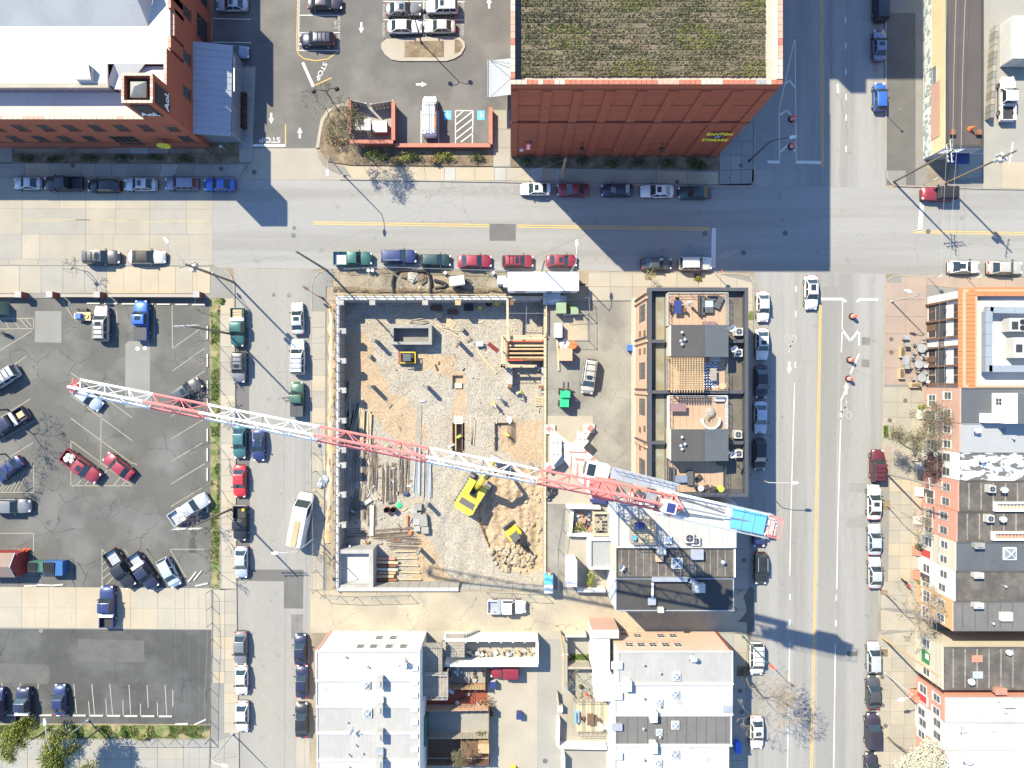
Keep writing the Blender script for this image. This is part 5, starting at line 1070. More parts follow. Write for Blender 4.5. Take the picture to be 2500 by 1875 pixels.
for a in ((x0+.1,y0+.1),(x1-.1,y0+.1),(x0+.1,y1-.1),(x1-.1,y1-.1)): MB().box(a[0]-.08,a[0]+.08,a[1]-.08,a[1]+.08,0,.99).build('post','wood_grey',t)
# ---------------------------------------------------------------- low wall of the west lot, shed
lw = thing('lot_wall','cream capped brick wall along the top of the west car park','wall',G(250,724))
for (u0,u1) in ((-160,58),(161,247),(275,487)): wallseg(lw,((u0,724),(u1,724.5)),1.0,'brick_red',.3,cop='concrete_cream')
for u in (64,139,253,492): c = G(u,722); MB().obox(c,.75,.75,1.5).build('pier','brick_red',lw); MB().obox((c.x,c.y,1.5),.85,.85,.12).build('pier_cap','concrete_white',lw)
sh = thing('shed','small red shed with brown shingle roof at the car park edge','shed',G(20,1385)); x0,x1,y0,y1 = rect(-60,1352,38,1412,2.6)
MB().box(x0+.1,x1-.1,y0+.1,y1-.1,0,2.1).build('wall','shed_red',sh); ym = (y0+y1)/2
MB().slab((x0,y0,2.1),(x1-.5,y0,2.1),(x1-.5,ym,3.1),(x0,ym,3.1),.1).slab((x0,ym,3.1),(x1-.5,ym,3.1),(x1-.5,y1,2.1),(x0,y1,2.1),.1).build('roof','shingle',sh); MB().add([(x1-.12,y0+.1,2.1),(x1-.12,y1-.1,2.1),(x1-.5,ym,3.05)],[(0,1,2)]).build('gable','shed_red',sh)
for a,b in (((y0,2.1),(ym,3.12)),((ym,3.12),(y1,2.1))): MB().tube((x1-.48,a[0],a[1]),(x1-.48,b[0],b[1]),.07,4).build('barge_board','white',sh)
# ---------------------------------------------------------------- tall block just north of the view, whose shade falls across the upper avenue
nb2 = thing('tall_block','tall brick block standing beyond the storage building','building',G(1720,-330))
a,b = G(1590,-232),G(1838,-600); MB().box(a.x,b.x,a.y,b.y,0,34).build('wall','brick_red',nb2); MB().box(a.x-.2,b.x+.2,a.y-.2,b.y+.2,34,34.4).build('roof','roof_grey',nb2)
a,b = G(1668,-190),G(1706,-232); MB().box(a.x,b.x,a.y,b.y,0,34).build('stair_tower','brick_red',nb2)
# ================================================================ VEHICLES
VT = {# L, W, H, belt, nose, tail, cab(rear base, rear top, front top, front base)
 'sedan':(4.7,1.80,1.45,.93,.74,.94,(-1.80,-1.05,.30,1.05)), 'coupe':(4.5,1.80,1.35,.90,.72,.90,(-1.75,-.80,.10,.95)),
 'hatch':(4.1,1.74,1.50,.95,.78,.95,(-1.98,-1.60,.40,1.10)), 'wagon':(4.7,1.80,1.52,.95,.76,.97,(-2.25,-1.80,.35,1.10)),
 'suv':(4.7,1.88,1.75,1.08,.95,1.06,(-2.28,-2.02,.35,1.00)), 'minivan':(5.0,1.96,1.75,1.02,.85,1.0,(-2.42,-2.15,.70,1.55)),
 'pickup':(5.6,1.95,1.85,1.15,1.02,1.1,(-.70,-.58,.72,1.28)), 'jeep':(4.2,1.80,1.82,1.10,1.0,1.05,(-2.02,-1.95,.25,.50)),
 'van':(5.7,2.02,2.1,1.15,.98,1.12,(-2.80,-2.74,1.30,2.0)), 'boxvan':(7.2,2.2,2.75,1.2,1.05,1.15,(-3.52,-3.45,1.9,2.7))}
def car_parts(ty):
    L,W,Hh,belt,nose,tail,(rb,rt,ft,fb) = VT[ty]; h = L/2; w = W/2; zb = .26
    parts = []
    pick = ty == 'pickup'
    st = []
    rear = rb-.08 if pick else -h
    if pick: st = [(rear,.99,belt-.02),(rb+.2,1,belt)]
    else: st = [(-h,.80,tail-.32),(-h+.10,.90,tail-.10),(-h+.38,.96,tail),(max(-h+.5,rb),.985,(tail+belt)/2),(-.6,1.0,belt)]
    st += [(.4,1.0,belt),(fb,.985,belt-.01),((fb+h)/2,.97,(belt+nose)/2+.05),(h-.38,.93,nose+.02),(h-.1,.84,nose-.12),(h,.70,nose-.30)]
    b = MB(); n = 11
    for x,ws,zt in st:
        ww = w*ws; q = [(ww-.12,zb),(ww,zb+.2),(ww,zt-.26),(ww-.05,zt-.09),(ww-.28,zt-.005)]
        ring = [(x,-y,z) for y,z in q]+[(x,0,zt+.03)]+[(x,y,z) for y,z in reversed(q)]
        b.v += ring
    for i in range(len(st)-1):
        for j in range(n-1): a = i*n+j; b.f.append([a,a+1,a+n+1,a+n]); b.m.append(0)
        b.f.append([i*n+n-1,i*n,i*n+n,i*n+2*n-1]); b.m.append(0)
    b.f.append(list(range(n-1,-1,-1))); b.m.append(0); k = (len(st)-1)*n; b.f.append(list(range(k,k+n))); b.m.append(0)
    b.f = [f[::-1] for f in b.f]
    parts.append(('body',b.mesh('body','paint_silver_car',smooth=38),'P',None))
    # cabin
    wb_,wt = w*.93,w*(.76 if Hh < 1.6 else .82)
    if ty in ('van','boxvan'): wb_,wt = w*.97,w*.90
    z0,z1 = belt-.05,Hh
    cb = [Vector((rb,-wb_,z0)),Vector((fb,-wb_,z0)),Vector((fb,wb_,z0)),Vector((rb,wb_,z0))]
    tp = [Vector((rt,-wt,z1-.05)),Vector((ft,-wt,z1-.05)),Vector((ft,wt,z1-.05)),Vector((rt,wt,z1-.05))]
    bm = bmesh.new(); vb = [bm.verts.new(v) for v in cb]; vt = [bm.verts.new(v) for v in tp]
    for i in range(4): bm.faces.new((vb[i],vb[(i+1)%4],vt[(i+1)%4],vt[i]))
    tf_ = bm.faces.new(vt); 
    bmesh.ops.subdivide_edges(bm, edges=list(tf_.edges)[0:4], cuts=2, use_grid_fill=True)
    for v in bm.verts:
        if v.co.z > z1-.06:
            fx = (v.co.x-rt)/(ft-rt)*2-1; fy = v.co.y/wt
            v.co.z = z1-.05+.06*(1-min(1,abs(fx))**2)*(1-min(1,abs(fy))**2)+(0)
            e = max(abs(fx),abs(fy))
    bmesh.ops.bevel(bm, geom=[e for e in bm.edges if len(e.link_faces) == 2 and e.calc_face_angle() > .45], offset=.07, segments=2, affect='EDGES', profile=.6)
    me = bpy.data.meshes.new('cabin'); bm.to_mesh(me); bm.free(); me.materials.append(MT('paint_silver_car')); me.polygons.foreach_set('use_smooth',[True]*len(me.polygons)); me.set_sharp_from_angle(angle=R(50))
    parts.append(('cabin',me,'R',None))
    def pane(a,b_,c,d,ins,name):
        # inset the quad and push it off the surface
        m = (a+b_+c+d)/4; nn = (b_-a).cross(d-a).normalized(); off = nn*.012
        q = [p+(m-p)*ins+off for p in (a,b_,c,d)]
        parts.append((name,MB().add(q,[(0,1,2,3)]).add([p-nn*.02 for p in q],[(3,2,1,0)]).mesh(name,'car_glass'),None,None))
    pane(cb[1],cb[2],tp[2],tp[1],.10,'windscreen')
    if not (ty == 'boxvan' or ty == 'van'): pane(cb[3],cb[0],tp[0],tp[3],.12,'rear_window')
    for s in (0,2):
        a,b_,c,d = (cb[0],cb[1],tp[1],tp[0]) if s == 0 else (cb[2],cb[3],tp[3],tp[2])
        if ty in ('van','boxvan'):
            t = .72 if s == 0 else 0; u2 = 1.0 if s == 0 else .28
            pane(a.lerp(b_,t),a.lerp(b_,u2),d.lerp(c,u2),d.lerp(c,t),.14,'side_window'); continue
        n_ = 1 if pick or ty == 'coupe' else (3 if ty in ('suv','minivan','wagon') else 2)
        for i in range(n_): t0,t1 = i/n_,(i+1)/n_; pane(a.lerp(b_,t0),a.lerp(b_,t1),d.lerp(c,t1),d.lerp(c,t0),.10 if n_ > 1 else .13,'side_window')
    # lights, plates, mirrors, bumpers
    for s in (-1,1):
        parts.append(('headlight',MB().obox((h-.15,s*w*.66,nose-.24),.22,.26,.13).mesh('headlight','lamp_white'),None,None))
        xt = -h+.06
        parts.append(('tail_light',MB().obox((xt+(.02 if pick else .06),s*w*(.90 if pick else .72),tail-.28),.12,.16 if pick else .30,.2).mesh('tail_light','lamp_red'),None,None))
        mx = fb-.25; parts.append(('mirror',MB().obox((mx,s*(w+.07),belt-.02),.14,.22,.15,s*.25).mesh('mirror','black'),None,None))
        parts.append(('sill_trim',MB().box(-h*.55,h*.5,s*(w-.03),s*(w+.012),zb+.02,zb+.14).mesh('sill_trim','dark_plastic'),None,None))
    parts.append(('front_bumper',MB().box(h-.12,h+.03,-w*.66,w*.66,.3,.46).mesh('front_bumper','dark_plastic'),None,None))
    parts.append(('rear_bumper',MB().box(-h-.04,-h+.12,-w*.78,w*.78,.32,.5).mesh('rear_bumper','dark_plastic' if not pick else 'steel'),None,None))
    r = .33 if Hh < 1.6 else .38
    ax = (h*.62,-h*.60)
    if ty == 'boxvan': ax = (h*.68,-h*.5)
    for x in ax:
        for s in (-1,1):
            parts.append(('wheel',MB().tube((x,s*(w-.22),r),(x,s*(w+.025),r),r,14).mesh('wheel','tyre',smooth=40),None,[('rim',MB().tube((x,s*(w+.026),r),(x,s*(w+.034),r),r*.66,10).mesh('rim','rim'))]))
    if pick:
        y = w*.97; x0,x1 = -h+.05,rb-.12
        bedm = MB().box(x0,x1,-y,-y+.1,.45,belt).box(x0,x1,y-.1,y,.45,belt).box(x0,x0+.08,-y+.1,y-.1,.45,belt-.02).box(x1-.05,x1,-y+.1,y-.1,.45,belt)
        parts.append(('bed',bedm.mesh('bed','paint_silver_car'),'P',None)); parts.append(('bed_floor',MB().box(x0+.08,x1-.05,-y+.1,y-.1,.5,.62).mesh('bed_floor','dark_plastic'),None,None))
    return parts
CP = {}
def extra(t, name, mb, m, scale=1): o = inst(name, mb.mesh(name,m), t); return o
XM = {}
def xmesh(k, f):
    if k not in XM: XM[k] = f()
    return XM[k]
def car(ty, col, u, v, ang, ln, label, *opts, cat=None, group=None):
    if ty not in CP: CP[ty] = car_parts(ty)
    L,W,Hh,belt,nose,tail,(rb,rt,ft,fb) = VT[ty]
    s = min(1.14,max(.86,ln/S/L)); p = P(u,v,.6); p.z = 0.012
    nm = {'pickup':'pickup_truck','suv':'parked_suv','van':'work_van','boxvan':'box_van','jeep':'off_road_car','minivan':'minivan'}.get(ty,'parked_car')
    cat = cat or {'pickup':'pickup','suv':'suv','van':'van','boxvan':'van','minivan':'minivan'}.get(ty,'car')
    t = thing(nm,label,cat,p,group,R(ang)); t.scale = (s,1.0+(s-1)*.4,1)
    paint = 'paint_'+col+'_car'
    for name,me,how,ch in CP[ty]:
        m = paint if how else None
        if how == 'R' and 'blacktop' in opts: m = 'black'
        if how == 'R' and 'whitetop' in opts: m = 'paint_white_car'
        o = inst(name,me,t,mat=m)
        for c in ch or (): inst(c[0],c[1],o)
    zr = Hh+.02
    if 'sunroof' in opts: inst('sunroof',xmesh((ty,'sr'),lambda: MB().box(ft-.75,ft-.18,-.38,.38,Hh-.02,zr).mesh('sunroof','car_glass')),t)
    if 'rack' in opts: inst('roof_rack',xmesh((ty,'rk'),lambda: MB().tube((rt+.15,-.62,zr+.05),(ft-.15,-.62,zr+.05),.03,5).tube((rt+.15,.62,zr+.05),(ft-.15,.62,zr+.05),.03,5).box(rt+.5,rt+.56,-.62,.62,zr+.03,zr+.08).box(ft-.6,ft-.54,-.62,.62,zr+.03,zr+.08).box((rt+ft)/2-.03,(rt+ft)/2+.03,-.62,.62,zr+.03,zr+.08).mesh('roof_rack','black')),t)
    if 'rails' in opts: inst('roof_rack',xmesh((ty,'rl'),lambda: MB().tube((rt+.1,-.66,zr+.04),(ft-.1,-.66,zr+.04),.035,5).tube((rt+.1,.66,zr+.04),(ft-.1,.66,zr+.04),.035,5).mesh('roof_rack','galv')),t)
    if 'toolbox' in opts or 'greybox' in opts:
        inst('toolbox',xmesh('tb'+str('toolbox' in opts),lambda: MB().box(-1.32,-.86,-.95,.95,.9,1.24).mesh('toolbox','white' if 'toolbox' in opts else 'galv')),t)
    if 'tonneau' in opts: inst('bed_cover',xmesh('tn',lambda: MB().box(-2.74,-.85,-.93,.93,1.14,1.2).mesh('bed_cover','awning_grey')),t)
    if 'firewood' in opts:
        for k in range(6): inst('log',xmesh('log',lambda: MB().tube((0,-.65,0),(0,.65,0),.13,6).mesh('log','wood_pale')),t,(-2.45+k*.2,0,.82+.1*(k%2)))
    if 'load' in opts:
        for k in range(7): inst('bag',xmesh(('bag',k%3),lambda: MB().rock((0,0,0),.36,random.Random(k+3)).mesh('bag','marble')),t,(-2.2+.3*(k%4),-.35+.25*(k//2),.68+.15*(k%2)),rz=k)
    if 'board' in opts: inst('cargo',xmesh('bd',lambda: MB().box(-2.4,-1.5,-.5,.3,.62,.8).mesh('cargo','wood_pale')),t)
    if 'bedlight' in opts: inst('bed_liner',xmesh('bl',lambda: MB().box(-2.65,-.9,-.82,.82,.62,.66).mesh('bed_liner','galv')),t)
    if 'ladders' in opts:
        for y in (-.45,.3):
            o = inst('ladder',xmesh(('ld',y),lambda: (lambda m_: [m_.box(-2.5+i*.3,-2.42+i*.3,y-.22,y+.22,2.32,2.36) for i in range(14)] and m_.box(-2.6,1.8,y-.26,y-.2,2.3,2.38).box(-2.6,1.8,y+.2,y+.26,2.3,2.38))(MB()).mesh('ladder','galv')),t)
        inst('roof_rack',xmesh('lr',lambda: MB().box(-2.3,-2.22,-.95,.95,2.15,2.28).box(-.2,-.12,-.95,.95,2.15,2.28).box(1.2,1.28,-.9,.9,2.15,2.28).mesh('roof_rack','galv')),t)
        inst('cargo',xmesh('oc',lambda: MB().box(-2.0,-.6,-.95,-.75,2.3,2.5).mesh('cargo','orange')),t)
    if 'skylightstrip' in opts: inst('roof_panel',xmesh('rp',lambda: MB().box(-3.3,.1,-.38,.38,2.74,2.84).mesh('roof_panel','wood')),t)
    if 'yellowcargo' in opts: inst('cargo',xmesh('yc',lambda: MB().box(-2.3,-1.9,.25,.6,.62,.85).mesh('cargo','yellow')),t)
    if 'stripe' in opts: inst('stripe',xmesh((ty,'st'),lambda: MB().box(-1.0,-.15,-.35,.35,Hh-.005,Hh+.012).mesh('stripe','car_glass')),t)
    return t
g = 'cars parked in the shade of the brick office'
car('coupe','silver',68,448,180,68,'small silver coupe, leftmost in the shaded row below the brick office',group=g)
car('pickup','black',159,449,180,94,'black pickup second from the left in the shaded row',group=g)
car('sedan','black',255,454,180,80,'glossy black car right behind the black pickup',group=g)
car('sedan','silver',344,451,180,80,'silver sedan with sunroof between the black and the blue grey cars','sunroof',group=g)
car('wagon','bluegrey',444,449,180,81,'blue grey crossover just ahead of the bright blue car',group=g)
car('coupe','brightblue',536,451,180,76,'bright blue coupe, rightmost in the shaded row',group=g)
g = 'cars below the concrete road'
car('suv','darkgrey',250,629,0,88,'dark grey car with roof rack below the concrete road','rack','sunroof',group=g)
car('sedan','offwhite',359,628,0,91,'white convertible with black soft top below the concrete road','blacktop',group=g)
g = 'cars in the north car park'
car('sedan','silver',567,12,180,77,'silver sedan parked nose to the brick office wall','sunroof',group=g)
car('sedan','bluegrey',569,128,0,78,'blue grey sedan half under the grey canopy',group=g)
car('sedan','purple',793,8,0,84,'dark purple sedan at the top edge of the car park',group=g)
car('wagon','navy',775,97,180,86,'dark blue wagon with roof rack in the yellow edged bay','rack',group=g)
car('sedan','grey',985,24,0,84,'grey sedan, upper left of the four visitor bay cars','sunroof',group=g)
car('sedan','white',988,66,0,84,'white sedan, lower left of the four visitor bay cars',group=g)
car('suv','white',1079,18,180,78,'white crossover, upper right of the four visitor bay cars','sunroof',group=g)
car('sedan','beige',1074,66,180,76,'beige sedan, lower right of the four visitor bay cars',group=g)
car('van','white',1050,287,90,100,'white work van with ladders on its roof beside the blue bay','ladders')
g = 'cars along the storage building'
car('sedan','white',1307,462,180,75,'white sedan at the shadow edge, leftmost along the storage building','sunroof',group=g)
car('coupe','darkred',1398,464,180,77,'dark red coupe in the shade of the storage building',group=g)
car('sedan','navy',1507,465,180,78,'navy sedan in the middle of the row by the storage building',group=g)
car('sedan','white',1604,467,180,81,'white sedan fully in the shade of the storage building','sunroof',group=g)
car('sedan','darkgreen',1696,471,180,81,'dark teal sedan, rightmost by the storage building',group=g)
g = 'cars parked above the building site'
car('pickup','green',862,632,0,94,'dark green pickup with empty bed, leftmost above the building site','bedlight',group=g)
car('suv','blue',974,627,0,86,'blue suv behind the green pickup','rails',group=g)
car('wagon','darkgreen',1063,636,0,75,'dark green wagon next to the red sedan',group=g)
car('sedan','red',1159,638,0,82,'red sedan, first of the three red cars above the site',group=g)
car('wagon','red',1264,638,0,76,'red wagon with sunroof, middle one of the three red cars','sunroof','rack',group=g)
car('sedan','red',1371,637,0,74,'small red sedan above the white site trailer','sunroof',group=g)
car('sedan','darkgrey',1602,644,0,74,'black sedan beside the small planter on the pavement',group=g)
car('suv','offwhite',1697,644,0,79,'white boxy suv at the stop bar','rails',group=g)
car('jeep','darkred',2290,474,180,84,'dark red off road car with black soft top under the wires','blacktop',cat='off road car')
car('coupe','white',2352,652,0,77,'white coupe with black roof window on the right street','stripe'); car('sedan','beige',2452,654,0,86,'beige grey sedan ahead of the white coupe at right')
g = 'cars at the upper right kerb'
car('suv','black',2149,12,90,84,'black suv at the top edge of the right avenue',group=g); car('sedan','bluegrey',2146,111,90,75,'blue grey sedan in shade at the upper right kerb','sunroof',group=g); car('hatch','brightblue',2147,237,90,69,'bright blue hatchback with its back in the sun',group=g)
car('pickup','white',2457,243,90,108,'white pickup below the shipping container')
car('sedan','white',1980,714,270,83,'white sedan driving beside the yellow line','stripe')
g = 'cars beside the townhouse block'
car('sedan','white',1862,749,270,74,'white sedan, topmost beside the townhouse block',group=g); car('sedan','white',1860,840,270,78,'white sedan with sunroof half into the shadow edge','sunroof',group=g)
car('sedan','black',1858,932,270,79,'black sedan in deep shade beside the townhouses',group=g); car('sedan','paleblue',1856,1019,270,80,'pale sedan in shade between two black cars',group=g)
car('wagon','black',1854,1109,270,76,'black wagon in shade below the pale sedan',group=g); car('hatch','blue',1853,1297,270,74,'blue hatchback partly hidden below the crane counterweight',group=g)
car('wagon','black',1857,1387,270,77,'black wagon with silver roof rails at the shadow edge','rails','sunroof',group=g)
car('minivan','white',1846,1607,270,78,'white minivan under the bare street tree','rack',group=g); car('sedan','white',1847,1788,270,80,'white sedan with sunroof at the lower centre right kerb','sunroof',group=g)
g = 'cars at the east terrace'
car('suv','maroon',2141,1137,90,78,'maroon suv with roof rack, topmost along the east terrace','rack',group=g); car('sedan','white',2133,1226,90,85,'white sedan with sunroof behind the maroon suv','sunroof',group=g)
car('sedan','paleblue',2134,1317,90,76,'silver sedan, upper of two alike along the east terrace',group=g); car('sedan','silver',2135,1398,90,76,'silver sedan, lower of two alike, beside the side alley',group=g)
car('hatch','silver',2132,1605,90,76,'silver hatchback with the crane shadow at its front',group=g); car('sedan','darkgrey',2131,1690,90,81,'dark grey sedan behind the silver hatchback',group=g)
car('suv','purple',2129,1783,90,86,'dark suv beside the white blossom tree',group=g); car('sedan','purple',2126,1878,90,80,'dark car under the blossom tree at the bottom edge',group=g)
g = 'cars on the left kerb of the side street'
car('pickup','green',582,799,270,94,'green pickup with firewood and white toolbox','toolbox','firewood',group=g); car('suv','grey',585,896,270,75,'grey suv with roof rack behind the green firewood pickup','rack','sunroof',group=g)
car('sedan','teal',586,1078,270,82,'teal sedan under the crane jib',group=g); car('coupe','blue',632,1087,270,76,'blue coupe standing in the lane beside the teal sedan','stripe',group=g)
car('sedan','brightred',586,1175,270,78,'bright red sedan on the side street',group=g); car('pickup','black',588,1276,270,77,'black pickup with yellow item in its bed','yellowcargo',group=g)
car('sedan','paleblue',590,1372,270,77,'pale blue silver sedan beside the grass verge',group=g); car('sedan','grey',588,1582,270,82,'grey sedan above two white sedans',group=g)
car('sedan','white',591,1660,270,71,'white sedan, upper of two on the lower side street',group=g); car('sedan','white',592,1749,270,75,'white sedan, lower of two on the lower side street',group=g)
g = 'cars on the right kerb of the side street'
car('sedan','silver',727,777,92,78,'silver sedan with sunroof beside the site fence','sunroof',group=g); car('suv','white',728,871,90,86,'white suv beside the building site fence','rack',group=g)
car('pickup','forest',727,975,90,80,'forest green pickup beside the building site','tonneau',group=g); car('boxvan','white',738,1266,79,128,'white box van with tan roof panel parked askew','skylightstrip')
car('sedan','navy',734,1585,90,74,'navy sedan, first of three dark cars by the white roofs',group=g); car('sedan','navy',738,1663,90,79,'dark blue grey sedan, middle of three dark cars',group=g); car('sedan','black',737,1757,90,83,'black sedan, last of three dark cars by the white roofs',group=g)
g = 'vehicles in the west car park'
car('suv','silver',8,925,212,88,'silver suv at the left edge of the car park, rear towards the lane','rack',group=g); car('pickup','navy',22,1033,212,104,'dark blue pickup with a board in its bed at the left edge','greybox','board',group=g)
car('suv','beige',250,790,90,86,'cream suv near the trailer at the top of the car park','rack','sunroof',group=g); car('pickup','brightblue',347,783,90,97,'bright blue pickup with grey bed cover','tonneau','sunroof',group=g)
car('sedan','paleblue',213,969,322,84,'pale sedan directly under the tip of the crane jib',group=g); car('suv','darkgrey',456,955,33,82,'dark grey suv under the red jib section','sunroof',group=g)
car('sedan','blue',22,1146,218,80,'blue sedan above the hatched corner at the left edge',group=g); car('pickup','red',200,1138,324,104,'red pickup loaded with pale bags','load','sunroof',group=g)
car('sedan','red',290,1138,142,82,'red sedan beside the loaded red pickup',group=g); car('suv','grey',30,1235,0,100,'grey blue suv at the left edge below the hatched corner',group=g)
car('pickup','silver',464,1242,33,106,'silver pickup with white toolbox by the verge','toolbox','bedlight',group=g); car('pickup','black',296,1388,303,102,'black pickup, leftmost of three at the bottom of the car park','bedlight',group=g)
car('pickup','navy',352,1394,305,98,'navy pickup with white toolbox, middle of three','toolbox','bedlight',group=g); car('hatch','paleblue',414,1397,298,76,'white hatchback, rightmost of three at the bottom of the car park',group=g)
car('pickup','blue',264,1480,90,101,'blue pickup with white toolbox on the concrete strip','toolbox',group=g); car('pickup','navy',60,1721,90,88,'dark blue pickup in the lower car park','toolbox',group=g)
car('sedan','blue',147,1708,90,74,'blue sedan in the lower car park',group=g); car('suv','blue',-4,1717,90,78,'blue car cut by the left edge of the lower car park',group=g)
car('minivan','beige',1438,918,262,86,'pale minivan parked in the site yard','sunroof','rack'); car('pickup','white',1237,1480,0,94,'white pickup in the tan alley','greybox','bedlight'); car('jeep','darkred',1233,1638,180,70,'dark red off road car behind the white walled yard',cat='off road car')
# ================================================================ BUILDING SITE
ZF = -2.8
def inpoly(p, poly):
    x,y = p; c = False; j = len(poly)-1
    for i in range(len(poly)):
        a,b = poly[i],poly[j]
        if (a[1] > y) != (b[1] > y) and x < (b[0]-a[0])*(y-a[1])/(b[1]-a[1])+a[0]: c = not c
        j = i
    return c
DIRT = [[(830,840),(900,810),(925,900),(965,960),(1015,1000),(1050,1070),(985,1100),(900,1000),(830,960)],[(838,800),(862,800),(862,985),(838,985)],[(1106,905),(1134,905),(1140,1020),(1132,1110),(1104,1110)],
        [(1205,1030),(1330,1025),(1330,1130),(1240,1120)],[(1165,1170),(1240,1130),(1326,1140),(1326,1395),(1290,1400),(1240,1395),(1195,1340),(1160,1255)],[(1020,1290),(1075,1360),(1110,1440),(1000,1440),(1012,1340)],[(838,1420),(1100,1420),(1330,1436),(838,1440)],[(1030,860),(1110,870),(1110,920),(1010,900)]]
TRENCH = [((1106,1033),(1133,1110),-1.1),((1107,918),(1129,950),-.6),((1210,1032),(1258,1102),-.7)]
DIG = [(1170,1175),(1240,1135),(1326,1145),(1326,1390),(1250,1392),(1195,1335),(1165,1260)]
from mathutils import noise as mnoise
def floor_h(u, v):
    h = .10*mnoise.noise(Vector((u*.03,v*.03,0)))+.05*mnoise.noise(Vector((u*.11,v*.11,5)))
    if inpoly((u,v),DIG): h += -.45+.35*mnoise.noise(Vector((u*.02,v*.02,2)))+.10*math.sin(u*.21+2*mnoise.noise(Vector((u*.02,v*.02,8))))+.22*mnoise.noise(Vector((u*.09,v*.09,3)))
    for (a,b,d) in TRENCH:
        if a[0] < u < b[0] and a[1] < v < b[1]: h += d
    h += .05*math.sin(u*.13+v*.02+3*mnoise.noise(Vector((u*.02,v*.02,6)))) if 1050 < u < 1210 and v > 1150 else 0
    return h
NX,NY = 170,230; fb_ = MB(); dm = []
for j in range(NY+1):
    for i in range(NX+1):
        u = 822+(1338-822)*i/NX; v = 726+(1444-726)*j/NY
        p = P(u,v,ZF); fb_.v.append((p.x,p.y,ZF+floor_h(u,v)))
        w_ = (u+14*mnoise.noise(Vector((u*.03,v*.03,1))), v+14*mnoise.noise(Vector((u*.03,v*.03,9))))
        dm.append(1.0 if any(inpoly(w_,q) for q in DIRT) else (.22 if mnoise.noise(Vector((u*.012,v*.012,4))) > .15 else 0.0))
for j in range(NY):
    for i in range(NX): a = j*(NX+1)+i; fb_.f.append([a,a+NX+1,a+NX+2,a+1]); fb_.m.append(0)
pf = fb_.build('pit_floor','gravel',smooth=60,kind='structure')
at = pf.data.attributes.new('dirt','FLOAT','POINT'); at.data.foreach_set('value',dm)
rgs = random.Random(21); gs_ = MB()
for i in range(9000):
    u,v = rgs.uniform(842,1322),rgs.uniform(748,1428)
    if any(inpoly((u,v),q) for q in DIRT) and rgs.random() < .85: continue
    p = P(u,v,ZF); s = rgs.uniform(.05,.13); gs_.add([(p.x-s,p.y-s*.5,ZF+floor_h(u,v)-.01),(p.x+s,p.y-s*.7,ZF+floor_h(u,v)-.01),(p.x,p.y+s,ZF+floor_h(u,v)-.01),(p.x,p.y,ZF+floor_h(u,v)+s*.9)],[(0,1,3),(1,2,3),(2,0,3)])
gs_.build('gravel_stones','stone_gravel',label='loose pale gravel scattered on the pit floor',cat='gravel',kind='stuff')
def F(u, v): return P(u,v,ZF)+Vector((0,0,floor_h(u,v)))
# retaining walls, separate panels
rw = thing('retaining_wall','pale concrete retaining wall around the excavated pit','wall',G(1080,1085))
def wall_run(a, b, n, t, z0, z1, m, top='wall_top'):
    a,b = Vector(a),Vector(b); d = (b-a)/n; nn = Vector((-d.y,d.x,0)).normalized()*t/2; e = d.normalized()*.02
    for i in range(n):
        p,q = a+d*i+e,a+d*(i+1)-e; MB().prism([(p-nn)[:2],(q-nn)[:2],(q+nn)[:2],(p+nn)[:2]],z0,z1).build('wall_panel',m,rw)
        MB().prism([(p-nn*.98)[:2],(q-nn*.98)[:2],(q+nn*.98)[:2],(p+nn*.98)[:2]],z1,z1+.05).build('wall_cap',top,rw)
wall_run(G(822,729),G(1335,729),24,.6,ZF-.5,.45,'foundation'); wall_run(G(826.5,735),G(825,1432),32,.5,ZF-.5,.45,'foundation'); wall_run(G(1331,735),G(1330,1437),26,.34,ZF-.5,.25,'foundation','wood_pale'); wall_run(G(822,1437),G(1120,1437),12,.5,ZF-.5,.35,'foundation')
wall_run(G(1120,1441),G(1330,1441),8,.3,ZF-.5,.0,'concrete_form','dirt_ground')
for v in (808,881,953,1027,1099,1136,1208,1282): c = P(834,v,.5); MB().obox((c.x+.1,c.y,-.2),1.0,.75,.75).obox((c.x-.35,c.y,.55),.4,.4,.25).build('bracket','concrete_form',rw)
for (u,m) in ((832,'concrete_form'),(909,'concrete_form'),(1038,'concrete_form'),(1118,'wood'),(1247,'wood_brown'),(1328,'wood_brown')): c = P(u,734,.5); MB().obox((c.x,c.y-.2,-.25),.8,.8,.8).build('bracket',m,rw)
# guard rail on the walls
gr = thing('guard_rail','thin timber guard rail along the pit edge','railing',G(826,1085))
for a,b,n in (((818,738),(816,1432),30),((822,722),(1236,722),18)):
    p,q = G(*a),G(*b)
    for i in range(n+1): c = p.lerp(q,i/n); MB().obox((c.x,c.y,0),.08,.08,1.5).build('post','wood',gr)
    for h in (.95,1.45): MB().tube(p+Vector((0,0,h)),q+Vector((0,0,h)),.045,4).build('rail','wood_pale',gr)
# platform beams at the upper right of the pit
pb = thing('beam_frame','pale beam frame spanning the upper right pit corner','frame',G(1285,780))
for a,b,w in (((1239,727),(1239,832),.32),((1239,725),(1334,725),.14),((1334,725),(1334,812),.14)):
    p,q = P(*a,.75),P(*b,.75); d = (q-p).normalized(); nn = Vector((-d.y,d.x,0))*w/2; MB().prism([(p-nn)[:2],(q-nn)[:2],(q+nn)[:2],(p+nn)[:2]],.52,.75).build('beam','wood_pale',pb)
for a,b in (((1239,765),(1334,765)),((1285,727),(1285,812))): MB().tube(P(*a,.7),P(*b,.7),.05,5).build('rail','steel',pb)
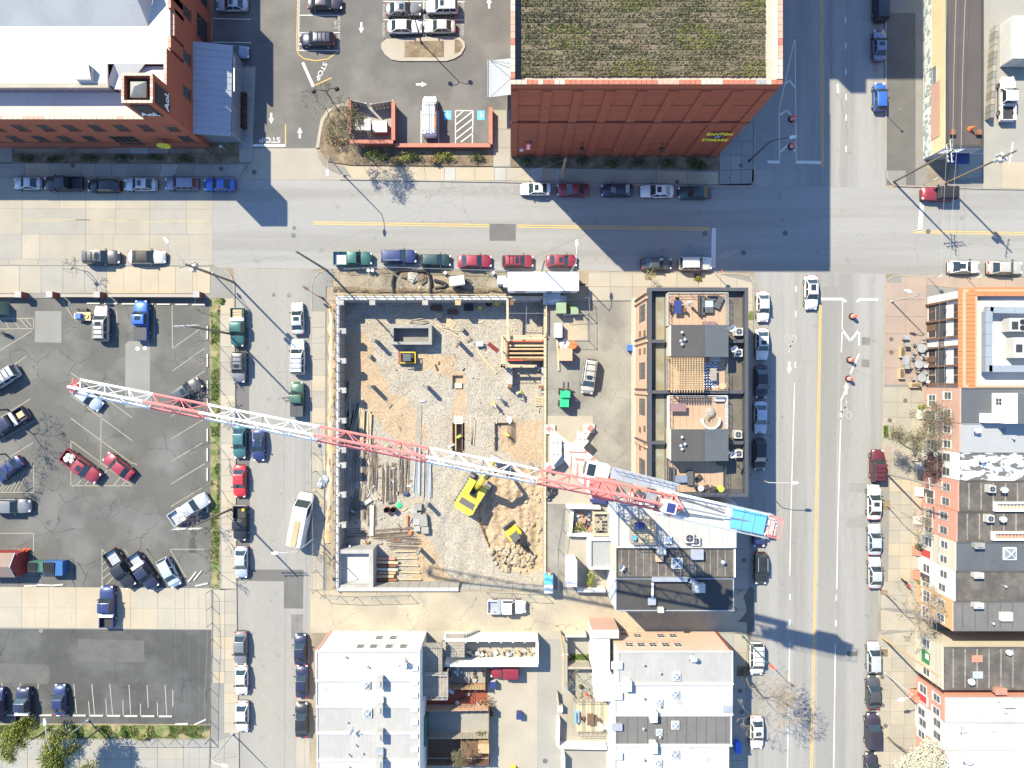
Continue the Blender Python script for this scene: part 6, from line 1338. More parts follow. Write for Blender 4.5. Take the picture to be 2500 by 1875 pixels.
# shoring box
sb = thing('shoring_box','timber framed shoring shaft with cross beams in the pit','shaft',F(1285,856))
x0,x1,y0,y1 = rect(1238,833,1333,880,-.2)
for a in ((x0,x1,y1-.15,y1),(x0,x1,y0,y0+.15),(x0,x0+.15,y0+.15,y1-.15),(x1-.15,x1,y0+.15,y1-.15)): MB().box(*a,ZF-.3,-.2).build('steel_sheet','rust',sb)
MB().box(x0+.15,x1-.15,y0+.15,y1-.15,ZF-.1,ZF-.05).build('shaft_floor','mulch',sb)
for i,t in enumerate((.16,.38,.6,.78,.93)): y = y0+(y1-y0)*t; MB().box(x0+.1,x1-.1,y-.13,y+.13,-.7,-.45).build('cross_beam','wood' if i != 3 else 'wood_pale',sb)
MB().tube((x0,y1-.02,-.15),(x1,y1-.02,-.15),.06,5).tube((x0,y0+.02,-.15),(x0+2.3,y0+.02,-.15),.06,5).build('edge_strip','cone_red',sb)
for q in (((1223,818),(1335,818),(1335,829),(1223,829)),((1223,830),(1234,830),(1234,897),(1223,897)),((1223,889),(1310,891),(1310,897),(1223,897))): MB().prism(px(q,-.2),-.4,-.2).build('plank_walkway','wood_pale',sb)
for (u,v) in ((1228,822),(1228,858),(1228,893),(1270,893),(1305,893),(1332,822)): c = P(u,v,-.2); MB().obox((c.x,c.y,ZF),.14,.14,3.4).build('post','wood',sb)
for (a,b) in (((1228,822),(1228,893)),((1228,893),(1308,893)),((1228,820),(1332,820))): MB().tube(P(*a,.6),P(*b,.6),.05,4).build('rail','wood_pale',sb)
# lower chamber south of the shaft
lc = thing('formed_bay','concrete formed bay with ledges below the shaft','wall',F(1290,920)); 
for q in (((1237,897),(1251,897),(1251,945),(1237,945)),((1322,897),(1330,897),(1330,960),(1322,960))): MB().prism(px(q,-1.2),ZF,-1.2).build('ledge','concrete_form',lc)
for (u,v) in ((1245,942),(1320,945)): c = P(u,v,-1.1); MB().obox((c.x,c.y,-1.2),.6,.45,.5).build('block','rust',lc)
# concrete boxes
eb = thing('concrete_pit_box','open concrete lift pit box on the gravel','concrete box',F(1003,816)); x0,x1,y0,y1 = rect(953,793,1054,841,-1.0)
for a in ((x0,x1,y1-.45,y1),(x0,x1,y0,y0+.4),(x0,x0+.45,y0+.4,y1-.45),(x1-.45,x1,y0+.4,y1-.45)): MB().box(*a,ZF-.2,-1.0).build('wall','block_grey',eb)
MB().box(x0+.4,x1-.4,y0+.4,y1-.4,ZF-.1,ZF+.15).build('box_floor','concrete_dull',eb)
cr = thing('concrete_room','square concrete room with bright floor in the lower left pit corner','concrete box',F(868,1388)); x0,x1,y0,y1 = rect(822,1342,911,1434,.25)
for a in ((x0,x1,y1-.55,y1),(x0,x0+.5,y0,y1-.55),(x1-.6,x1,y0,y1-.55),(x0+.5,x1-.6,y0,y0+.3)): MB().box(*a,ZF-.2,.25).build('wall','concrete_form',cr)
MB().box(x0+.5,x1-.6,y0+.3,y1-.55,-1.0,-.8).build('slab','wall_top',cr)
# column stubs with starter bars
for i,(u,v,h) in enumerate(((921,834,2.6),(912,944,2.6),(1122,837,2.6),(1045,945,2.6),(1045,1229,2.4),(1026,1340,2.8),(1130,805,1.0),(905,870,.9))):
    c = F(u,v); t = thing('column_stub',['short grey column nearest the concrete lift pit box','short column left of the pit middle','short column right of the lift pit box','short column in the middle of the gravel','short column beside the stacked blocks','short column at the lower orange dirt','low drain stub above the red ladder','dark low stub near the left wall'][i],'column',c,'column stubs')
    MB().obox(c,.42,.42,h).build('shaft','block_grey',t)
    for dx in (-.13,.13):
        for dy in (-.13,.13): MB().tube((c.x+dx,c.y+dy,c.z+h),(c.x+dx,c.y+dy,c.z+h+1.2),.02,4).build('starter_bar','rebar',t)
# lumber, rebar, formwork
rgp = random.Random(31)
def pile(name, label, cat, c, n, L, ang, m, sz=(.18,.1), spread=1.0, jit=4, layers=2, round_=False, z=None):
    o = F(*c); t = thing(name,label,cat,o)
    for i in range(n):
        a = R(ang+rgp.uniform(-jit,jit)); d = Vector((math.cos(a),math.sin(a),0)); off = Vector((-math.sin(R(ang)),math.cos(R(ang)),0))*rgp.uniform(-spread,spread)
        l = L*rgp.uniform(.75,1.05); p = o+off+d*rgp.uniform(-.3,.3); zz = .05+sz[1]*1.1*(i%layers)
        if round_: MB().tube(p-d*l/2+Vector((0,0,zz)),p+d*l/2+Vector((0,0,zz+.02)),sz[0]/2,5).build('bar',m,t)
        else: MB().obox((p.x,p.y,p.z+zz),l,sz[0],sz[1],a).build('plank',m if rgp.random() < .7 else 'wood_grey',t)
    return t
pile('lumber_pile','loose pale boards leaning by the upper left rebar','lumber',(869,1020),12,4.6,82,'wood_pale',(.2,.08),.9,8,3); pile('lumber_pile','tidy stack of tan boards right of the loose boards','lumber',(893,1045),12,5.2,88,'wood_pale',(.2,.09),.75,3,3)
pile('lumber_pile','grey boards fanned out by the left wall','lumber',(851,1030),9,4.5,80,'wood_grey',(.15,.08),.6,7,2); pile('lumber_pile','two loose grey planks in the upper left pit','lumber',(849,950),5,2.4,88,'wood_grey',(.22,.08),.4,2,2); pile('lumber_pile','loose boards by the lift pit box top','lumber',(1022,785),7,2.6,10,'wood_grey',(.14,.08),.5,10,2)
pile('lumber_pile','long pale timber lying on the gravel right of the middle','lumber',(1190,885),1,4.6,-50,'wood_pale',(.25,.15),.02,1,1); pile('lumber_pile','two crossed timbers right of the lift pit box','lumber',(1093,807),3,3.6,-22,'wood_pale',(.16,.1),.5,12,2); pile('lumber_pile','long thin timbers beside the trench','lumber',(1155,1055),3,3.8,84,'wood_pale',(.14,.09),.2,3,1)
pile('plank','single long grey plank on orange dirt','plank',(1023,1035),1,5.5,88,'wood_grey',(.7,.08),.02,1,1)
for i,(u,v,n,L,w,a) in enumerate(((880,1140,14,5.5,1.1,88),(905,1150,16,6.5,1.0,89),(950,1180,26,5.6,1.0,90),(985,1160,14,6.0,.8,88),(1020,1150,10,6.5,.7,88),(880,1230,14,4.5,1.1,86),(905,1260,10,3.4,.8,92),(862,1240,10,4.0,.5,85),(960,1305,18,6.0,.9,4),(985,1325,16,5.0,.8,-3),(1045,1165,9,6.6,.6,89),(870,1300,8,3.2,.6,5))):
    pile('rebar_bundle',['rusty rebar bundle by the left wall under the jib','long rebar bundle second from the left wall','dark dense rebar mat right of the long bundles','rebar bundle below the red jib section','grey pipe bundle left of the gravel','rebar bundle above the round drums','short rebar rows beside the white kerb','dark bars against the left wall','rebar mat lying crosswise above the formwork','rebar mat overlapping the lower dirt','long grey pipes at the gravel edge','thin bars near the concrete room'][i],'rebar',(u,v),n,L,a,'rebar' if i not in (4,10) else 'galv',(.07 if i not in (4,10) else .16,.07),w,2,3,True)
fw_ = thing('formwork_stack','stack of orange and yellow formwork beams beside the concrete room','formwork',F(945,1385))
for i in range(8):
    c = F(945,1362+i*8.5); MB().obox((c.x+rgp.uniform(-.2,.2),c.y,c.z+.3+.1*(i%2)),2.6+rgp.uniform(-.3,.5),.36,.25,R(rgp.uniform(-2,2))).build('beam',['brick_salmon','wood_pale','rust','white_dull'][i%4] if i != 4 else 'wood',fw_)
for i in range(5): c = F(990+i*3,1345+i*17); MB().obox((c.x,c.y,c.z+.1),3.2,.16,.2,R(rgp.uniform(-3,3))).build('beam','wood_pale',fw_)
for i,(u,v,s,m,l) in enumerate(((1022,1236,.95,'block_grey','grey concrete block, topmost of the stacked blocks'),(1012,1244,.8,'concrete_form','pale concrete block left of the topmost block'),(1020,1258,1.0,'block_grey','wide concrete block in the middle of the block group'),(1034,1262,1.0,'block_grey','concrete block right of the middle of the block group'),(1018,1272,.9,'concrete_form','lower left concrete block of the block group'),(1036,1275,.95,'block_grey','lower right grey block of the block group'),(1020,1288,.8,'concrete_form','small concrete block at the lower left end'),(1039,1292,.95,'concrete_beige','pale square block at the lower right end'))):
    c = F(u,v); MB().obox(c,s*1.1,s*.95,.75,R(rgp.uniform(-5,12))).build('concrete_block',m,label=l,cat='concrete block',group='concrete blocks',base=c)
c = F(900,1280); t = thing('concrete_kerb','long white concrete kerb strip in the rebar yard','kerb',c)
for i in range(3): p = F(909-i*.5,1245+i*25); MB().obox(p,.55,1.45,.3).build('segment','wall_top',t)
p = F(898,1224); MB().obox(p,1.4,.55,.3,R(35)).build('segment','wall_top',t)
for i,(u,v,l) in enumerate(((946,1243,'round rusty drum, left of two beside the blocks'),(962,1243,'round rusty drum, right of two beside the blocks'))):
    c = F(u,v); t = thing('steel_drum',l,'drum',c); MB().tube(c,c+Vector((0,0,.9)),.42,14,cap=False).build('shell','rust',t); MB().cyl((c.x,c.y,c.z+.08),.4,.05,14).build('base','black',t)
c = F(975,1234); MB().rock(c,.55,rgp,flat=.25).build('tarpaulin','green_machine',label='crumpled bright green tarpaulin beside the drums',cat='tarp',base=c)
c = F(949,1095); MB().rock(c,.5,rgp,flat=.2).build('tarpaulin','dumpster_green',label='small green tarpaulin under the red jib',cat='tarp',base=c)
for i,(u,v,m,l) in enumerate(((993,1206,'navy','blue barrel tipped by the rebar mat'),(1002,1300,'orange','orange cone shaped marker among rebar'),(995,1270,'orange','orange strip of formwork beside the blocks'))):
    c = F(u,v); (MB().tube(c+Vector((-.3,0,.25)),c+Vector((.3,.1,.25)),.25,10) if i == 0 else MB().obox(c,.4 if i == 1 else .25,.4 if i == 1 else 1.4,.35)).build('site_item',m,label=l,cat='site item',base=c)
# small stores along the shaded north wall
for i,(u,v,l_,w_,h_,m,lab) in enumerate(((1145,752,1.2,.8,.6,'black','dark window frame box in the shade of the north wall'),(1066,752,1.6,.8,.15,'wood_brown','dark board stack in shade, left one'),(1105,762,1.4,.7,.3,'wood_brown','dark stacked beams in shade, right one'),(1072,770,.9,.7,.4,'wood_pale','pale pallet at the shadow edge'),(1172,752,.5,.4,.4,'yellow','yellow hand tool box in the shade'),(1213,741,.9,.5,.3,'yellow','yellow compactor plate near the north wall'),(1193,741,.5,.5,.2,'tyre','black tyre near the north wall'),(1028,738,.4,.6,.5,'cone_red','red can at the foot of the north wall'))):
    c = F(u,v); b = MB()
    if m == 'tyre':
        for k in range(10): a0 = k*.628; b.tube(c+Vector((.35*math.cos(a0),.35*math.sin(a0),.15)),c+Vector((.35*math.cos(a0+.628),.35*math.sin(a0+.628),.15)),.13,6)
    else:
        b.obox(c,l_,w_,h_)
        if i == 0: b.obox((c.x,c.y,c.z+h_),l_+.1,w_+.1,.06)
        if i in (1,2,3):
            for k in range(4): b.obox((c.x,c.y-w_/2+w_*(k+.5)/4,c.z+h_),l_+.1,w_/6,.08)
    b.build('site_store',m,label=lab,cat='site item',base=c)
ld = thing('red_ladder','short red steel ladder lying on the gravel','ladder',F(1205,848)); a,b = F(1192,838)+Vector((0,0,.1)),F(1215,857)+Vector((0,0,.1)); d = (b-a).normalized(); nn = Vector((-d.y,d.x,0))*.25
for s in (-1,1): MB().tube(a+nn*s,b+nn*s,.05,5).build('rail','shed_red',ld)
for i in range(7): p = a.lerp(b,(i+.5)/7); MB().obox((p.x,p.y,p.z-.03),.16,.5,.06,math.atan2(d.y,d.x)).build('rung','shed_red',ld)
wb2 = thing('wheelbarrow','grey wheelbarrow on the gravel beside the red ladder','wheelbarrow',F(1171,840)); c = F(1171,840); MB().obox((c.x,c.y,c.z+.35),.9,.6,.3,taper=1.2).build('tray','galv',wb2); MB().tube((c.x-.6,c.y-.06,c.z+.2),(c.x-.6,c.y+.06,c.z+.2),.2,10).build('wheel','tyre',wb2)
for s in (-.25,.25): MB().tube((c.x-.5,c.y+s,c.z+.25),(c.x+.9,c.y+s,c.z+.45),.03,4).build('handle','wood',wb2)
for i,(u,v,l) in enumerate(((1091,785,'pale pallet pieces above the lift pit box, first'),(1100,793,'pale pallet pieces above the lift pit box, second'),(1316,980,'pale slatted pallet against the east pit wall'))):
    c = F(u,v); t = thing('pallet',l,'pallet',c); a = R((-38,-38,3)[i])
    for k in range(6): off = -.55+.22*k; MB().obox((c.x-off*math.sin(a),c.y+off*math.cos(a),c.z+.1),1.2,.15,.05,a).build('slat','wood_pale',t)
    for k in (-.5,0,.5): MB().obox((c.x+k*math.cos(a),c.y+k*math.sin(a),c.z),.1,1.25,.1,a).build('bearer','wood',t)
# rubble
rp_ = thing('rubble_pile','heap of broken pale rock beside the mini excavator','rubble',F(1250,1360))
for i in range(150):
    t_ = rgp.uniform(0,6.28); k = rgp.random()**.6; u = 1252+55*k*math.cos(t_); v = 1362+34*k*math.sin(t_)+(u-1252)*.1; s = rgp.uniform(.1,.34) if rgp.random() < .85 else rgp.uniform(.34,.55)
    c = F(u,v); MB().rock((c.x,c.y,c.z+.45*(1-k)),s,rgp).build('rock','rock' if rgp.random() < .8 else 'stone_gravel',rp_)
for i in range(24): u,v = rgp.uniform(1280,1325),rgp.uniform(1190,1330); MB().rock(F(u,v),rgp.uniform(.15,.4),rgp).build('rock','rock',rp_)
tr = thing('trench_frame','timber trench frame with concrete ends in the middle trench','trench frame',F(1120,1070))
for (u0,v0,u1,v1,m,z) in ((1108,1015,1130,1035,'wall_cream',-.0),(1111,1036,1114,1100,'wood',.1),(1127,1036,1130,1100,'wood_brown',.1),(1110,935,1128,948,'wall_cream',.15)): x0,x1,y0,y1 = rect(u0,v0,u1,v1,ZF+z); MB().box(x0,x1,y0,y1,ZF-.9,ZF+z).build('board',m,tr)
rm = thing('rebar_cage','rebar cage mat in the trench near the crane foot','rebar',F(1248,1055))
for i in range(9): a = P(1240+i*2.2,0,ZF).x; MB().tube((a,P(0,1030,ZF).y,ZF+.1),(a,P(0,1078,ZF).y,ZF+.1),.025,4).build('bar','rebar',rm)
for i in range(12): y = P(0,1032+i*4,ZF).y; MB().tube((P(1238,0,ZF).x,y,ZF+.14),(P(1260,0,ZF).x,y,ZF+.14),.025,4).build('bar','rebar',rm)
c = F(1245,1025); MB().rock(c,.55,rgp,flat=.5).build('site_sheet','white',label='white bundled sheet at the trench head',cat='sheet',base=c)
# ---------------------------------------------------------------- machines
def placed(name, label, cat, u, v, ang, z=None):
    c = F(u,v) if z is None else P(u,v,z); t = thing(name,label,cat,c,rz=R(ang)); return t
def lp(t, name, mb, m, parent=None, smooth=None): return inst(name, mb.mesh(name,m,smooth=smooth), parent or t)
ex_ = placed('excavator','large yellow crawler excavator on the gravel under the jib','excavator',1156,1200,59); ex_.scale = (1.1,1.1,1.1)
for s in (-1,1):
    tk = lp(ex_,'track',MB().box(-1.9,1.9,s*1.25-.32,s*1.25+.32,.1,.75).tube((-1.9,s*1.25-.32,.43),(-1.9,s*1.25+.32,.43),.34,10).tube((1.9,s*1.25-.32,.43),(1.9,s*1.25+.32,.43),.34,10),'dark_plastic')
    for i in range(9): inst('track_pad',xmesh('tp',lambda: MB().box(-.16,.16,-.36,.36,.76,.8).mesh('track_pad','steel')),tk,(-1.8+i*.45,s*1.25,0))
hb_ = [(-2.3,-1.15),(-1.95,-1.35),(1.5,-1.35),(1.5,1.35),(-1.95,1.35),(-2.3,1.15)]
lp(ex_,'house',MB().prism(hb_,1.0,1.9),'machine_yellow'); lp(ex_,'counterweight',MB().prism([(-2.6,-1.0),(-2.25,-1.36),(-1.7,-1.36),(-1.7,1.36),(-2.25,1.36),(-2.6,1.0)],.95,2.25),'machine_yellow')
lp(ex_,'engine_cover',MB().box(-1.65,-.5,-1.3,1.3,1.91,2.35),'machine_yellow'); lp(ex_,'grille',MB().box(-1.75,-.95,-1.0,1.0,2.352,2.4),'asphalt_patch')
cb_ = lp(ex_,'cab',MB().box(.1,1.75,.45,1.38,1.9,3.0),'machine_yellow'); lp(ex_,'cab_window',MB().box(1.76,1.78,.55,1.3,2.1,2.9).box(.3,1.6,1.385,1.4,2.1,2.9),'car_glass',cb_); lp(ex_,'roof_light',MB().box(.3,1.3,.6,1.2,3.0,3.03),'machine_yellow',cb_)
lp(ex_,'tool_locker',MB().box(.2,1.45,-1.35,-.5,1.91,2.15),'machine_yellow')
bo = lp(ex_,'boom',MB().tube((.9,0,1.9),(2.3,0,5.2),.32,6,.38).tube((2.3,0,5.2),(4.6,-.1,6.0),.38,6,.28),'machine_yellow'); lp(ex_,'boom_ram',MB().tube((1.3,.35,1.8),(2.5,.3,4.7),.11,6).tube((1.3,-.35,1.8),(2.5,-.3,4.7),.11,6),'steel',bo)
sk = lp(ex_,'stick',MB().tube((4.6,-.1,6.1),(5.2,-.2,2.6),.3,6,.2),'machine_yellow'); lp(ex_,'stick_ram',MB().tube((3.0,0,5.9),(4.7,-.1,6.6),.1,6),'steel',sk); lp(ex_,'bucket',MB().prism([(4.7,-.85),(5.7,-.85),(5.7,.5),(4.7,.5)],1.5,2.5),'galv')
lp(ex_,'hydraulics',MB().box(-.3,.6,-.4,.35,1.91,2.2).box(.0,.3,-.2,.2,2.2,2.35),'dark_plastic')
me_ = placed('mini_excavator','small yellow mini excavator with black canopy and dozer blade','excavator',1256,1302,-52)
for s in (-1,1): lp(me_,'track',MB().box(-.95,.95,s*.75-.2,s*.75+.2,.05,.5),'white_dull')
lp(me_,'house',MB().prism([(-1.0,-.75),(-.65,-1.0),(.3,-1.0),(.7,-.5),(.7,.5),(.3,1.0),(-.65,1.0),(-1.0,.75)],.6,1.4),'yellow',smooth=30); lp(me_,'canopy',MB().box(-.45,.7,-.65,.6,2.15,2.25),'asphalt_dark'); lp(me_,'post',MB().tube((-.4,-.6,1.4),(-.4,-.6,2.15),.05,5).tube((-.4,.55,1.4),(-.4,.55,2.15),.05,5).tube((.6,.55,1.4),(.6,.55,2.15),.05,5),'black'); lp(me_,'seat',MB().box(-.2,.2,-.25,.25,1.4,1.7),'black')
lp(me_,'blade',MB().box(-1.75,-1.6,-1.05,1.05,.1,.6),'steel'); lp(me_,'blade_arm',MB().box(-1.6,-.8,-.5,-.35,.3,.42).box(-1.6,-.8,.35,.5,.3,.42),'black')
lp(me_,'boom',MB().tube((.7,0,1.0),(1.6,0,2.3),.15,6).tube((1.6,0,2.3),(2.7,0,1.9),.13,6),'black'); lp(me_,'stick',MB().tube((2.7,0,1.9),(2.9,0,.6),.1,6),'wood_grey'); lp(me_,'bucket',MB().box(2.6,3.1,-.3,.3,.1,.6),'dark_plastic')
sl_ = placed('skid_loader','compact yellow framed loader with dark canopy beside the lift pit box','loader',998,874,180)
lp(sl_,'body',MB().box(-.9,.7,-.5,.5,.4,1.1),'dark_plastic'); lp(sl_,'canopy',MB().box(-.55,.55,-.5,.5,1.85,1.95),'roof_slate'); lp(sl_,'frame',MB().tube((-1.1,-.75,1.2),(1.0,-.75,1.3),.07,6).tube((-1.1,.75,1.2),(1.0,.75,1.3),.07,6).tube((-1.1,-.75,1.2),(-1.1,.75,1.2),.07,6).tube((-.5,-.48,1.0),(-.5,-.48,1.85),.05,5).tube((.5,.48,1.0),(.5,.48,1.85),.05,5).tube((-.5,.48,1.0),(-.5,.48,1.85),.05,5).tube((.5,-.48,1.0),(.5,-.48,1.85),.05,5),'yellow'); lp(sl_,'bucket',MB().box(1.0,1.4,-.9,.9,.1,.6),'rust')
for s in (-1,1): 
    tk = lp(sl_,'track',MB().box(-.95,.95,s*.72-.2,s*.72+.2,.05,.55),'tyre')
    for i in range(8): inst('track_pad',xmesh('tp2',lambda: MB().box(-.06,.06,-.22,.22,.555,.59).mesh('track_pad','dark_plastic')),tk,(-.85+i*.24,s*.72,0))
gm = placed('forklift','bright green site forklift with raised forks in the yard','forklift',1377,967,88,0.02)
lp(gm,'body',MB().box(-1.5,.8,-.62,.62,.45,1.5),'green_machine'); lp(gm,'rear_cover',MB().box(-1.45,-.2,-.55,.55,1.5,1.95),'green_machine'); lp(gm,'cab_frame',MB().tube((-.2,-.6,1.5),(-.1,-.6,2.3),.05,5).tube((-.2,.6,1.5),(-.1,.6,2.3),.05,5).tube((.8,-.6,1.5),(.7,-.6,2.3),.05,5).tube((.8,.6,1.5),(.7,.6,2.3),.05,5).box(-.15,.75,-.65,.65,2.3,2.36),'green_machine'); lp(gm,'seat',MB().box(.0,.45,-.3,.3,1.5,1.8),'black')
lp(gm,'mast',MB().box(.85,1.0,-.5,-.38,.1,2.6).box(.85,1.0,.38,.5,.1,2.6).box(.86,.98,-.38,.38,2.4,2.5),'dark_plastic')
for s in (-.3,.3): lp(gm,'fork',MB().box(1.0,2.2,s-.07,s+.07,.3,.38),'steel')
lp(gm,'carriage',MB().box(1.02,1.1,-1.0,1.0,.4,.8),'rust')
for x in (-1.0,.6):
    for s in (-1,1): lp(gm,'wheel',MB().tube((x,s*.45,.42),(x,s*.8,.42),.42,12),'tyre')
# ---------------------------------------------------------------- tower crane
CZ = 36.0
mb_ = G(1393,1100)
crn = thing('tower_crane','red and white tower crane with long lattice jib over the site','crane',(mb_.x,mb_.y,0))
A = P(1480,1199,CZ); TIP = P(176,944,CZ); A = Vector((mb_.x,mb_.y,CZ)); ax = (TIP-A); JL = ax.length; ax.normalize(); sdv = Vector((-ax.y,ax.x,0))
END = P(1908,1292,CZ)
def lattice(p0, p1, w, hgt, m, rch, rla, cells, name, apex_up=True):
    d = (p1-p0); n = d.normalized(); s = Vector((-n.y,n.x,0)); up = Vector((0,0,1)); mb = MB()
    q = [s*w/2,-s*w/2]; top = up*hgt
    mb.tube(p0+q[0],p1+q[0],rch,6).tube(p0+q[1],p1+q[1],rch,6).tube(p0+top,p1+top,rch*1.1,6)
    for i in range(cells):
        a,b,c = p0+d*(i/cells),p0+d*((i+.5)/cells),p0+d*((i+1)/cells)
        for k in (0,1): mb.tube(a+q[k],b+top,rla,4).tube(b+top,c+q[k],rla,4)
        mb.tube(a+q[0],a+q[1],rla,4).tube(a+q[0],c+q[1] if i%2 else b+q[1],rla,4).tube(b+q[1] if not i%2 else c+q[1],c+q[0],rla,4)
    mb.tube(p1+q[0],p1+q[1],rla*1.3,4); return mb.build(name,m,crn)
# jib joints by photo pixel along the jib
def jp(u): 
    v = 944+(1199-944)*(u-176)/(1480-176); p = P(u,v,CZ); t = (p-A).dot(ax); q = A+ax*t; q.z = CZ-.9; return q
js = [(176,357,'crane_white'),(357,493,'crane_red'),(493,769,'crane_white'),(769,1042,'crane_red'),(1042,1313,'crane_white'),(1313,1468,'crane_red')]
for a,b,m in js: p,q = jp(a),jp(b); lattice(p,q,1.25,1.45,m,.115,.045,max(2,int((q-p).length/2.1)),'jib_section')
p = jp(176); 
for s in (-1,1): MB().tube(p+sdv*.65*s,p+Vector((0,0,1.5)),.09,5).tube(p+sdv*.65*s-ax*-.6,p+ax*.6,.07,5).build('jib_end','crane_red',crn)
MB().obox((p.x,p.y,p.z),.5,.5,.5,math.atan2(ax.y,ax.x)).build('jib_sheave','crane_red',crn)
# slewing unit, tower head, counter jib
cd = (END-A).normalized(); cs_ = Vector((-cd.y,cd.x,0)); CL = (END-A).length
MB().cyl((A.x,A.y,CZ-3.0),1.2,1.0,16).build('slewing_ring','crane_red',crn)
MB().obox((A.x,A.y,CZ-2.0),1.9,1.9,1.1,math.atan2(ax.y,ax.x)).build('turntable','crane_red',crn)
a0 = A+Vector((0,0,-.9)); lattice(jp(1468),A+cd*6.4+Vector((0,0,-.9)),1.5,1.5,'crane_red',.11,.05,5,'tower_head')
c0 = A+cd*4.6+Vector((0,0,-1.0)); c1 = A+cd*(CL-.9)+Vector((0,0,-1.0))
for s in (-1,1): MB().tube(c0+cs_*.95*s,c1+cs_*.85*s,.16,6).build('counter_jib_beam','crane_white',crn)
n_ = 9
for i in range(n_):
    p,q = c0.lerp(c1,i/n_),c0.lerp(c1,(i+.96)/n_); MB().slab(p-cs_*.8+Vector((0,0,-.05)),q-cs_*.8+Vector((0,0,-.05)),q+cs_*.8+Vector((0,0,-.05)),p+cs_*.8+Vector((0,0,-.05)),.05).build('deck_plate','white_dull',crn)
wk0 = A+cd*.3+cs_*1.55+Vector((0,0,-1.3)); wk1 = A+cd*6.3+cs_*1.35+Vector((0,0,-1.3))
for i in range(5): p,q = wk0.lerp(wk1,i/5),wk0.lerp(wk1,(i+.96)/5); MB().slab(p-cs_*.5,q-cs_*.5,q+cs_*.5,p+cs_*.5,.05).build('walkway_plate','galv',crn)
rl = MB()
for base,e0,e1,off in ((wk0,wk0,wk1,.5),(c0,c0,c1,1.05),(c0,c0,c1,-1.05)):
    for hh in (.55,1.05): rl.tube(e0+cs_*off+Vector((0,0,hh)),e1+cs_*off+Vector((0,0,hh)),.03,4)
    for i in range(9): p = e0.lerp(e1,i/8)+cs_*off; rl.tube(p,p+Vector((0,0,1.05)),.03,4)
rl.build('hand_rail','galv',crn)
MB().tube(c0+cs_*.9,c1-cs_*.2,.07,5).tube(c0-cs_*.9+Vector((0,0,.1)),c1+Vector((0,0,.1)),.05,5).tube(A+Vector((0,0,.6)),c1+Vector((0,0,.2)),.06,5).build('tie_bar','steel',crn)
kc = A+cd*(CL-2.7); ang = math.atan2(cd.y,cd.x)
for i in range(3): p = kc+cd*(-1.0+i*1.0); MB().obox((p.x,p.y,CZ-2.6),.96,1.75,2.0,ang).build('counterweight','crane_blue',crn)
p = kc+cd*(-1.75); MB().obox((p.x,p.y,CZ-2.2),.5,1.5,1.3,ang).build('counterweight_frame','white',crn)
ef = MB(); e0 = A+cd*(CL-1.1)+Vector((0,0,-1.0)); e1 = A+cd*CL+Vector((0,0,-1.0))
for z in (0,1.1):
    for s in (-1,1): ef.tube(e0+cs_*.85*s+Vector((0,0,z)),e1+cs_*.85*s+Vector((0,0,z)),.05,4)
    ef.tube(e1-cs_*.85+Vector((0,0,z)),e1+cs_*.85+Vector((0,0,z)),.05,4).tube(e0-cs_*.85+Vector((0,0,z)),e0+cs_*.85+Vector((0,0,z)),.05,4).tube(e0-cs_*.85+Vector((0,0,z)),e1+cs_*.85+Vector((0,0,z)),.04,4)
ef.build('end_frame','crane_red',crn); MB().slab(e0-cs_*.8,e1-cs_*.8,e1+cs_*.8,e0+cs_*.8,.05).build('end_deck','white_dull',crn)
# winch, cabinets, cab
for (t,off,l,w,h,m,nm) in ((3.0,.1,.8,.8,.9,'awning_grey','winch'),(3.9,.15,1.0,.9,.8,'metal_grey','winch_motor'),(5.5,-.15,1.2,1.0,1.6,'white','electric_cabinet'),(5.6,-.15,.7,.8,1.64,'navy','cabinet_lid')):
    p = A+cd*t+cs_*off; MB().obox((p.x,p.y,CZ-.9),l,w,h,ang).build(nm,m,crn)
p = A+cd*5.9+Vector((0,0,-.8)); MB().tube(p+cs_*1.0,p+cd*.8+Vector((0,0,1.2)),.12,5).tube(p-cs_*1.0,p+cd*.8+Vector((0,0,1.2)),.12,5).tube(p-cs_*1.0,p+cs_*1.0,.12,5).build('anchor_frame','crane_red',crn)
cbp = P(1458,1150,34.2); cab = MB().obox((cbp.x,cbp.y,32.2),2.1,1.35,2.1,ang).build('cab','white',crn); w0 = cbp-cd*.55; MB().obox((w0.x,w0.y,34.3),.7,1.05,.03,ang).build('cab_window','car_glass',cab); w1 = cbp-cd*1.06; MB().obox((w1.x,w1.y,32.6),.05,1.2,1.5,ang).build('cab_window','car_glass',cab)
# mast
msw = .95; zz = [1.0,5.8,10.6,13.6,18.4,21.4,26.2,29.2,33.2]; mcol = ['crane_white','crane_white','crane_red','crane_white','crane_red','crane_white','crane_red','crane_white']
mr = R(3)
def mc(i,z): x,y = ((-1,-1),(1,-1),(1,1),(-1,1))[i%4]; x*=msw; y*=msw; return Vector((mb_.x+x*math.cos(mr)-y*math.sin(mr),mb_.y+x*math.sin(mr)+y*math.cos(mr),z))
for k in range(8):
    m_ = MB(); z0,z1 = zz[k],zz[k+1]
    for i in range(4): m_.tube(mc(i,z0),mc(i,z1),.13,6)
    nseg = max(2,round((z1-z0)/1.2))
    for j in range(nseg):
        a,b = z0+(z1-z0)*j/nseg,z0+(z1-z0)*(j+1)/nseg
        for i in range(4): m_.tube(mc(i,a),mc(i+1,b) if j%2 else mc(i+1,a),.06,4).tube(mc(i,a) if j%2 else mc(i+1,a),mc(i+1,a) if j%2 else mc(i,b),.06,4)
    for i in range(4): m_.tube(mc(i,z1),mc(i+1,z1),.09,5)
    m_.build('mast_section',mcol[k],crn)
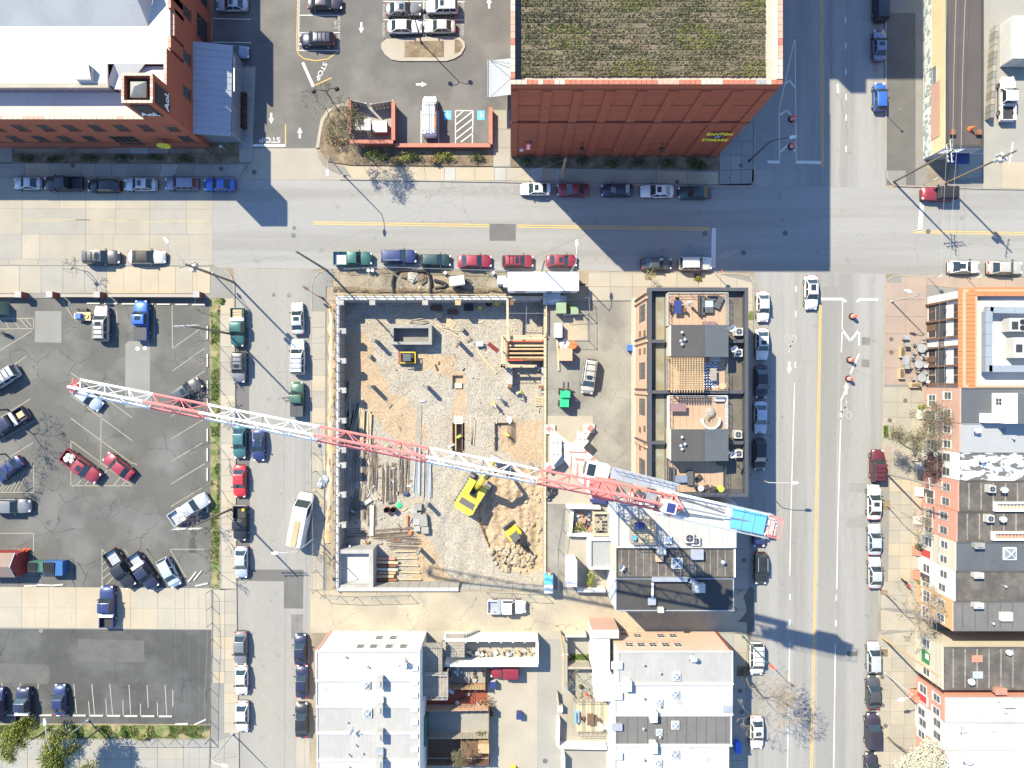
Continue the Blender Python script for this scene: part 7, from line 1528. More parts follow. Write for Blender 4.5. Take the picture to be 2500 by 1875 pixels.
MB().tube((mb_.x+.4,mb_.y+.4,1),(mb_.x+.4,mb_.y+.4,33),.04,4).tube((mb_.x+.7,mb_.y+.4,1),(mb_.x+.7,mb_.y+.4,33),.04,4).build('ladder','galv',crn)
# base cross with ballast slabs and pads
for i,(u,v) in enumerate(((1342,1048),(1438,1046),(1342,1140),(1444,1150))):
    p = G(u,v); d = (p-mb_); n = d.normalized(); s = Vector((-n.y,n.x,0)); L_ = d.length
    MB().slab(mb_-s*.75+Vector((0,0,1.25)),p-s*.4+Vector((0,0,.9)),p+s*.4+Vector((0,0,.9)),mb_+s*.75+Vector((0,0,1.25)),.55).build('base_beam','white_dull',crn)
    MB().obox((p.x+n.x*.15,p.y+n.y*.15,.9),.75,.7,.14,math.atan2(n.y,n.x)).build('beam_end','crane_red',crn)
    MB().obox((p.x,p.y,.01),1.5,1.3,.33,0).build('pad','wall_top',crn)
for (u0,v0,u1,v1) in ((1342,1050,1371,1138),(1408,1052,1438,1102)):
    x0,x1,y0,y1 = rect(u0,v0,u1,v1,2.0); 
    b_ = MB().prism([(x0,y0+.9),(x0+.5,y0),(x1,y0+1.4),(x1,y1-1.4),(x0+.3,y1),(x0,y1-.2)],1.3,2.1).build('ballast_slab','white_dull',crn)
    for k in range(4): MB().cyl((x0+.5+.6*(k%2),y0+1.6+1.6*(k//2),2.1),.08,.05,8).build('lifting_eye','dark_plastic',b_)
# yard around the crane foot
struct('site_slab',[[(1335,1015),(1447,1015),(1447,1230),(1335,1230)]],.014,'concrete_cream')
for i,(u,v,l,w,h,m,lab) in enumerate(((1363,1205-4,1.6,2.2,.5,'tarp_black','crumpled black tarpaulin at the pit edge below the jib'),(1468,1216,3.0,1.1,1.0,'navy','dark blue skip under the red jib'),(790,1175,1.4,1.5,.35,'tarp_grey','grey covered heap on the site pavement'))):
    c = G(u if i else 1345,v); b = MB()
    if i == 1: b.obox(c,l,w,h,R(-8),taper=1.1).obox((c.x,c.y,h),l*.95,w*.8,.05,R(-8))
    else:
        for k in range(7): b.rock((c.x+rgp.uniform(-l,l)*.35,c.y+rgp.uniform(-w,w)*.4,.02),.5,rgp,flat=.7)
    b.build('tarpaulin' if i != 1 else 'skip',m,label=lab,cat='tarp' if i != 1 else 'skip',base=c)
# site office trailer and neighbours
tr_ = thing('site_trailer','long white site office trailer above the pit','trailer',G(1325,700)); x0,x1,y0,y1 = rect(1241,665,1412,709,3.3)
MB().box(x0,x1,y0,y1,.6,3.25).build('body','trailer_white',tr_); MB().box(x0-.06,x1+.06,y0-.06,y1+.06,3.25,3.33).build('roof','trailer_white',tr_)
for x in (x0+1.6,x1-1.6): MB().box(x-.7,x+.7,y0-.03,y0-.002,1.7,2.5).build('window','glass',tr_)
MB().box(x0+5.2,x0+6.0,y0-.03,y0-.002,.7,2.6).build('door','metal_blue',tr_); MB().box(x0+4.8,x0+7.2,y0-1.6,y0-.05,.55,.65).build('porch','galv',tr_)
for k in range(3): MB().box(x0+7.2+k*.3,x0+7.5+k*.3,y0-1.5,y0-.3,.35-k*.16,.45-k*.16).build('step','galv',tr_)
MB().box(x0-.7,x0-.05,(y0+y1)/2-.6,(y0+y1)/2+.6,1.0,2.2).build('cooling_unit','white_dull',tr_); MB().box(x1,x1+1.3,(y0+y1)/2-.1,(y0+y1)/2+.1,.5,.65).build('tow_bar','black',tr_)
for i,(u,v,l) in enumerate(((1226,690,'blue and white portable toilet left of the site trailer'),)):
    c = G(u,v); t = thing('portable_toilet',l,'toilet cabin',c,'portable toilets'); MB().obox((c.x,c.y,.05),1.15,1.15,2.1).build('cabin','sky_blue',t); MB().obox((c.x,c.y,2.15),1.2,1.2,.15,taper=.85).build('roof','white',t); MB().box(c.x-.35,c.x+.35,c.y-.6,c.y-.577,.15,2.0).build('door','white_dull',t)
    for k in range(3): MB().obox((c.x-.35+.35*k,c.y,2.3),.12,1.0,.05).build('roof_rib','white',t)
for i,(v,l) in enumerate(((1406,'blue portable toilet at the pit corner, upper of two'),(1427,'white roofed portable toilet at the pit corner, lower of two'))):
    c = G(1338,v); t = thing('portable_toilet',l,'toilet cabin',c,'portable toilets'); MB().obox((c.x,c.y,.05),1.15,1.15,2.1).build('cabin','sky_blue',t); MB().obox((c.x,c.y,2.15),1.2,1.2,.15,taper=.85).build('roof','sky_blue' if i == 0 else 'white',t); MB().box(c.x+.58,c.x+.6,c.y-.35,c.y+.35,.15,2.0).build('door','white_dull',t)
c = G(1118,690); t = thing('tool_trailer','small cream tool trailer on the dirt above the pit','trailer',c,rz=R(8))
for nm,mb,m in (('box',MB().box(-1.0,1.0,-.6,.6,.5,1.9),'wall_cream'),('roof',MB().box(-1.03,1.03,-.63,.63,1.9,1.97),'marble'),('tow_bar',MB().tube((1.0,-.3,.5),(1.9,0,.45),.05,5).tube((1.0,.3,.5),(1.9,0,.45),.05,5),'black')): lp(t,nm,mb,m)
for s in (-1,1): lp(t,'wheel',MB().tube((0,s*.6,.33),(0,s*.78,.33),.33,12),'tyre')
for i,(u,v,l,w,h,m,lab) in enumerate(((1368,755,1.3,1.4,1.5,'green_box','green transformer cabinet, larger of two in the fenced corner'),(1401,760,1.0,.9,1.0,'green_box','green transformer cabinet, smaller of two in the fenced corner'),(1362,808,.95,1.9,1.1,'white','tall white storage box beside the dirt pen'),(1379,867,1.7,1.6,1.6,'brick_peach','tan plywood crate in the yard'),(3,752,1.9,1.6,1.5,'green_box','green utility cabinet at the left edge of the car park'))):
    c = G(u,v); t = thing('cabinet',lab,'cabinet',c); MB().obox((c.x,c.y,.1),l,w,h).build('box',m,t); MB().obox((c.x,c.y,h+.1),l+.08,w+.08,.08).build('lid',m,t); MB().obox((c.x,c.y,.0),l+.3,w+.3,.1).build('plinth','concrete_grey',t)
struct('dirt_pen',[[(1376,775),(1434,772),(1434,830),(1376,830)]],.03,'alley')
c = G(1398,843); t = thing('steel_drum','bright orange drum beside the white bags','drum',c); MB().cyl(c,.55,.9,14).build('shell','orange',t); MB().cyl((c.x,c.y,.9),.5,.04,14).build('lid','orange',t)
t = thing('rubbish_bags','heap of white bags beside the orange drum','bags',G(1380,840))
for k in range(9): c = G(1368+k*2.6,836+5*(k%3)); MB().rock((c.x,c.y,.05+.2*(k%2)),.35,rgp).build('bag','white' if k%3 else 'tarp_grey',t)
t = thing('long_plank','long tan plank leaning along the yard edge','plank',G(1362,860)); a,b = P(1360,828,.2),P(1364,905,.2); d = (b-a).normalized(); nn = Vector((-d.y,d.x,0))*.13; MB().prism([(a-nn)[:2],(b-nn)[:2],(b+nn)[:2],(a+nn)[:2]],.1,.25).build('board','wood_pale',t)
# corrugated black drainage pipes lying on the upper dirt
for i,(pts,lab) in enumerate(((((965,668),(970,662),(985,661),(1040,662),(1048,670),(1052,690),(1050,718)),'black corrugated drain hose curling right of the pole'),(((962,672),(958,690),(962,715)),'short black drain hose at the left of the curl'),(((1060,684),(1075,688),(1090,694),(1085,700),(1062,704)),'black hose coil on the dirt beside the tool trailer'))):
    t = MB(); t.path([P(u,v,.3) for u,v in pts],.22,7); t.build('drain_hose','black',label=lab,cat='hose',base=G(*pts[0]))
for i,(u,v) in enumerate(((990,672),(1008,676),(1030,680))): c = G(u,v); MB().rock(c,rgp.uniform(.6,.9),rgp,flat=.5).build('soil_heap','mulch' if i != 1 else 'stone_gravel',label=['dark soil heap inside the hose curl, left','grey gravel heap inside the hose curl, middle','dark soil heap inside the hose curl, right'][i],cat='soil heap',base=c)
for i in range(40): u = 800+rgp.random()*430; c = G(u,rgp.uniform(700,718)); MB().rock(c,rgp.uniform(.08,.3),rgp,flat=.5).build('stone','dirt_ground' if i%2 else 'rock',rp_)
for nm,pts,wd,m,lab in (('soil_bank',((811,742),(812,900),(810,1060),(806,1220),(800,1330)),1.1,'excavated','rough brown soil bank along the west pit edge'),('soil_bank',((815,706),(930,712),(1040,709),(1150,712),(1232,708)),.9,'mulch','dark rough soil bank above the north pit wall')):
    b = MB(); q = []
    for a,c in zip(pts,pts[1:]): q += [G(*a).lerp(G(*c),k/22) for k in range(22)]
    for k,p in enumerate(q):
        d = (q[min(k+1,len(q)-1)]-q[max(k-1,0)]).normalized(); n = Vector((-d.y,d.x,0))
        for j in range(7): t_ = j/6*2-1; w = wd*(.75+.35*mnoise.noise(p*.6)); b.v.append(tuple(p+n*t_*w/1.6+n*.25*mnoise.noise(p*.9+Vector((0,0,j)))+Vector((0,0,.04+.5*(1-t_*t_)*(.5+.6*mnoise.noise(p*1.7+Vector((j*.7,0,0))))))))
    for k in range(len(q)-1):
        for j in range(6): a = k*7+j; b.f.append([a,a+1,a+8,a+7]); b.m.append(0)
    b.build(nm,m,smooth=50,label=lab,cat='soil',base=G(*pts[0]))
# chain link fences around the site and west lot
def chain_fence(label, pts, h=1.8, step=2.6, z=0.02, mesh=True, group='chain link fences'):
    t = thing('chain_fence',label,'fence',P(*pts[0],0),group); w = MB()
    for a,b in zip(pts,pts[1:]):
        p,q = P(*a,0),P(*b,0); d = q-p; n = max(1,round(d.length/step))
        for i in range(n+1): c = p+d*(i/n); inst('post',cached(('fp',h),lambda: MB().tube((0,0,0),(0,0,h+.05),.045,6).mesh('post','fence')),t,c-ORG[t])
        for hh in (h,.12): MB().tube(p+Vector((0,0,hh)),q+Vector((0,0,hh)),.03,5).build('rail','fence',t)
        if mesh:
            k = int(d.length/.38)
            for i in range(k+1):
                c = p+d*(i/max(1,k)); e = d.normalized()*h*.9
                for s in (1,-1):
                    f = c+e*s
                    tt = (f-p).dot(d)/d.length_squared
                    if 0 <= tt <= 1: w.tube(c+Vector((0,0,.1)),f+Vector((0,0,h)),.006,3,cap=False)
    if w.v: w.build('wire_mesh','fence',t)
    return t
chain_fence('chain link fence along the side street edge of the site',[(772,1440),(772,1150),(763,1060)]); chain_fence('chain link fence between the site yard and the crane',[(1378,1238),(1362,1340),(1362,1440)]); chain_fence('chain link fence around the dirt pen',[(1375,772),(1436,768),(1437,832),(1374,832)]); chain_fence('chain link fence between alley and pit',[(790,1452),(870,1456),(1000,1452)]); chain_fence('chain link fence above the white pickup',[(1188,1445),(1250,1448),(1330,1452)])
chain_fence('chain link fence along the lower car park edge',[(516,1440),(520,1560),(514,1680),(514,1800)]); chain_fence('chain link fence at the bottom pavement',[(514,1803),(300,1803)]); chain_fence('chain link fence beside the site trailer',[(1340,740),(1434,730),(1437,768)]); chain_fence('low fence above the pit by the parked cars',[(845,660),(940,655),(1130,661),(1240,664)],1.1,3.4)
for i,(u,v) in enumerate(((902,662),(912,662),(1082,664),(1088,668),(1205,668))): c = G(u,v); MB().cyl(c,.22,.8,10).cyl((c.x,c.y,.8),.24,.05,10).build('site_bollard','white' if i != 2 else 'black',label=['white post left of the fence above the pit','white post beside the leftmost one above the pit','dark barrel post below the dark green wagon','white leaning post beside the dark barrel','white post left of the site trailer'][i],cat='post',base=c)
# ================================================================ POLES, LAMPS, WIRES
def upole(label, base, h, arms=(), transformers=0, r=.16, m='wood_pole', az=0):
    c = G(*base); t = thing('utility_pole',label,'utility pole',c,'utility poles')
    MB().tube(c,c+Vector((0,0,h)),r,8,r*.7).build('shaft',m,t)
    for (dz,ang,L,mm) in arms:
        a = Vector((math.cos(R(ang)),math.sin(R(ang)),0))*L/2; p = c+Vector((0,0,h-dz)); o = MB().tube(p-a,p+a,.07,4).build('cross_arm',mm,t)
        for k in (-.95,-.45,.45,.95): q = p+a*k; MB().tube(q,q+Vector((0,0,.3)),.055,5).build('insulator','white_dull',o)
    for k in range(transformers): a = R(100+k*110); q = c+Vector((.42*math.cos(a),.42*math.sin(a),h-3.2)); MB().cyl(q,.26,.9,10).build('transformer','white_dull',t)
    return c+Vector((0,0,h))
U = [upole('wooden pole at the upper left corner of the building site',(798,660),13.6,()),
 upole('wooden pole with white transformers beside the west pavement corner',(571,689),14.2,((.6,20,2.0,'wood_grey'),),2),
 upole('wooden pole with double white arms over the lower car park',(565,1243),13.4,((.2,2,3.4,'white_dull'),(.75,0,3.4,'white_dull'))),
 upole('wooden pole with double white arms over the upper car park',(563,815),13.4,((.2,3,3.0,'white_dull'),(.75,3,3.0,'white_dull'))),
 upole('thick wooden pole in front of the shaded storage wall',(1368,441),9.6,(),0,.22),
 upole('short grey pole behind the site trailer',(1322,665),9.8,(),0,.14,'wood_grey'),
 upole('grey pole with crowded white arms at the upper right corner',(2181,444),13.0,((.3,5,2.6,'white'),(.9,5,2.6,'white'),(.5,95,2.8,'white_dull'),(1.2,95,2.2,'white_dull'))),
 upole('long pole with white transformers beside the dark red off road car',(2306,449),13.6,((.9,80,2.6,'white'),),3),
 upole('grey pole over the salmon row houses',(2162,1156),13.0,((3.0,95,1.6,'white_dull'),),0,.15,'wood_grey'),
 upole('tan pole at the alley corner of the east terrace',(2152,1555),13.0,(),0,.16,'wood'),
 upole('tan pole in the narrow lane corner of the alley',(1367,1540),9.6,((1.2,10,.9,'white_dull'),),0,.16,'wood')]
def wire(pts, label, sag=.5, r=.013):
    mb = MB()
    for a,b in zip(pts,pts[1:]):
        a,b = Vector(a),Vector(b); q = [a.lerp(b,i/8)-Vector((0,0,sag*4*(i/8)*(1-i/8))) for i in range(9)]; mb.path(q,r,4)
    mb.build('overhead_wire','steel',label=label,cat='wire',group='overhead wires',base=pts[0])
up = Vector((0,0,1)); X_,Y_ = Vector((1,0,0)),Vector((0,1,0))
for i,off in enumerate((-1.4,0.2,1.4)): wire([U[3]+X_*off-up*.1,U[2]+X_*off-up*.1,U[2]+X_*off-Y_*50-up*.1],['overhead wire along the car park, left of three','overhead wire along the car park, middle of three','overhead wire along the car park, right of three'][i])
wire([U[1]-up*2,U[0]-up*1.2,U[4]-up*.6],'long thin wire from the west pole across the main road'); wire([U[3]-up*1.6,U[1]-up*3],'short wire between the two west poles')
for i,off in enumerate((-1.0,0,1.0)): wire([U[6]+X_*off-up*.2,U[6]+X_*(off*1.3+1.5)+Y_*42],['overhead wire over the tar roof, left of three','overhead wire over the tar roof, middle of three','overhead wire over the tar roof, right of three'][i])
for i,off in enumerate((-.6,.6)): wire([U[6]+X_*off-up*.4,U[8]+X_*off*.5-up*1,U[9]+X_*off*.5-up*1,U[9]+X_*off*.5-Y_*40-up*1],['overhead wire along the east terrace, left one','overhead wire along the east terrace, right one'][i])
wire([U[6]-up*.6,U[7]-up*.6,U[7]+X_*40],'wire between the two upper right poles')
def lamp(label, base, h, arm, m='galv', head='white', twin=False, r=.1, bend=.9):
    """street lamp; arm = (dx,dy) in metres of the head from the shaft top"""
    c = G(*base); t = thing('street_lamp',label,'street lamp',c,'street lamps'); top = c+Vector((0,0,h-bend*.5))
    MB().tube(c,top,r,8,r*.6).cyl(c,r*1.8,.35,8).build('shaft',m,t)
    for a in ([arm] if not twin else [arm,(-arm[0],-arm[1])]):
        d = Vector((a[0],a[1],0)); e = top+d+Vector((0,0,bend*.6)); mid = top+d*.45+Vector((0,0,bend*.55))
        MB().path([top,mid,e],r*.5,5).build('arm',m,t); n = d.normalized()
        if twin: MB().dome(e+Vector((0,0,-.35)),.32,.4,10,3).build('lamp_head',head,t)
        else: MB().prism([(e+n*.75+Vector((-n.y,n.x,0))*s)[:2] for s in (-.1,.1)]+[(e+n*.2+Vector((-n.y,n.x,0))*.2)[:2],(e-n*.1+Vector((-n.y,n.x,0))*.12)[:2],(e-n*.1-Vector((-n.y,n.x,0))*.12)[:2],(e+n*.2-Vector((-n.y,n.x,0))*.2)[:2]],e.z-.08,e.z+.1).build('lamp_head',head,t)
    return t
lamp('black twin lamp beside the brick bin enclosure',(826,270),6.8,(1.5,.15),'black','black',True); lamp('black twin lamp on the oval island of the car park',(1029,106),8.1,(1.4,.1),'black','black',True)
lamp('grey street lamp at the planted corner of the main road',(839,428),8.2,(.0,-1.9),'metal_grey'); lamp('white street lamp behind the site trailer',(1394,664),8.2,(.0,2.0)); lamp('dark street lamp beside the storage building corner',(1828,394),8.2,(2.4,.35),'black')
lamp('pale street lamp on the brick pavement by the restaurant',(2175,736),7.2,(-1.6,.4),'white_dull'); lamp('street lamp over the yellow line beside the townhouses',(1834,1162),6.8,(2.9,.05),'white_dull'); lamp('street lamp at the lower side street corner',(569,1791),7.2,(1.6,-.3),'white_dull')
lamp('street lamp leaning over the white box van',(769,1313),8.2,(-2.4,-.05),'white_dull'); lamp('street lamp on the verge of the lower car park',(216,1758),8.3,(-.3,3.6),'white_dull'); lamp('street lamp on the east pavement below the corner shop',(2159,1642),7.2,(-1.5,-.3),'white_dull'); lamp('green lamp post with red head beside the white minivan',(1813,1553),8.6,(.6,-.5),'dumpster_green','cone_red'); lamp('street lamp at the west pole beside the white convertible',(520,668),8.4,(-2.0,2.6),'galv')
lamp('curved brown post at the site corner kerb',(788,728),3.0,(-1.2,.8),'wood_brown','wood_brown',bend=.5)
def signpost(label, base, h, size, m, ang=0, cat='sign', shape='r', post='galv'):
    c = G(*base); t = thing('sign_post',label,cat,c,rz=R(ang)); inst('post',cached(('sgp',h,post),lambda: MB().tube((0,0,0),(0,0,h),.04,6).mesh('post',post)),t)
    if shape == 'o': inst('sign_plate',cached(('sgo',h,size,m),lambda: MB().tube((0,-.05,h-.3),(0,-.08,h-.3),size/2,8).mesh('sign_plate',m)),t)
    else: inst('sign_plate',cached(('sg',h,size,m),lambda: MB().box(-size/2,size/2,-.08,-.05,h-size*1.2,h).mesh('sign_plate',m)),t)
for i,(b,h,s,m,a,l,sh) in enumerate((((2265,680),3.0,.5,'white',40,'white sign on a thin post on the right pavement, left one','r'),((2359,681),3.0,.5,'white',40,'white sign on a thin post on the right pavement, right one','r'),((2254,450),3.0,.5,'white',40,'white sign above the dark red off road car','r'),((1746,670),2.9,.75,'cone_red',45,'red stop sign at the townhouse corner','o'),((2168,286),3.0,.3,'white_dull',30,'thin sign post beside the blue hatchback','r'),((206,662),3.0,.5,'galv',40,'sign post beside the small tree on the west pavement','r'),((750,1056),3.0,.6,'cone_red',40,'red sign on a leaning post at the site pavement','o'),((1766,445),2.4,.3,'black',30,'dark meter post at the storage corner','r'),((1927,396),2.6,.3,'white_dull',30,'thin post on the stop line','r'),((557,1258),3.0,.5,'cone_red',30,'small red sign beside the black pickup','o'),((555,370),2.5,.4,'white_dull',30,'pale sign in the dark planting bed','r'),((22,410),3.4,.2,'black',30,'thin dark post at the left edge pavement','r'))):
    signpost(l,b,h,s,m,a,shape=sh)
for i,(u,v) in enumerate(((1653,444),(1809,404),(540,412),(620,420),(178,404),(2176,828),(2176,860),(2155,1722),(2154,1713-60),(2162,1772),(1807,1687),(1811,1738),(2210,978),(2172,1026),(1816,1368))):
    c = P(u,v,.13); MB().cyl(c,.3,.03,12).cyl((c.x,c.y,c.z+.03),.22,.01,12).build('pavement_cover','asphalt_dark',label=['small cover by the shaded storage pavement','dark square cover at the storage corner','small cover left of the driveway','cover in the driveway apron','round dark cover on the shaded north west walk','round cover on the brick pavement, upper of two','round cover on the brick pavement, lower of two','cover beside the dark grey sedan on the east pavement','cover beside the silver hatchback on the east pavement','cover beside the dark suv on the east pavement','cover in the shade below the bare street tree','cover beside the bare street tree trunk','large round cover in front of the pink brick house','small cover near the olive bare tree','cover in the shaded pavement by the brown ribbed roof'][i],cat='cover',base=c)
# ---------------------------------------------------------------- barrels, stops, bins, planters
for i,(u,v,l) in enumerate(((1932,291,'traffic barrel on the white hatching, upper of the two at top'),(1931,358,'traffic barrel on the white hatching, lower of the two at top'),(2080,773,'traffic barrel by the crossing bar, topmost of three on the right avenue'),(2074,879,'traffic barrel, middle of three on the right avenue'),(2071,925,'traffic barrel, lowest of three, by the arrow'))):
    t = thing('traffic_barrel',l,'traffic barrel',P(u,v,.02),'traffic barrels')
    inst('body',cached('tbb',lambda: MB().cyl((0,0,.08),.30,1.0,12,.24).cyl((0,0,1.08),.24,.06,12,.12).mesh('body','cone_red')),t)
    for z in (.35,.7): inst('band',cached(('tbn',z),lambda: MB().cyl((0,0,z),.305-.06*z+.012,.16,12).mesh('band','white')),t)
    inst('base_ring',cached('tbr',lambda: MB().cyl((0,0,0),.48,.08,12).mesh('base_ring','tyre')),t)
ws = cached('wst',lambda: MB().prism([(-.9,-.1),(.9,-.1),(.9,.1),(-.9,.1)],0,.13).mesh('wheel_stop','wall_top'))
stops = [(u,741+(u-229)*.012,0) for u in (229,272,314,359,400,445,486)]+[(507,v,90) for v in (812,880,945,988,1062,1110,1158,1235)]+[(u,1745+i*.4,0) for i,u in enumerate((29,112,154,195,237,279,321,362,405))]+[(444,1767,2),(490,1762,25),(493,1427,12),(470,1408,52),(484,1404,52),(76,1430,2),(108,1428,-2),(140,1428,4),(-10,1745,0)]
for i,(u,v,a) in enumerate(stops):
    o = inst('wheel_stop',ws,None,P(u,v,.006),R(a)); pl_ = 'the top row of the west car park' if i < 7 else ('the verge side of the west car park' if i < 15 else ('the row in the lower car park' if i < 24 else 'the loose ones at the car park edges'))
    k = i if i < 7 else (i-7 if i < 15 else (i-15 if i < 24 else i-24)); o['label'] = 'pale concrete wheel stop, %s in %s' % (['first','second','third','fourth','fifth','sixth','seventh','eighth','ninth'][k],pl_); o['category'] = 'wheel stop'; o['group'] = 'wheel stops'
for i,(u,v,L,W_,m,l) in enumerate(((146,1381,2.4,1.8,'dumpster_blue','blue skip container beside the red shed'),(105,1377,1.8,1.3,'dumpster_green','green skip container between the shed and the blue one'))):
    c = G(u,v); t = thing('dumpster',l,'dumpster',c); MB().obox((c.x,c.y,.15),L,W_,1.3,taper=1.1).build('body',m,t); MB().slab(c+Vector((-L*.5,-W_*.5,1.52)),c+Vector((L*.1,-W_*.5,1.52)),c+Vector((L*.1,W_*.5,1.68)),c+Vector((-L*.5,W_*.5,1.68)),.05).build('lid','black',t)
    for k in range(5): MB().box(c.x-L*.5+k*.28,c.x-L*.5+k*.28+.06,c.y-W_*.45,c.y+W_*.45,1.7,1.74).build('lid_rib','dark_plastic',t)
c = G(112,1392); MB().obox(c,2.2,.5,.3).obox((c.x,c.y,.3),2.0,.2,.1).build('timber_skid','wood',label='tan timber beam between the two skips',cat='timber',base=c)
for i,(u,v,s) in enumerate(((48,1346,.5),(62,1342,.4),(72,1342,.35))): c = G(u,v); MB().cyl(c,s*.6,.06,8).tube(c+Vector((0,0,.06)),c+Vector((.1,.0,.75)),s*.5,10,.06).build('traffic_cone','orange',label=['orange cone beside the red shed, left','orange cone beside the red shed, middle','orange cone beside the red shed, right'][i],cat='traffic cone',base=c)
c = P(2368,315,4.95); MB().cyl(c,.35,.05,8).tube(c+Vector((0,0,.05)),c+Vector((0,0,.9)),.28,10,.06).build('traffic_cone','orange',label='orange cone lying on the tar roof',cat='traffic cone',base=c)
for i,(u,v,m,l) in enumerate(((1537,850,'blue_plastic','blue wheeled bin against the townhouse wall'),(1796,1816,'blue_plastic','tall blue bin in the shade by the lower right terrace'),(1267,1740,'navy','blue and white bin in the back lane'),(1204,1664,'white','white and blue bin beside the lane fence'),(1203,1732,'black','black bin at the end of the pale fence'),(1366,1722,'marble','white bin at the lane garden wall'),(2228,1700,'terracotta','reddish planter box on the east pavement steps'),(1253,1874,'yellow','yellow bin at the bottom of the back lane'))):
    c = G(u,v); t = thing('wheeled_bin',l,'bin',c); MB().obox((c.x,c.y,.05),.65,.75 if i != 1 else 1.4,1.0,taper=1.1).build('body',m,t); MB().obox((c.x,c.y,1.05),.75,.85 if i != 1 else 1.55,.08).build('lid',m if i != 3 else 'navy',t); MB().tube((c.x-.33,c.y-.3,.12),(c.x+.33,c.y-.3,.12),.12,8).build('axle','black',t)
for i,(u,v,a,l) in enumerate(((2199,860,90,'wooden planter on the brick pavement, upper one'),(2197,912,90,'wooden planter on the brick pavement, lower one'),(2231,940,0,'wooden planter below the cafe tables'))):
    c = P(u,v,.13); t = thing('planter_box',l,'planter',c,rz=R(a)); lp(t,'box',MB().box(-.75,.75,-.35,.35,0,.55),'wood_pale'); lp(t,'soil',MB().box(-.65,.65,-.26,.26,.551,.57),'mulch'); b = MB(); leafy(b,(0,0,.6),.5,.22,.25,60,.07,random.Random(i)); lp(t,'plants',b,'leaf_brown')
for i,(u,v,l) in enumerate(((2243,851,'round grey cafe table with chairs, top of three'),(2236,889,'round grey cafe table with chairs, middle of three'),(2243,922,'round grey cafe table with chairs, bottom of three'))):
    c = P(u,v,.13); t = thing('cafe_table',l,'table',c,'cafe tables'); MB().cyl((c.x,c.y,c.z+.72),.62,.04,16).build('table_top','galv',t); MB().cyl(c,.05,.72,6).cyl(c,.3,.03,10).build('pedestal','steel',t)
    for k in range(5):
        a = k*1.257+i; q = Vector((c.x+1.0*math.cos(a),c.y+1.0*math.sin(a),c.z)); dn = ['right','upper right','upper','upper left','left','lower left','lower','lower right'][int(((math.degrees(a)%360)+22.5)//45)%8]; s = thing('cafe_chair','grey metal chair on the %s side of the %s cafe table' % (dn,('top','middle','bottom')[i]),'chair',q,'chairs around the %s cafe table' % ('top','middle','bottom')[i],rz=a)
        inst('seat',cached('cfs',lambda: MB().box(-.22,.22,-.22,.22,.43,.46).mesh('seat','galv')),s); inst('backrest',cached('cfb',lambda: MB().box(.2,.24,-.22,.22,.5,.85).mesh('backrest','galv')),s)
        for dx in (-.2,.2):
            for dy in (-.2,.2): inst('leg',cached('cfl',lambda: MB().tube((0,0,0),(0,0,.43),.018,4).mesh('leg','steel')),s,(dx,dy,0))
for i,(u,v,l) in enumerate(((2205,825,'grey newspaper box, upper on the brick pavement'),(2207,842,'dark newspaper box, middle on the brick pavement'),(2205,880,'grey bench on the brick pavement'),(2206,896,'dark newspaper box, lower on the brick pavement'))): c = P(u,v,.13); MB().obox((c.x,c.y,c.z+.3),.6,.5 if i != 2 else 1.3,.6).obox((c.x,c.y,c.z),.45,.4,.3).obox((c.x,c.y,c.z+.9),.66,.56 if i != 2 else 1.35,.06).build('street_box','galv' if i%2 == 0 else 'block_grey',label=l,cat='box' if i != 2 else 'bench',base=c)
def bollard_row(): pass
# motorcycles
def moto(label,u,v,a,m):
    t = thing('motorcycle',label,'motorcycle',G(u,v)+Vector((0,0,.13)),rz=R(a))
    for x in (-.7,.7): lp(t,'wheel',MB().tube((x,-.06,.32),(x,.06,.32),.32,14),'tyre')
    lp(t,'tank',MB().tube((-.05,0,.8),(.4,0,.85),.2,8,.14),m); lp(t,'seat',MB().box(-.7,-.05,-.15,.15,.72,.82),'black'); lp(t,'frame',MB().tube((-.7,0,.32),(0,0,.6),.06,6).tube((0,0,.6),(.55,0,.95),.07,6).tube((.7,0,.32),(.52,0,1.0),.05,6).box(-.2,.3,-.16,.16,.3,.6),'steel'); lp(t,'handlebar',MB().tube((.45,-.38,1.05),(.5,0,1.0),.025,5).tube((.45,.38,1.05),(.5,0,1.0),.025,5),'black')
moto('dark motorcycle beside the hatched bay at the left edge',12,812,-20,'wood_brown'); moto('red and black motorcycle on the east pavement by the alley',2208,1424,-50,'red_paint')
# small trailer with equipment by the cream suv
t = placed('utility_trailer','small flat trailer with blue and yellow equipment left of the cream suv','trailer',208,773,0,.0)
lp(t,'deck',MB().box(-.9,1.1,-.6,.6,.45,.55),'wood_pale'); lp(t,'machine',MB().box(-.7,.0,-.35,.35,.55,1.1),'blue_plastic'); lp(t,'hopper',MB().box(-.95,-.7,-.4,.4,.55,.95),'wall_cream'); lp(t,'hose',MB().path([Vector((.5+.3*math.cos(k*.7),.3*math.sin(k*.7),.62)) for k in range(10)],.06,5),'yellow'); lp(t,'tow_bar',MB().tube((1.1,0,.5),(1.9,0,.5),.05,5),'steel'); lp(t,'generator',MB().box(-.5,.5,.7,1.1,.1,.5).box(-1.0,-.7,.8,1.1,.1,.4),'dark_plastic')
for s in (-1,1): lp(t,'wheel',MB().tube((0,s*.62,.3),(0,s*.8,.3),.3,12),'tyre')
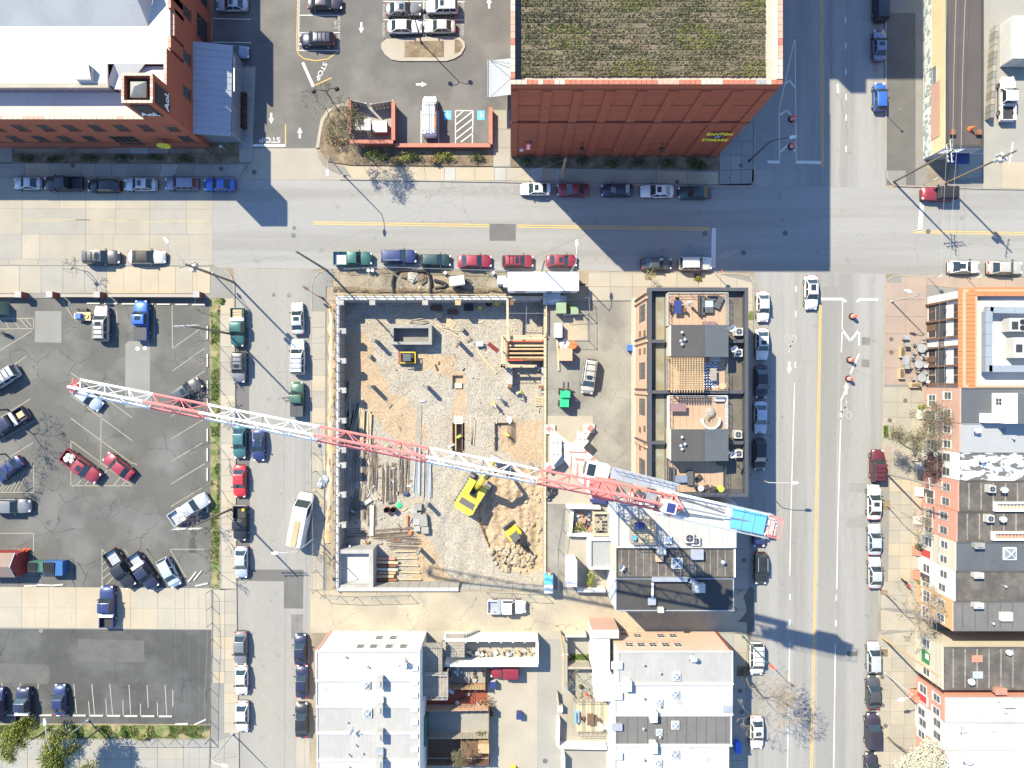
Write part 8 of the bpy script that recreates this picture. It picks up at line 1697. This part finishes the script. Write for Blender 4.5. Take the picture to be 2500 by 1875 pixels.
# oval island in the car park
isl = [(932,107)]+arc(955,117,26,110,250)[1:]+arc(1110,118,26,290,430)
io = struct('traffic_island',[[(945,96),(1100,89),(1122,92),(1134,103),(1136,116),(1126,134),(1110,144),(1090,150),(975,150),(955,146),(940,134),(931,118),(931,106)]],.15,'concrete_cream',thick=.14)
struct('island_bed',[[(988,102),(1084,101),(1084,141),(988,141)]],.17,'mulch',thick=.1,parent=io); struct('island_bed',[[(1110,95),(1124,101),(1130,114),(1122,128),(1110,133)]],.17,'mulch',thick=.1,parent=io)
MB().prism([tuple(P(u,v)[:2]) for u,v in ((772,362),(777,330),(784,292),(800,268),(828,255),(856,253),(856,259),(832,262),(806,274),(792,295),(784,330),(780,362))],0,.2).build('kerb','concrete_cream',kind='structure')
# ---------------------------------------------------------------- trees and shrubs
def grow(rng, tr, tw, p, d, L, r, depth, maxd, spread, droop=0.0, leaves=None, ls=.1):
    n = 2 if depth < maxd else 1; r = max(r,.018)
    for k in range(n):
        d2 = (d+Vector((rng.uniform(-.25,.25),rng.uniform(-.25,.25),rng.uniform(-.1,.15)-droop))).normalized()
        q = p+d2*L/n; (tr if depth <= 1 else tw).tube(p,q,r,5 if depth <= 1 else 3,r*.82,cap=depth <= 1); p,d,r = q,d2,r*.82
    if leaves is not None and depth >= maxd-1:
        for _ in range(leaves[1]):
            c = p+Vector((rng.gauss(0,1),rng.gauss(0,1),rng.gauss(0,.8)))*L*.7; e = Vector((rng.uniform(-1,1),rng.uniform(-1,1),rng.uniform(-.6,.6))).normalized()*ls*rng.uniform(.6,1.3); f = e.orthogonal().normalized()*ls*.7
            leaves[0].add([c-e,c+f,c+e,c-f],[(0,1,2,3)])
    if depth >= maxd: return
    for k in range(3 if depth > 0 else 4):
        a = d.orthogonal().normalized(); a.rotate(Matrix.Rotation(rng.uniform(0,6.28),3,d)); d3 = (d+a*rng.uniform(.5,1.0)*spread+Vector((0,0,.12))).normalized()
        grow(rng,tr,tw,p,d3,L*rng.uniform(.62,.82),r*rng.uniform(.5,.68),depth+1,maxd,spread,droop,leaves,ls)
def tree(label, base, h, seed, maxd=5, spread=1.0, m='bark', tm='twig', r=.16, trunk=.32, leafm=None, nl=0, ls=.12, name='bare_tree', z=.1, droop=0.0, lean=(0,0)):
    rng = random.Random(seed); c = P(*base,z); t = thing(name,label,'tree',c); tr,tw = MB(),MB(); lv = (MB(),nl) if leafm else None
    top = c+Vector((lean[0],lean[1],h*trunk)); tr.tube(c,top,r,7,r*.8)
    grow(rng,tr,tw,top,Vector((lean[0]*.2,lean[1]*.2,1)).normalized(),h*.33,r*.8,0,maxd,spread,droop,lv,ls)
    tr.build('trunk',m,t); tw.build('crown',tm,t)
    if lv: lv[0].build('foliage',leafm,t)
    return t
tree('large bare street tree beside the white minivan',(1814,1640),9.5,3,6,1.25,'bark','twig',.2,.24,lean=(-.3,0)); tree('olive bare tree in front of the pink brick house',(2176,1058),6.6,5,6,1.1,'bark_pale','twig',.16,.25,'sedum_tuft',5,.07); tree('dark reddish small tree by the white painted house',(2225,1125),4.4,8,5,.9,'bark','twig_red',.1,.25,'hedge_red',5,.08)
tree('thin bare street tree in the square pit by the white sedan',(2163,1234),5.4,9,5,.8,'bark_pale','twig',.08); tree('bare street tree at the alley corner of the ochre house',(2158,1447),7.6,14,6,.95,'bark_pale','twig',.12)
tree('white blossom tree in front of the lower salmon house',(2168,1800),7.6,17,6,1.25,'bark','twig',.16,.2,'blossom',16,.13,'blossom_tree'); tree('shaggy tan tree at the planted road corner',(872,362),6.6,19,6,.85,'bark_pale','twig',.14,.2,'sedum_tuft',2,.08); tree('small bare tree at the tip of the planted corner',(812,300),5.6,23,5,.95,'bark','twig',.08)
tree('bare shrub tree in the shaded bed of the brick office',(180,384),3.2,25,4,1.1,'bark','twig_red',.06,.15); tree('second bare shrub in the shaded office bed',(515,380),2.6,26,4,1.0,'bark','twig_red',.05,.15); tree('leafy green tree on the bottom verge, right one',(246,1776),7.0,31,5,1.45,'bark','bark',.2,.2,'leaf_green',30,.13,'leafy_tree'); tree('leafy green tree on the bottom verge, left one',(118,1780),5.6,33,5,1.2,'bark','bark',.18,.2,'leaf_green',24,.12,'leafy_tree')
tree('bare tree at the left edge of the car park, upper one',(18,1000),7.0,37,5,1.0,'bark','bark',.14,.3); tree('bare tree at the left edge of the car park, lower one',(12,1108),6.0,39,5,1.0,'bark','bark',.12,.3); tree('tan shaggy yard tree in the planted back yard',(1128,1805),3.6,41,5,1.0,'bark_pale','sedum_tuft',.08,.2,'sedum_tuft',4,.06); tree('small bare tree in the back yard with the lawn strip',(1402,1640),4.0,43,4,1.0,'bark','bark_pale',.08,.25); tree('bare tree by the grey car park verge near the silver pickup',(500,1245),4.0,45,4,1.1,'bark','twig_red',.07,.2); tree('bare tree by the verge near the dark grey suv',(505,970),4.5,46,4,1.1,'bark','twig_red',.07,.2); tree('small bare tree on the west pavement',(216,664),3.4,47,4,.8,'bark_pale','twig',.06,.25); tree('small palm like shrub in the pavement planter, left one',(1583,677),2.0,48,3,1.2,'bark_pale','twig',.05,.2,'leaf_green',2,.08); tree('bare bush by the fence at the site corner',(795,1352),2.0,49,4,1.2,'wood_grey','wood_grey',.05,.1)
for i,v in enumerate((772,835,874,938,976,1080,1181,1285,1385)): tree('thin sapling on the grass verge, %s from the top' % ('first','second','third','fourth','fifth','sixth','seventh','eighth','ninth')[i],(524,v),4.2,60+i,3,.55,'bark','twig',.05,.4)
def shrub(label, u, v, rx, ry, hz, m, n, seed, s=.11, z=.15):
    c = P(u,v,z); rng = random.Random(seed); b = MB()
    for k in range(5): a = rng.uniform(0,6.28); q = (c.x+rx*.45*math.cos(a),c.y+ry*.45*math.sin(a),c.z+hz*.3); leafy(b,q,rx*.6,ry*.6,hz*.7,n//5,s,rng)
    t = thing('shrub',label,'shrub',c); MB().tube(c,c+Vector((0,0,hz*.5)),.05,5).tube(c,c+Vector((.2,.1,hz*.5)),.04,5).build('stem','bark',t); b.build('foliage',m,t)
for i,(u,v,rx,ry,m) in enumerate(((912,380,1.2,.8,'leaf_green'),(942,386,1.0,.7,'leaf_dark'),(985,384,1.3,.7,'leaf_green'),(1015,388,1.1,.7,'leaf_dark'),(1075,386,1.2,.7,'leaf_green'),(1098,384,.9,.7,'leaf_green'),(1160,386,1.2,.7,'leaf_dark'),(1060,396,.8,.5,'leaf_brown'),(965,396,.9,.5,'leaf_brown'),(830,350,1.2,1.2,'leaf_brown'),(808,335,1.0,1.0,'leaf_brown'),(835,300,1.1,1.0,'leaf_brown'))): shrub(['bright','dark','leafy','dense','glossy','small','round','dry brown','low brown','dry','russet','faded'][i]+' shrub in the planted bed by the brick yard wall, '+['first','second','third','fourth','fifth','sixth','seventh'][i]+' from the left' if i < 7 else ['dry brown','low brown','tawny','russet','faded'][i-7]+' shrub in the planted road corner bed',u,v,rx,ry,1.0,m,260,100+i)
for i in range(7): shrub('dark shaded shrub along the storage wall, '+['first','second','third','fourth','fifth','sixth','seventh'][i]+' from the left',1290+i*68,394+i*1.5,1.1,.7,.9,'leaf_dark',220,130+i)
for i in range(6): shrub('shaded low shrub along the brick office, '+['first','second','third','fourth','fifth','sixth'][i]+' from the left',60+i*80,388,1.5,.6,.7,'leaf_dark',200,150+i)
shrub('big dark shrub at the corner of the storage building',1708,400,1.9,1.0,1.1,'leaf_dark',420,140)
for i,(u,v,rx,ry,hz,m,l) in enumerate(((1440,1400,.7,.8,1.6,'leaf_green','green shrub in the garden beside the white shed, upper'),(1440,1418,.6,.7,1.2,'leaf_green','green shrub in the garden beside the white shed, lower'),(1175,1795,1.0,.7,1.2,'leaf_dark','green shrub in the corner of the planted back yard'),(1415,1290,1.4,.5,.5,'leaf_green','low green planting behind the white garden wall'),(1188,1712,1.1,.9,1.2,'leaf_brown','tangled brown plants at the end of the brick paved yard'),(2252,995,.7,.5,.6,'leaf_green','green potted plant on the pink house steps'),(1418,1675,.3,.3,.4,'leaf_dark','small green pot plant in the back yard'),(349,1795,.9,.7,.8,'leaf_green','yellow green bush on the bottom verge'),(1385,752,.7,.6,.5,'leaf_green','weeds between the two green cabinets'),(1704,680,.45,.45,.4,'leaf_green','green plant in the dark pavement planter'),(540,735,.5,.5,.3,'leaf_green','weeds at the top of the verge'),(2246,1420,.6,.5,.7,'leaf_green','potted plant beside the white shuttered house'),(2241,1335,.6,.5,.8,'leaf_dark','round clipped plant by the cream house steps'))): shrub(l,u,v,rx,ry,hz,m,200,170+i)
gb_ = MB(); rgg = random.Random(77)
def blades(q, n, zz=.06, hh=.12):
    for _ in range(n):
        u = rgg.uniform(q[0],q[2]); v = rgg.uniform(q[1],q[3])
        if mnoise.noise(Vector((u*.03,v*.03,3))) < -.05: continue
        p = P(u,v,zz); e = Vector((rgg.uniform(-.07,.07),rgg.uniform(-.07,.07),0)); gb_.add([p-e,p+e,p+Vector((rgg.uniform(-.08,.08),rgg.uniform(-.08,.08),hh))],[(0,1,2)])
blades((515,735,538,1430),9000); blades((0,1771,514,1801),12000); blades((2157,1040,2167,1068),500,.14); blades((1386,1597,1443,1611),900); blades((790,664,1230,700),1200,.05)
gb_.build('grass_blades','grass_blade',label='short green grass growing on the verges',cat='grass',kind='stuff')
# ---------------------------------------------------------------- roof deck furniture
def sofa(label,u,v,L,W_,a,m='wicker',cm='cushion',z=DZ,back=True,h=.4):
    t = thing('sofa',label,'sofa',P(u,v,z),rz=R(a)); lp(t,'base',MB().box(-L/2,L/2,-W_/2,W_/2,.05,h-.1),m); n_ = max(1,round(L/.8))
    for i in range(n_): x = -L/2+L*(i+.5)/n_; lp(t,'cushion',MB().obox((x,-.05,h-.1),L/n_-.04,W_-.15,.15),cm)
    if back: lp(t,'backrest',MB().box(-L/2,L/2,W_/2-.12,W_/2,h-.1,h+.4),m)
def table(label,u,v,L,W_,a,m,z=DZ,h=.72,rnd=False):
    t = thing('table',label,'table',P(u,v,z),rz=R(a)); lp(t,'table_top',MB().cyl((0,0,h),L/2,.05,18) if rnd else MB().box(-L/2,L/2,-W_/2,W_/2,h,h+.05),m)
    for x in (-1,1):
        for y in (-1,1): lp(t,'leg',MB().tube((x*L*.35,y*W_*.35,0),(x*L*.35,y*W_*.35,h),.03,4),'steel')
def dchair(label,u,v,a,m,z=DZ,group=None):
    s = thing('chair',label,'chair',P(u,v,z),group,rz=R(a)); inst('seat',cached('dcs'+m,lambda: MB().box(-.25,.25,-.25,.25,.4,.46).mesh('seat',m)),s); inst('backrest',cached('dcb'+m,lambda: MB().box(.22,.27,-.25,.25,.46,.95).mesh('backrest',m)),s)
    for dx in (-.22,.22):
        for dy in (-.22,.22): inst('leg',cached('dcl',lambda: MB().tube((0,0,0),(0,0,.4),.02,4).mesh('leg','steel')),s,(dx,dy,0))
table('dark dining table on the top roof deck',1651,751,.95,1.6,0,'navy')
for i,(u,v,a) in enumerate(((1636,745,180),(1636,757,180),(1651,733,90),(1666,758,0))): dchair('brown chair at the dark dining table, '+['left upper','left lower','top','right'][i],u,v,a,'wood_brown')
sofa('dark corner sofa on the top roof deck, long side',1711,746,2.4,.8,90); sofa('dark corner sofa on the top roof deck, short side',1727,759,1.3,.8,180,back=False); sofa('dark two seat sofa at the top railing',1736,729,1.0,.6,0); sofa('dark lounger turned askew on the top roof deck',1752,739,1.6,.85,65,back=False); table('pale glass coffee table in front of the corner sofa',1729,743,1.0,.8,0,'canopy_glass',h=.4); sofa('purple covered sofa against the upper stair house',1730,791,1.6,.6,180,'pink_cloth','pink_cloth',h=.5)
t = thing('parasol','folded white parasol on the top roof deck','parasol',P(1679,741,DZ)); c = P(1679,741,DZ); MB().tube(c,c+Vector((0,0,2.2)),.03,5).build('pole','steel',t); MB().tube(c+Vector((0,0,.9)),c+Vector((0,0,2.2)),.22,8,.05).build('canopy','white',t); MB().cyl(c,.3,.08,10).build('foot','galv',t)
rgo = thing('rug','navy and white zigzag rug on the second roof deck','rug',P(1733,918,DZ)); x0,x1,y0,y1 = rect(1716,886,1752,946,DZ); MB().box(x0,x1,y0,y1,DZ+.004,DZ+.012).build('ground_cloth','white',rgo); zg = MB()
for k in range(8):
    y = y0+.05+(y1-y0)*k/8.2
    for j in range(6):
        xa,xb = x0+(x1-x0)*j/6,x0+(x1-x0)*(j+1)/6; ya,yb = (y,y+.22) if j%2 else (y+.22,y); zg.add([(xa,ya,DZ+.016),(xb,yb,DZ+.016),(xb,yb+.17,DZ+.016),(xa,ya+.17,DZ+.016)],[(0,1,2,3)])
zg.build('zigzag','navy',rgo)
table('slatted grey table on the zigzag rug',1737,914,.8,1.5,0,'wood_grey'); sofa('pale small sofa below the upper stair house',1742,877,1.2,.55,180,'galv','marble'); table('round tan side table at the pergola deck rail',1761,942,.9,.9,0,'wood',rnd=True,h=.5)
table('long grey sideboard on the third roof deck',1651,994,2.0,1.0,0,'pink_cloth',h=.8); sofa('pale lilac sofa at the corner of the third deck',1755,974,1.2,.6,0,'marble','marble')
cv = thing('curved_sofa','round tan sofa set on the third roof deck','sofa',P(1733,1020,DZ)); c = P(1733,1025,DZ)
m1,m2 = MB(),MB()
for k in range(12):
    a0,a1 = R(170+k*17),R(170+(k+1)*17)
    for (r0,r1,z0,z1,mm) in ((.35,.98,0,.4,m1),(.98,1.15,0,.7,m2)): mm.prism([(c.x+r0*math.cos(a0),c.y+r0*math.sin(a0)),(c.x+r1*math.cos(a0),c.y+r1*math.sin(a0)),(c.x+r1*math.cos(a1),c.y+r1*math.sin(a1)),(c.x+r0*math.cos(a1),c.y+r0*math.sin(a1))],c.z+z0,c.z+z1)
m1.build('seat','cushion_tan',cv); m2.build('backrest','white',cv); MB().dome((c.x,c.y+.9,c.z),.75,.5,8,3).build('pouf','wood_grey',cv); MB().dome((c.x-.5,c.y+.3,c.z),.6,.45,8,3).build('pouf','cushion_tan',cv)
sofa('grey bench along the left rail of the lowest deck',1640,1168,2.8,.7,90,'wicker','cushion'); table('blue topped low table on the lowest roof deck',1661,1168,1.5,.85,0,'metal_blue',h=.5); sofa('grey chaise beside the blue topped table',1683,1166,1.8,.8,90,'cushion','cushion',back=False); table('round white table among dark chairs on the lowest deck',1707,1190,.7,.7,0,'white',rnd=True)
for i,(u,v,a) in enumerate(((1696,1168,120),(1704,1163,40),(1697,1186,180),(1722,1188,20),(1732,1194,10),(1738,1190,-20))): dchair('dark metal chair on the lowest deck, '+['first','second','third','fourth','fifth','sixth'][i]+' from the left',u,v,a,'wicker')
for i,(u,v,m,l) in enumerate(((1757,1192,'hivis','lime green pot on the lowest roof deck'),(1755,1129,'leaf_dark','dark green plant pot below the lower stair house'))): c = P(u,v,DZ); MB().tube(c,c+Vector((0,0,.6)),.3,12,.38).dome((c.x,c.y,c.z+.55),.3,.15,10,2).build('plant_pot',m,label=l,cat='pot',base=c)
table('brown garden table on the raised garden deck',1440,1750,.9,1.6,0,'wood_brown',1.2); dchair('brown chair beside the garden table, left',1421,1750,180,'wood_brown',1.2); dchair('brown chair beside the garden table, right',1455,1752,0,'wood_brown',1.2); sofa('blue grill cart on the raised garden deck',1409,1748,1.5,.6,90,'sky_blue','galv',1.2); 
for i,(u,v) in enumerate(((1468,1772),(1481,1770))): c = P(u,v,1.2); MB().cyl(c,.35,.7,12).dome((c.x,c.y,c.z+.7),.36,.12,12,2).build('white_barrel','white',label=('white barrel on the garden deck, left','white barrel on the garden deck, right')[i],cat='barrel',base=c)
# clutter in the yards
rgc = random.Random(90)
cl_ = thing('junk_heap','heap of household junk along the white walled yard','junk heap',G(1220,1592))
for i in range(42): u = 1140+rgc.random()*165; c = G(u,1598-8*rgc.random()-(12*rgc.random() if u > 1280 else 0)); MB().obox(c,rgc.uniform(.2,.7),rgc.uniform(.2,.6),rgc.uniform(.1,.6),rgc.random()*3).build('junk_item',rgc.choice(['white_dull','wood_grey','galv','dark_plastic','white','wood','steel']),cl_)
cl2 = thing('toy_pile','red blue and white garden toys on the brick patio','toys',G(1400,1700))
for i in range(11): c = G(1376+rgc.random()*100,1692+rgc.random()*12); MB().obox(c,rgc.uniform(.2,.5),rgc.uniform(.2,.5),rgc.uniform(.2,.6),rgc.random()*3).build('toy',rgc.choice(['red_paint','blue_plastic','white','cone_red','sky_blue','wood_grey']),cl2)
cl3 = thing('yard_clutter','pots boards and chairs in the small back yards','clutter',G(1130,1690))
for i in range(34): c = G(1060+rgc.random()*125,1630+rgc.random()*85); MB().obox(c,rgc.uniform(.15,.8),rgc.uniform(.15,.6),rgc.uniform(.1,.6),rgc.random()*3).build('item',rgc.choice(['galv','wood_brown','dark_plastic','white','wood_grey','terracotta']),cl3)
cl4 = thing('garden_clutter','planters furniture and boards in the garden by the crane foot','clutter',G(1430,1270))
for i in range(40): c = G(1398+rgc.random()*100,1245+rgc.random()*55); MB().obox(c,rgc.uniform(.15,.7),rgc.uniform(.15,.6),rgc.uniform(.1,.5),rgc.random()*3).build('item',rgc.choice(['galv','wood_brown','dark_plastic','white_dull','wood_grey','terracotta','leaf_green']),cl4)
cl5 = thing('site_clutter','scattered boards tools and offcuts over the building site','clutter',F(960,1200))
for i in range(110):
    u,v = (rgc.uniform(845,1010),rgc.uniform(1080,1340)) if i < 75 else (rgc.uniform(860,1320),rgc.uniform(760,1420)); c = F(u,v); MB().obox(c,rgc.uniform(.1,.9),rgc.uniform(.06,.3),rgc.uniform(.04,.2),rgc.random()*3).build('offcut',rgc.choice(['wood_grey','rust','wood_pale','galv','dark_plastic','rebar','white_dull']),cl5)
# ---------------------------------------------------------------- people
def person_mesh(pose):
    # joints: name -> (x,y,z,r); one continuous skinned surface
    lean = {'stand':0,'bend':.35,'walk':.08}[pose]; st_ = {'stand':.0,'bend':.1,'walk':.28}[pose]; ah = {'stand':.1,'bend':.45,'walk':.25}[pose]
    J = [(0,0,.95,.15),(lean*.4,0,1.2,.16),(lean*.9,0,1.42,.17),(lean*1.15,0,1.54,.065),(lean*1.35+.02,0,1.66,.10),(lean*1.4+.02,0,1.76,.085)]
    E = [(0,1),(1,2),(2,3),(3,4),(4,5)]
    def chain(start, pts):
        k = start
        for p in pts: J.append(p); E.append((k,len(J)-1)); k = len(J)-1
        return k
    sx = lean*.9
    for s in (-1,1):
        e = chain(0,[(0,s*.1,.88,.11),(st_*s*.6,s*.12,.5,.075),(st_*s*.9-.05,s*.12,.1,.05),(st_*s*.9+.14,s*.13,.04,.045)])
        w = chain(2,[(sx,s*.22,1.4,.08),(sx+ah*.4,s*.27,1.13,.055),(sx+ah,s*.24,.92,.04),(sx+ah+.05,s*.24,.86,.042)])
        for f,(dy,ln) in enumerate(((-.03,.08),(-.012,.095),(.006,.10),(.024,.085))): chain(w,[(sx+ah+.06+ln*.5,s*.24+dy,.83,.012),(sx+ah+.06+ln*.7,s*.24+dy,.80,.010)])
        chain(w,[(sx+ah+.05,s*.24-s*.05,.84,.013),(sx+ah+.09,s*.24-s*.06,.82,.011)])
    me = bpy.data.meshes.new('body'); me.from_pydata([j[:3] for j in J],E,[]); o = bpy.data.objects.new('body',me); COL.objects.link(o)
    mod = o.modifiers.new('skin','SKIN')
    for i,v in enumerate(me.skin_vertices[0].data): v.radius = (J[i][3],J[i][3]); v.use_root = (i == 0)
    sub = o.modifiers.new('sub','SUBSURF'); sub.levels = 1; sub.render_levels = 1; bpy.context.view_layer.update()
    m2 = bpy.data.meshes.new_from_object(o.evaluated_get(bpy.context.evaluated_depsgraph_get())); bpy.data.objects.remove(o)
    m2.materials.clear()
    for m in ('denim','shirt','skin'): m2.materials.append(MT(m))
    for p in m2.polygons:
        z = p.center.z; p.use_smooth = True; p.material_index = 0 if z < .9 and abs(p.center.y) < .19 else (2 if z > 1.52 or (z < .95 and abs(p.center.y) > .19) else 1)
    return m2, lean
PM = {k:person_mesh(k) for k in ('stand','bend','walk')}
def person(label, u, v, pose, a, hat='white', vest='hivis', z=None):
    c = F(u,v) if z is None else P(u,v,z); t = thing('person',label,'person',c,rz=R(a)); me,ln = PM[pose]; inst('body',me,t)
    if vest: inst('vest',cached(('vest',pose,vest),lambda: MB().tube((0,0,.93),(ln*.45,0,1.2),.19,10,.2,cap=False).tube((ln*.45,0,1.2),(ln*.95,0,1.46),.2,10,.16,cap=False).tube((ln*.95,0,1.46),(ln*1.05,0,1.5),.16,10,.09,cap=False).mesh('vest',vest)),t)
    hx = ln*1.38+.02; inst('hard_hat',cached(('hat',pose,hat),lambda: MB().dome((hx,0,1.72),.145,.14,12,3).cyl((hx+.02,0,1.71),.17,.02,12).mesh('hard_hat',hat)),t)
person('worker in green vest bending in the middle of the gravel',1205,983,'bend',-60,'white'); person('worker in white helmet and blue top right of the bending one',1220,971,'stand',-40,'white','sky_blue'); person('worker in green vest near the formed bay',1271,957,'bend',200,'white')
person('worker at the foot of the timber shaft',1314,903,'walk',90,'blue_plastic'); person('worker in lime vest standing in the middle trench',1117,1068,'bend',30,'hivis'); person('worker in white top at the lower end of the middle trench',1108,1086,'bend',200,'white','white'); person('worker in yellow helmet bending over the rebar cage',1234,1058,'bend',-30,'yellow')
person('worker in yellow helmet above the portable toilets',1340,1394,'stand',90,'yellow','orange',.01); person('person in orange top beside the pit corner post',852,1330,'bend',20,'white','navy')
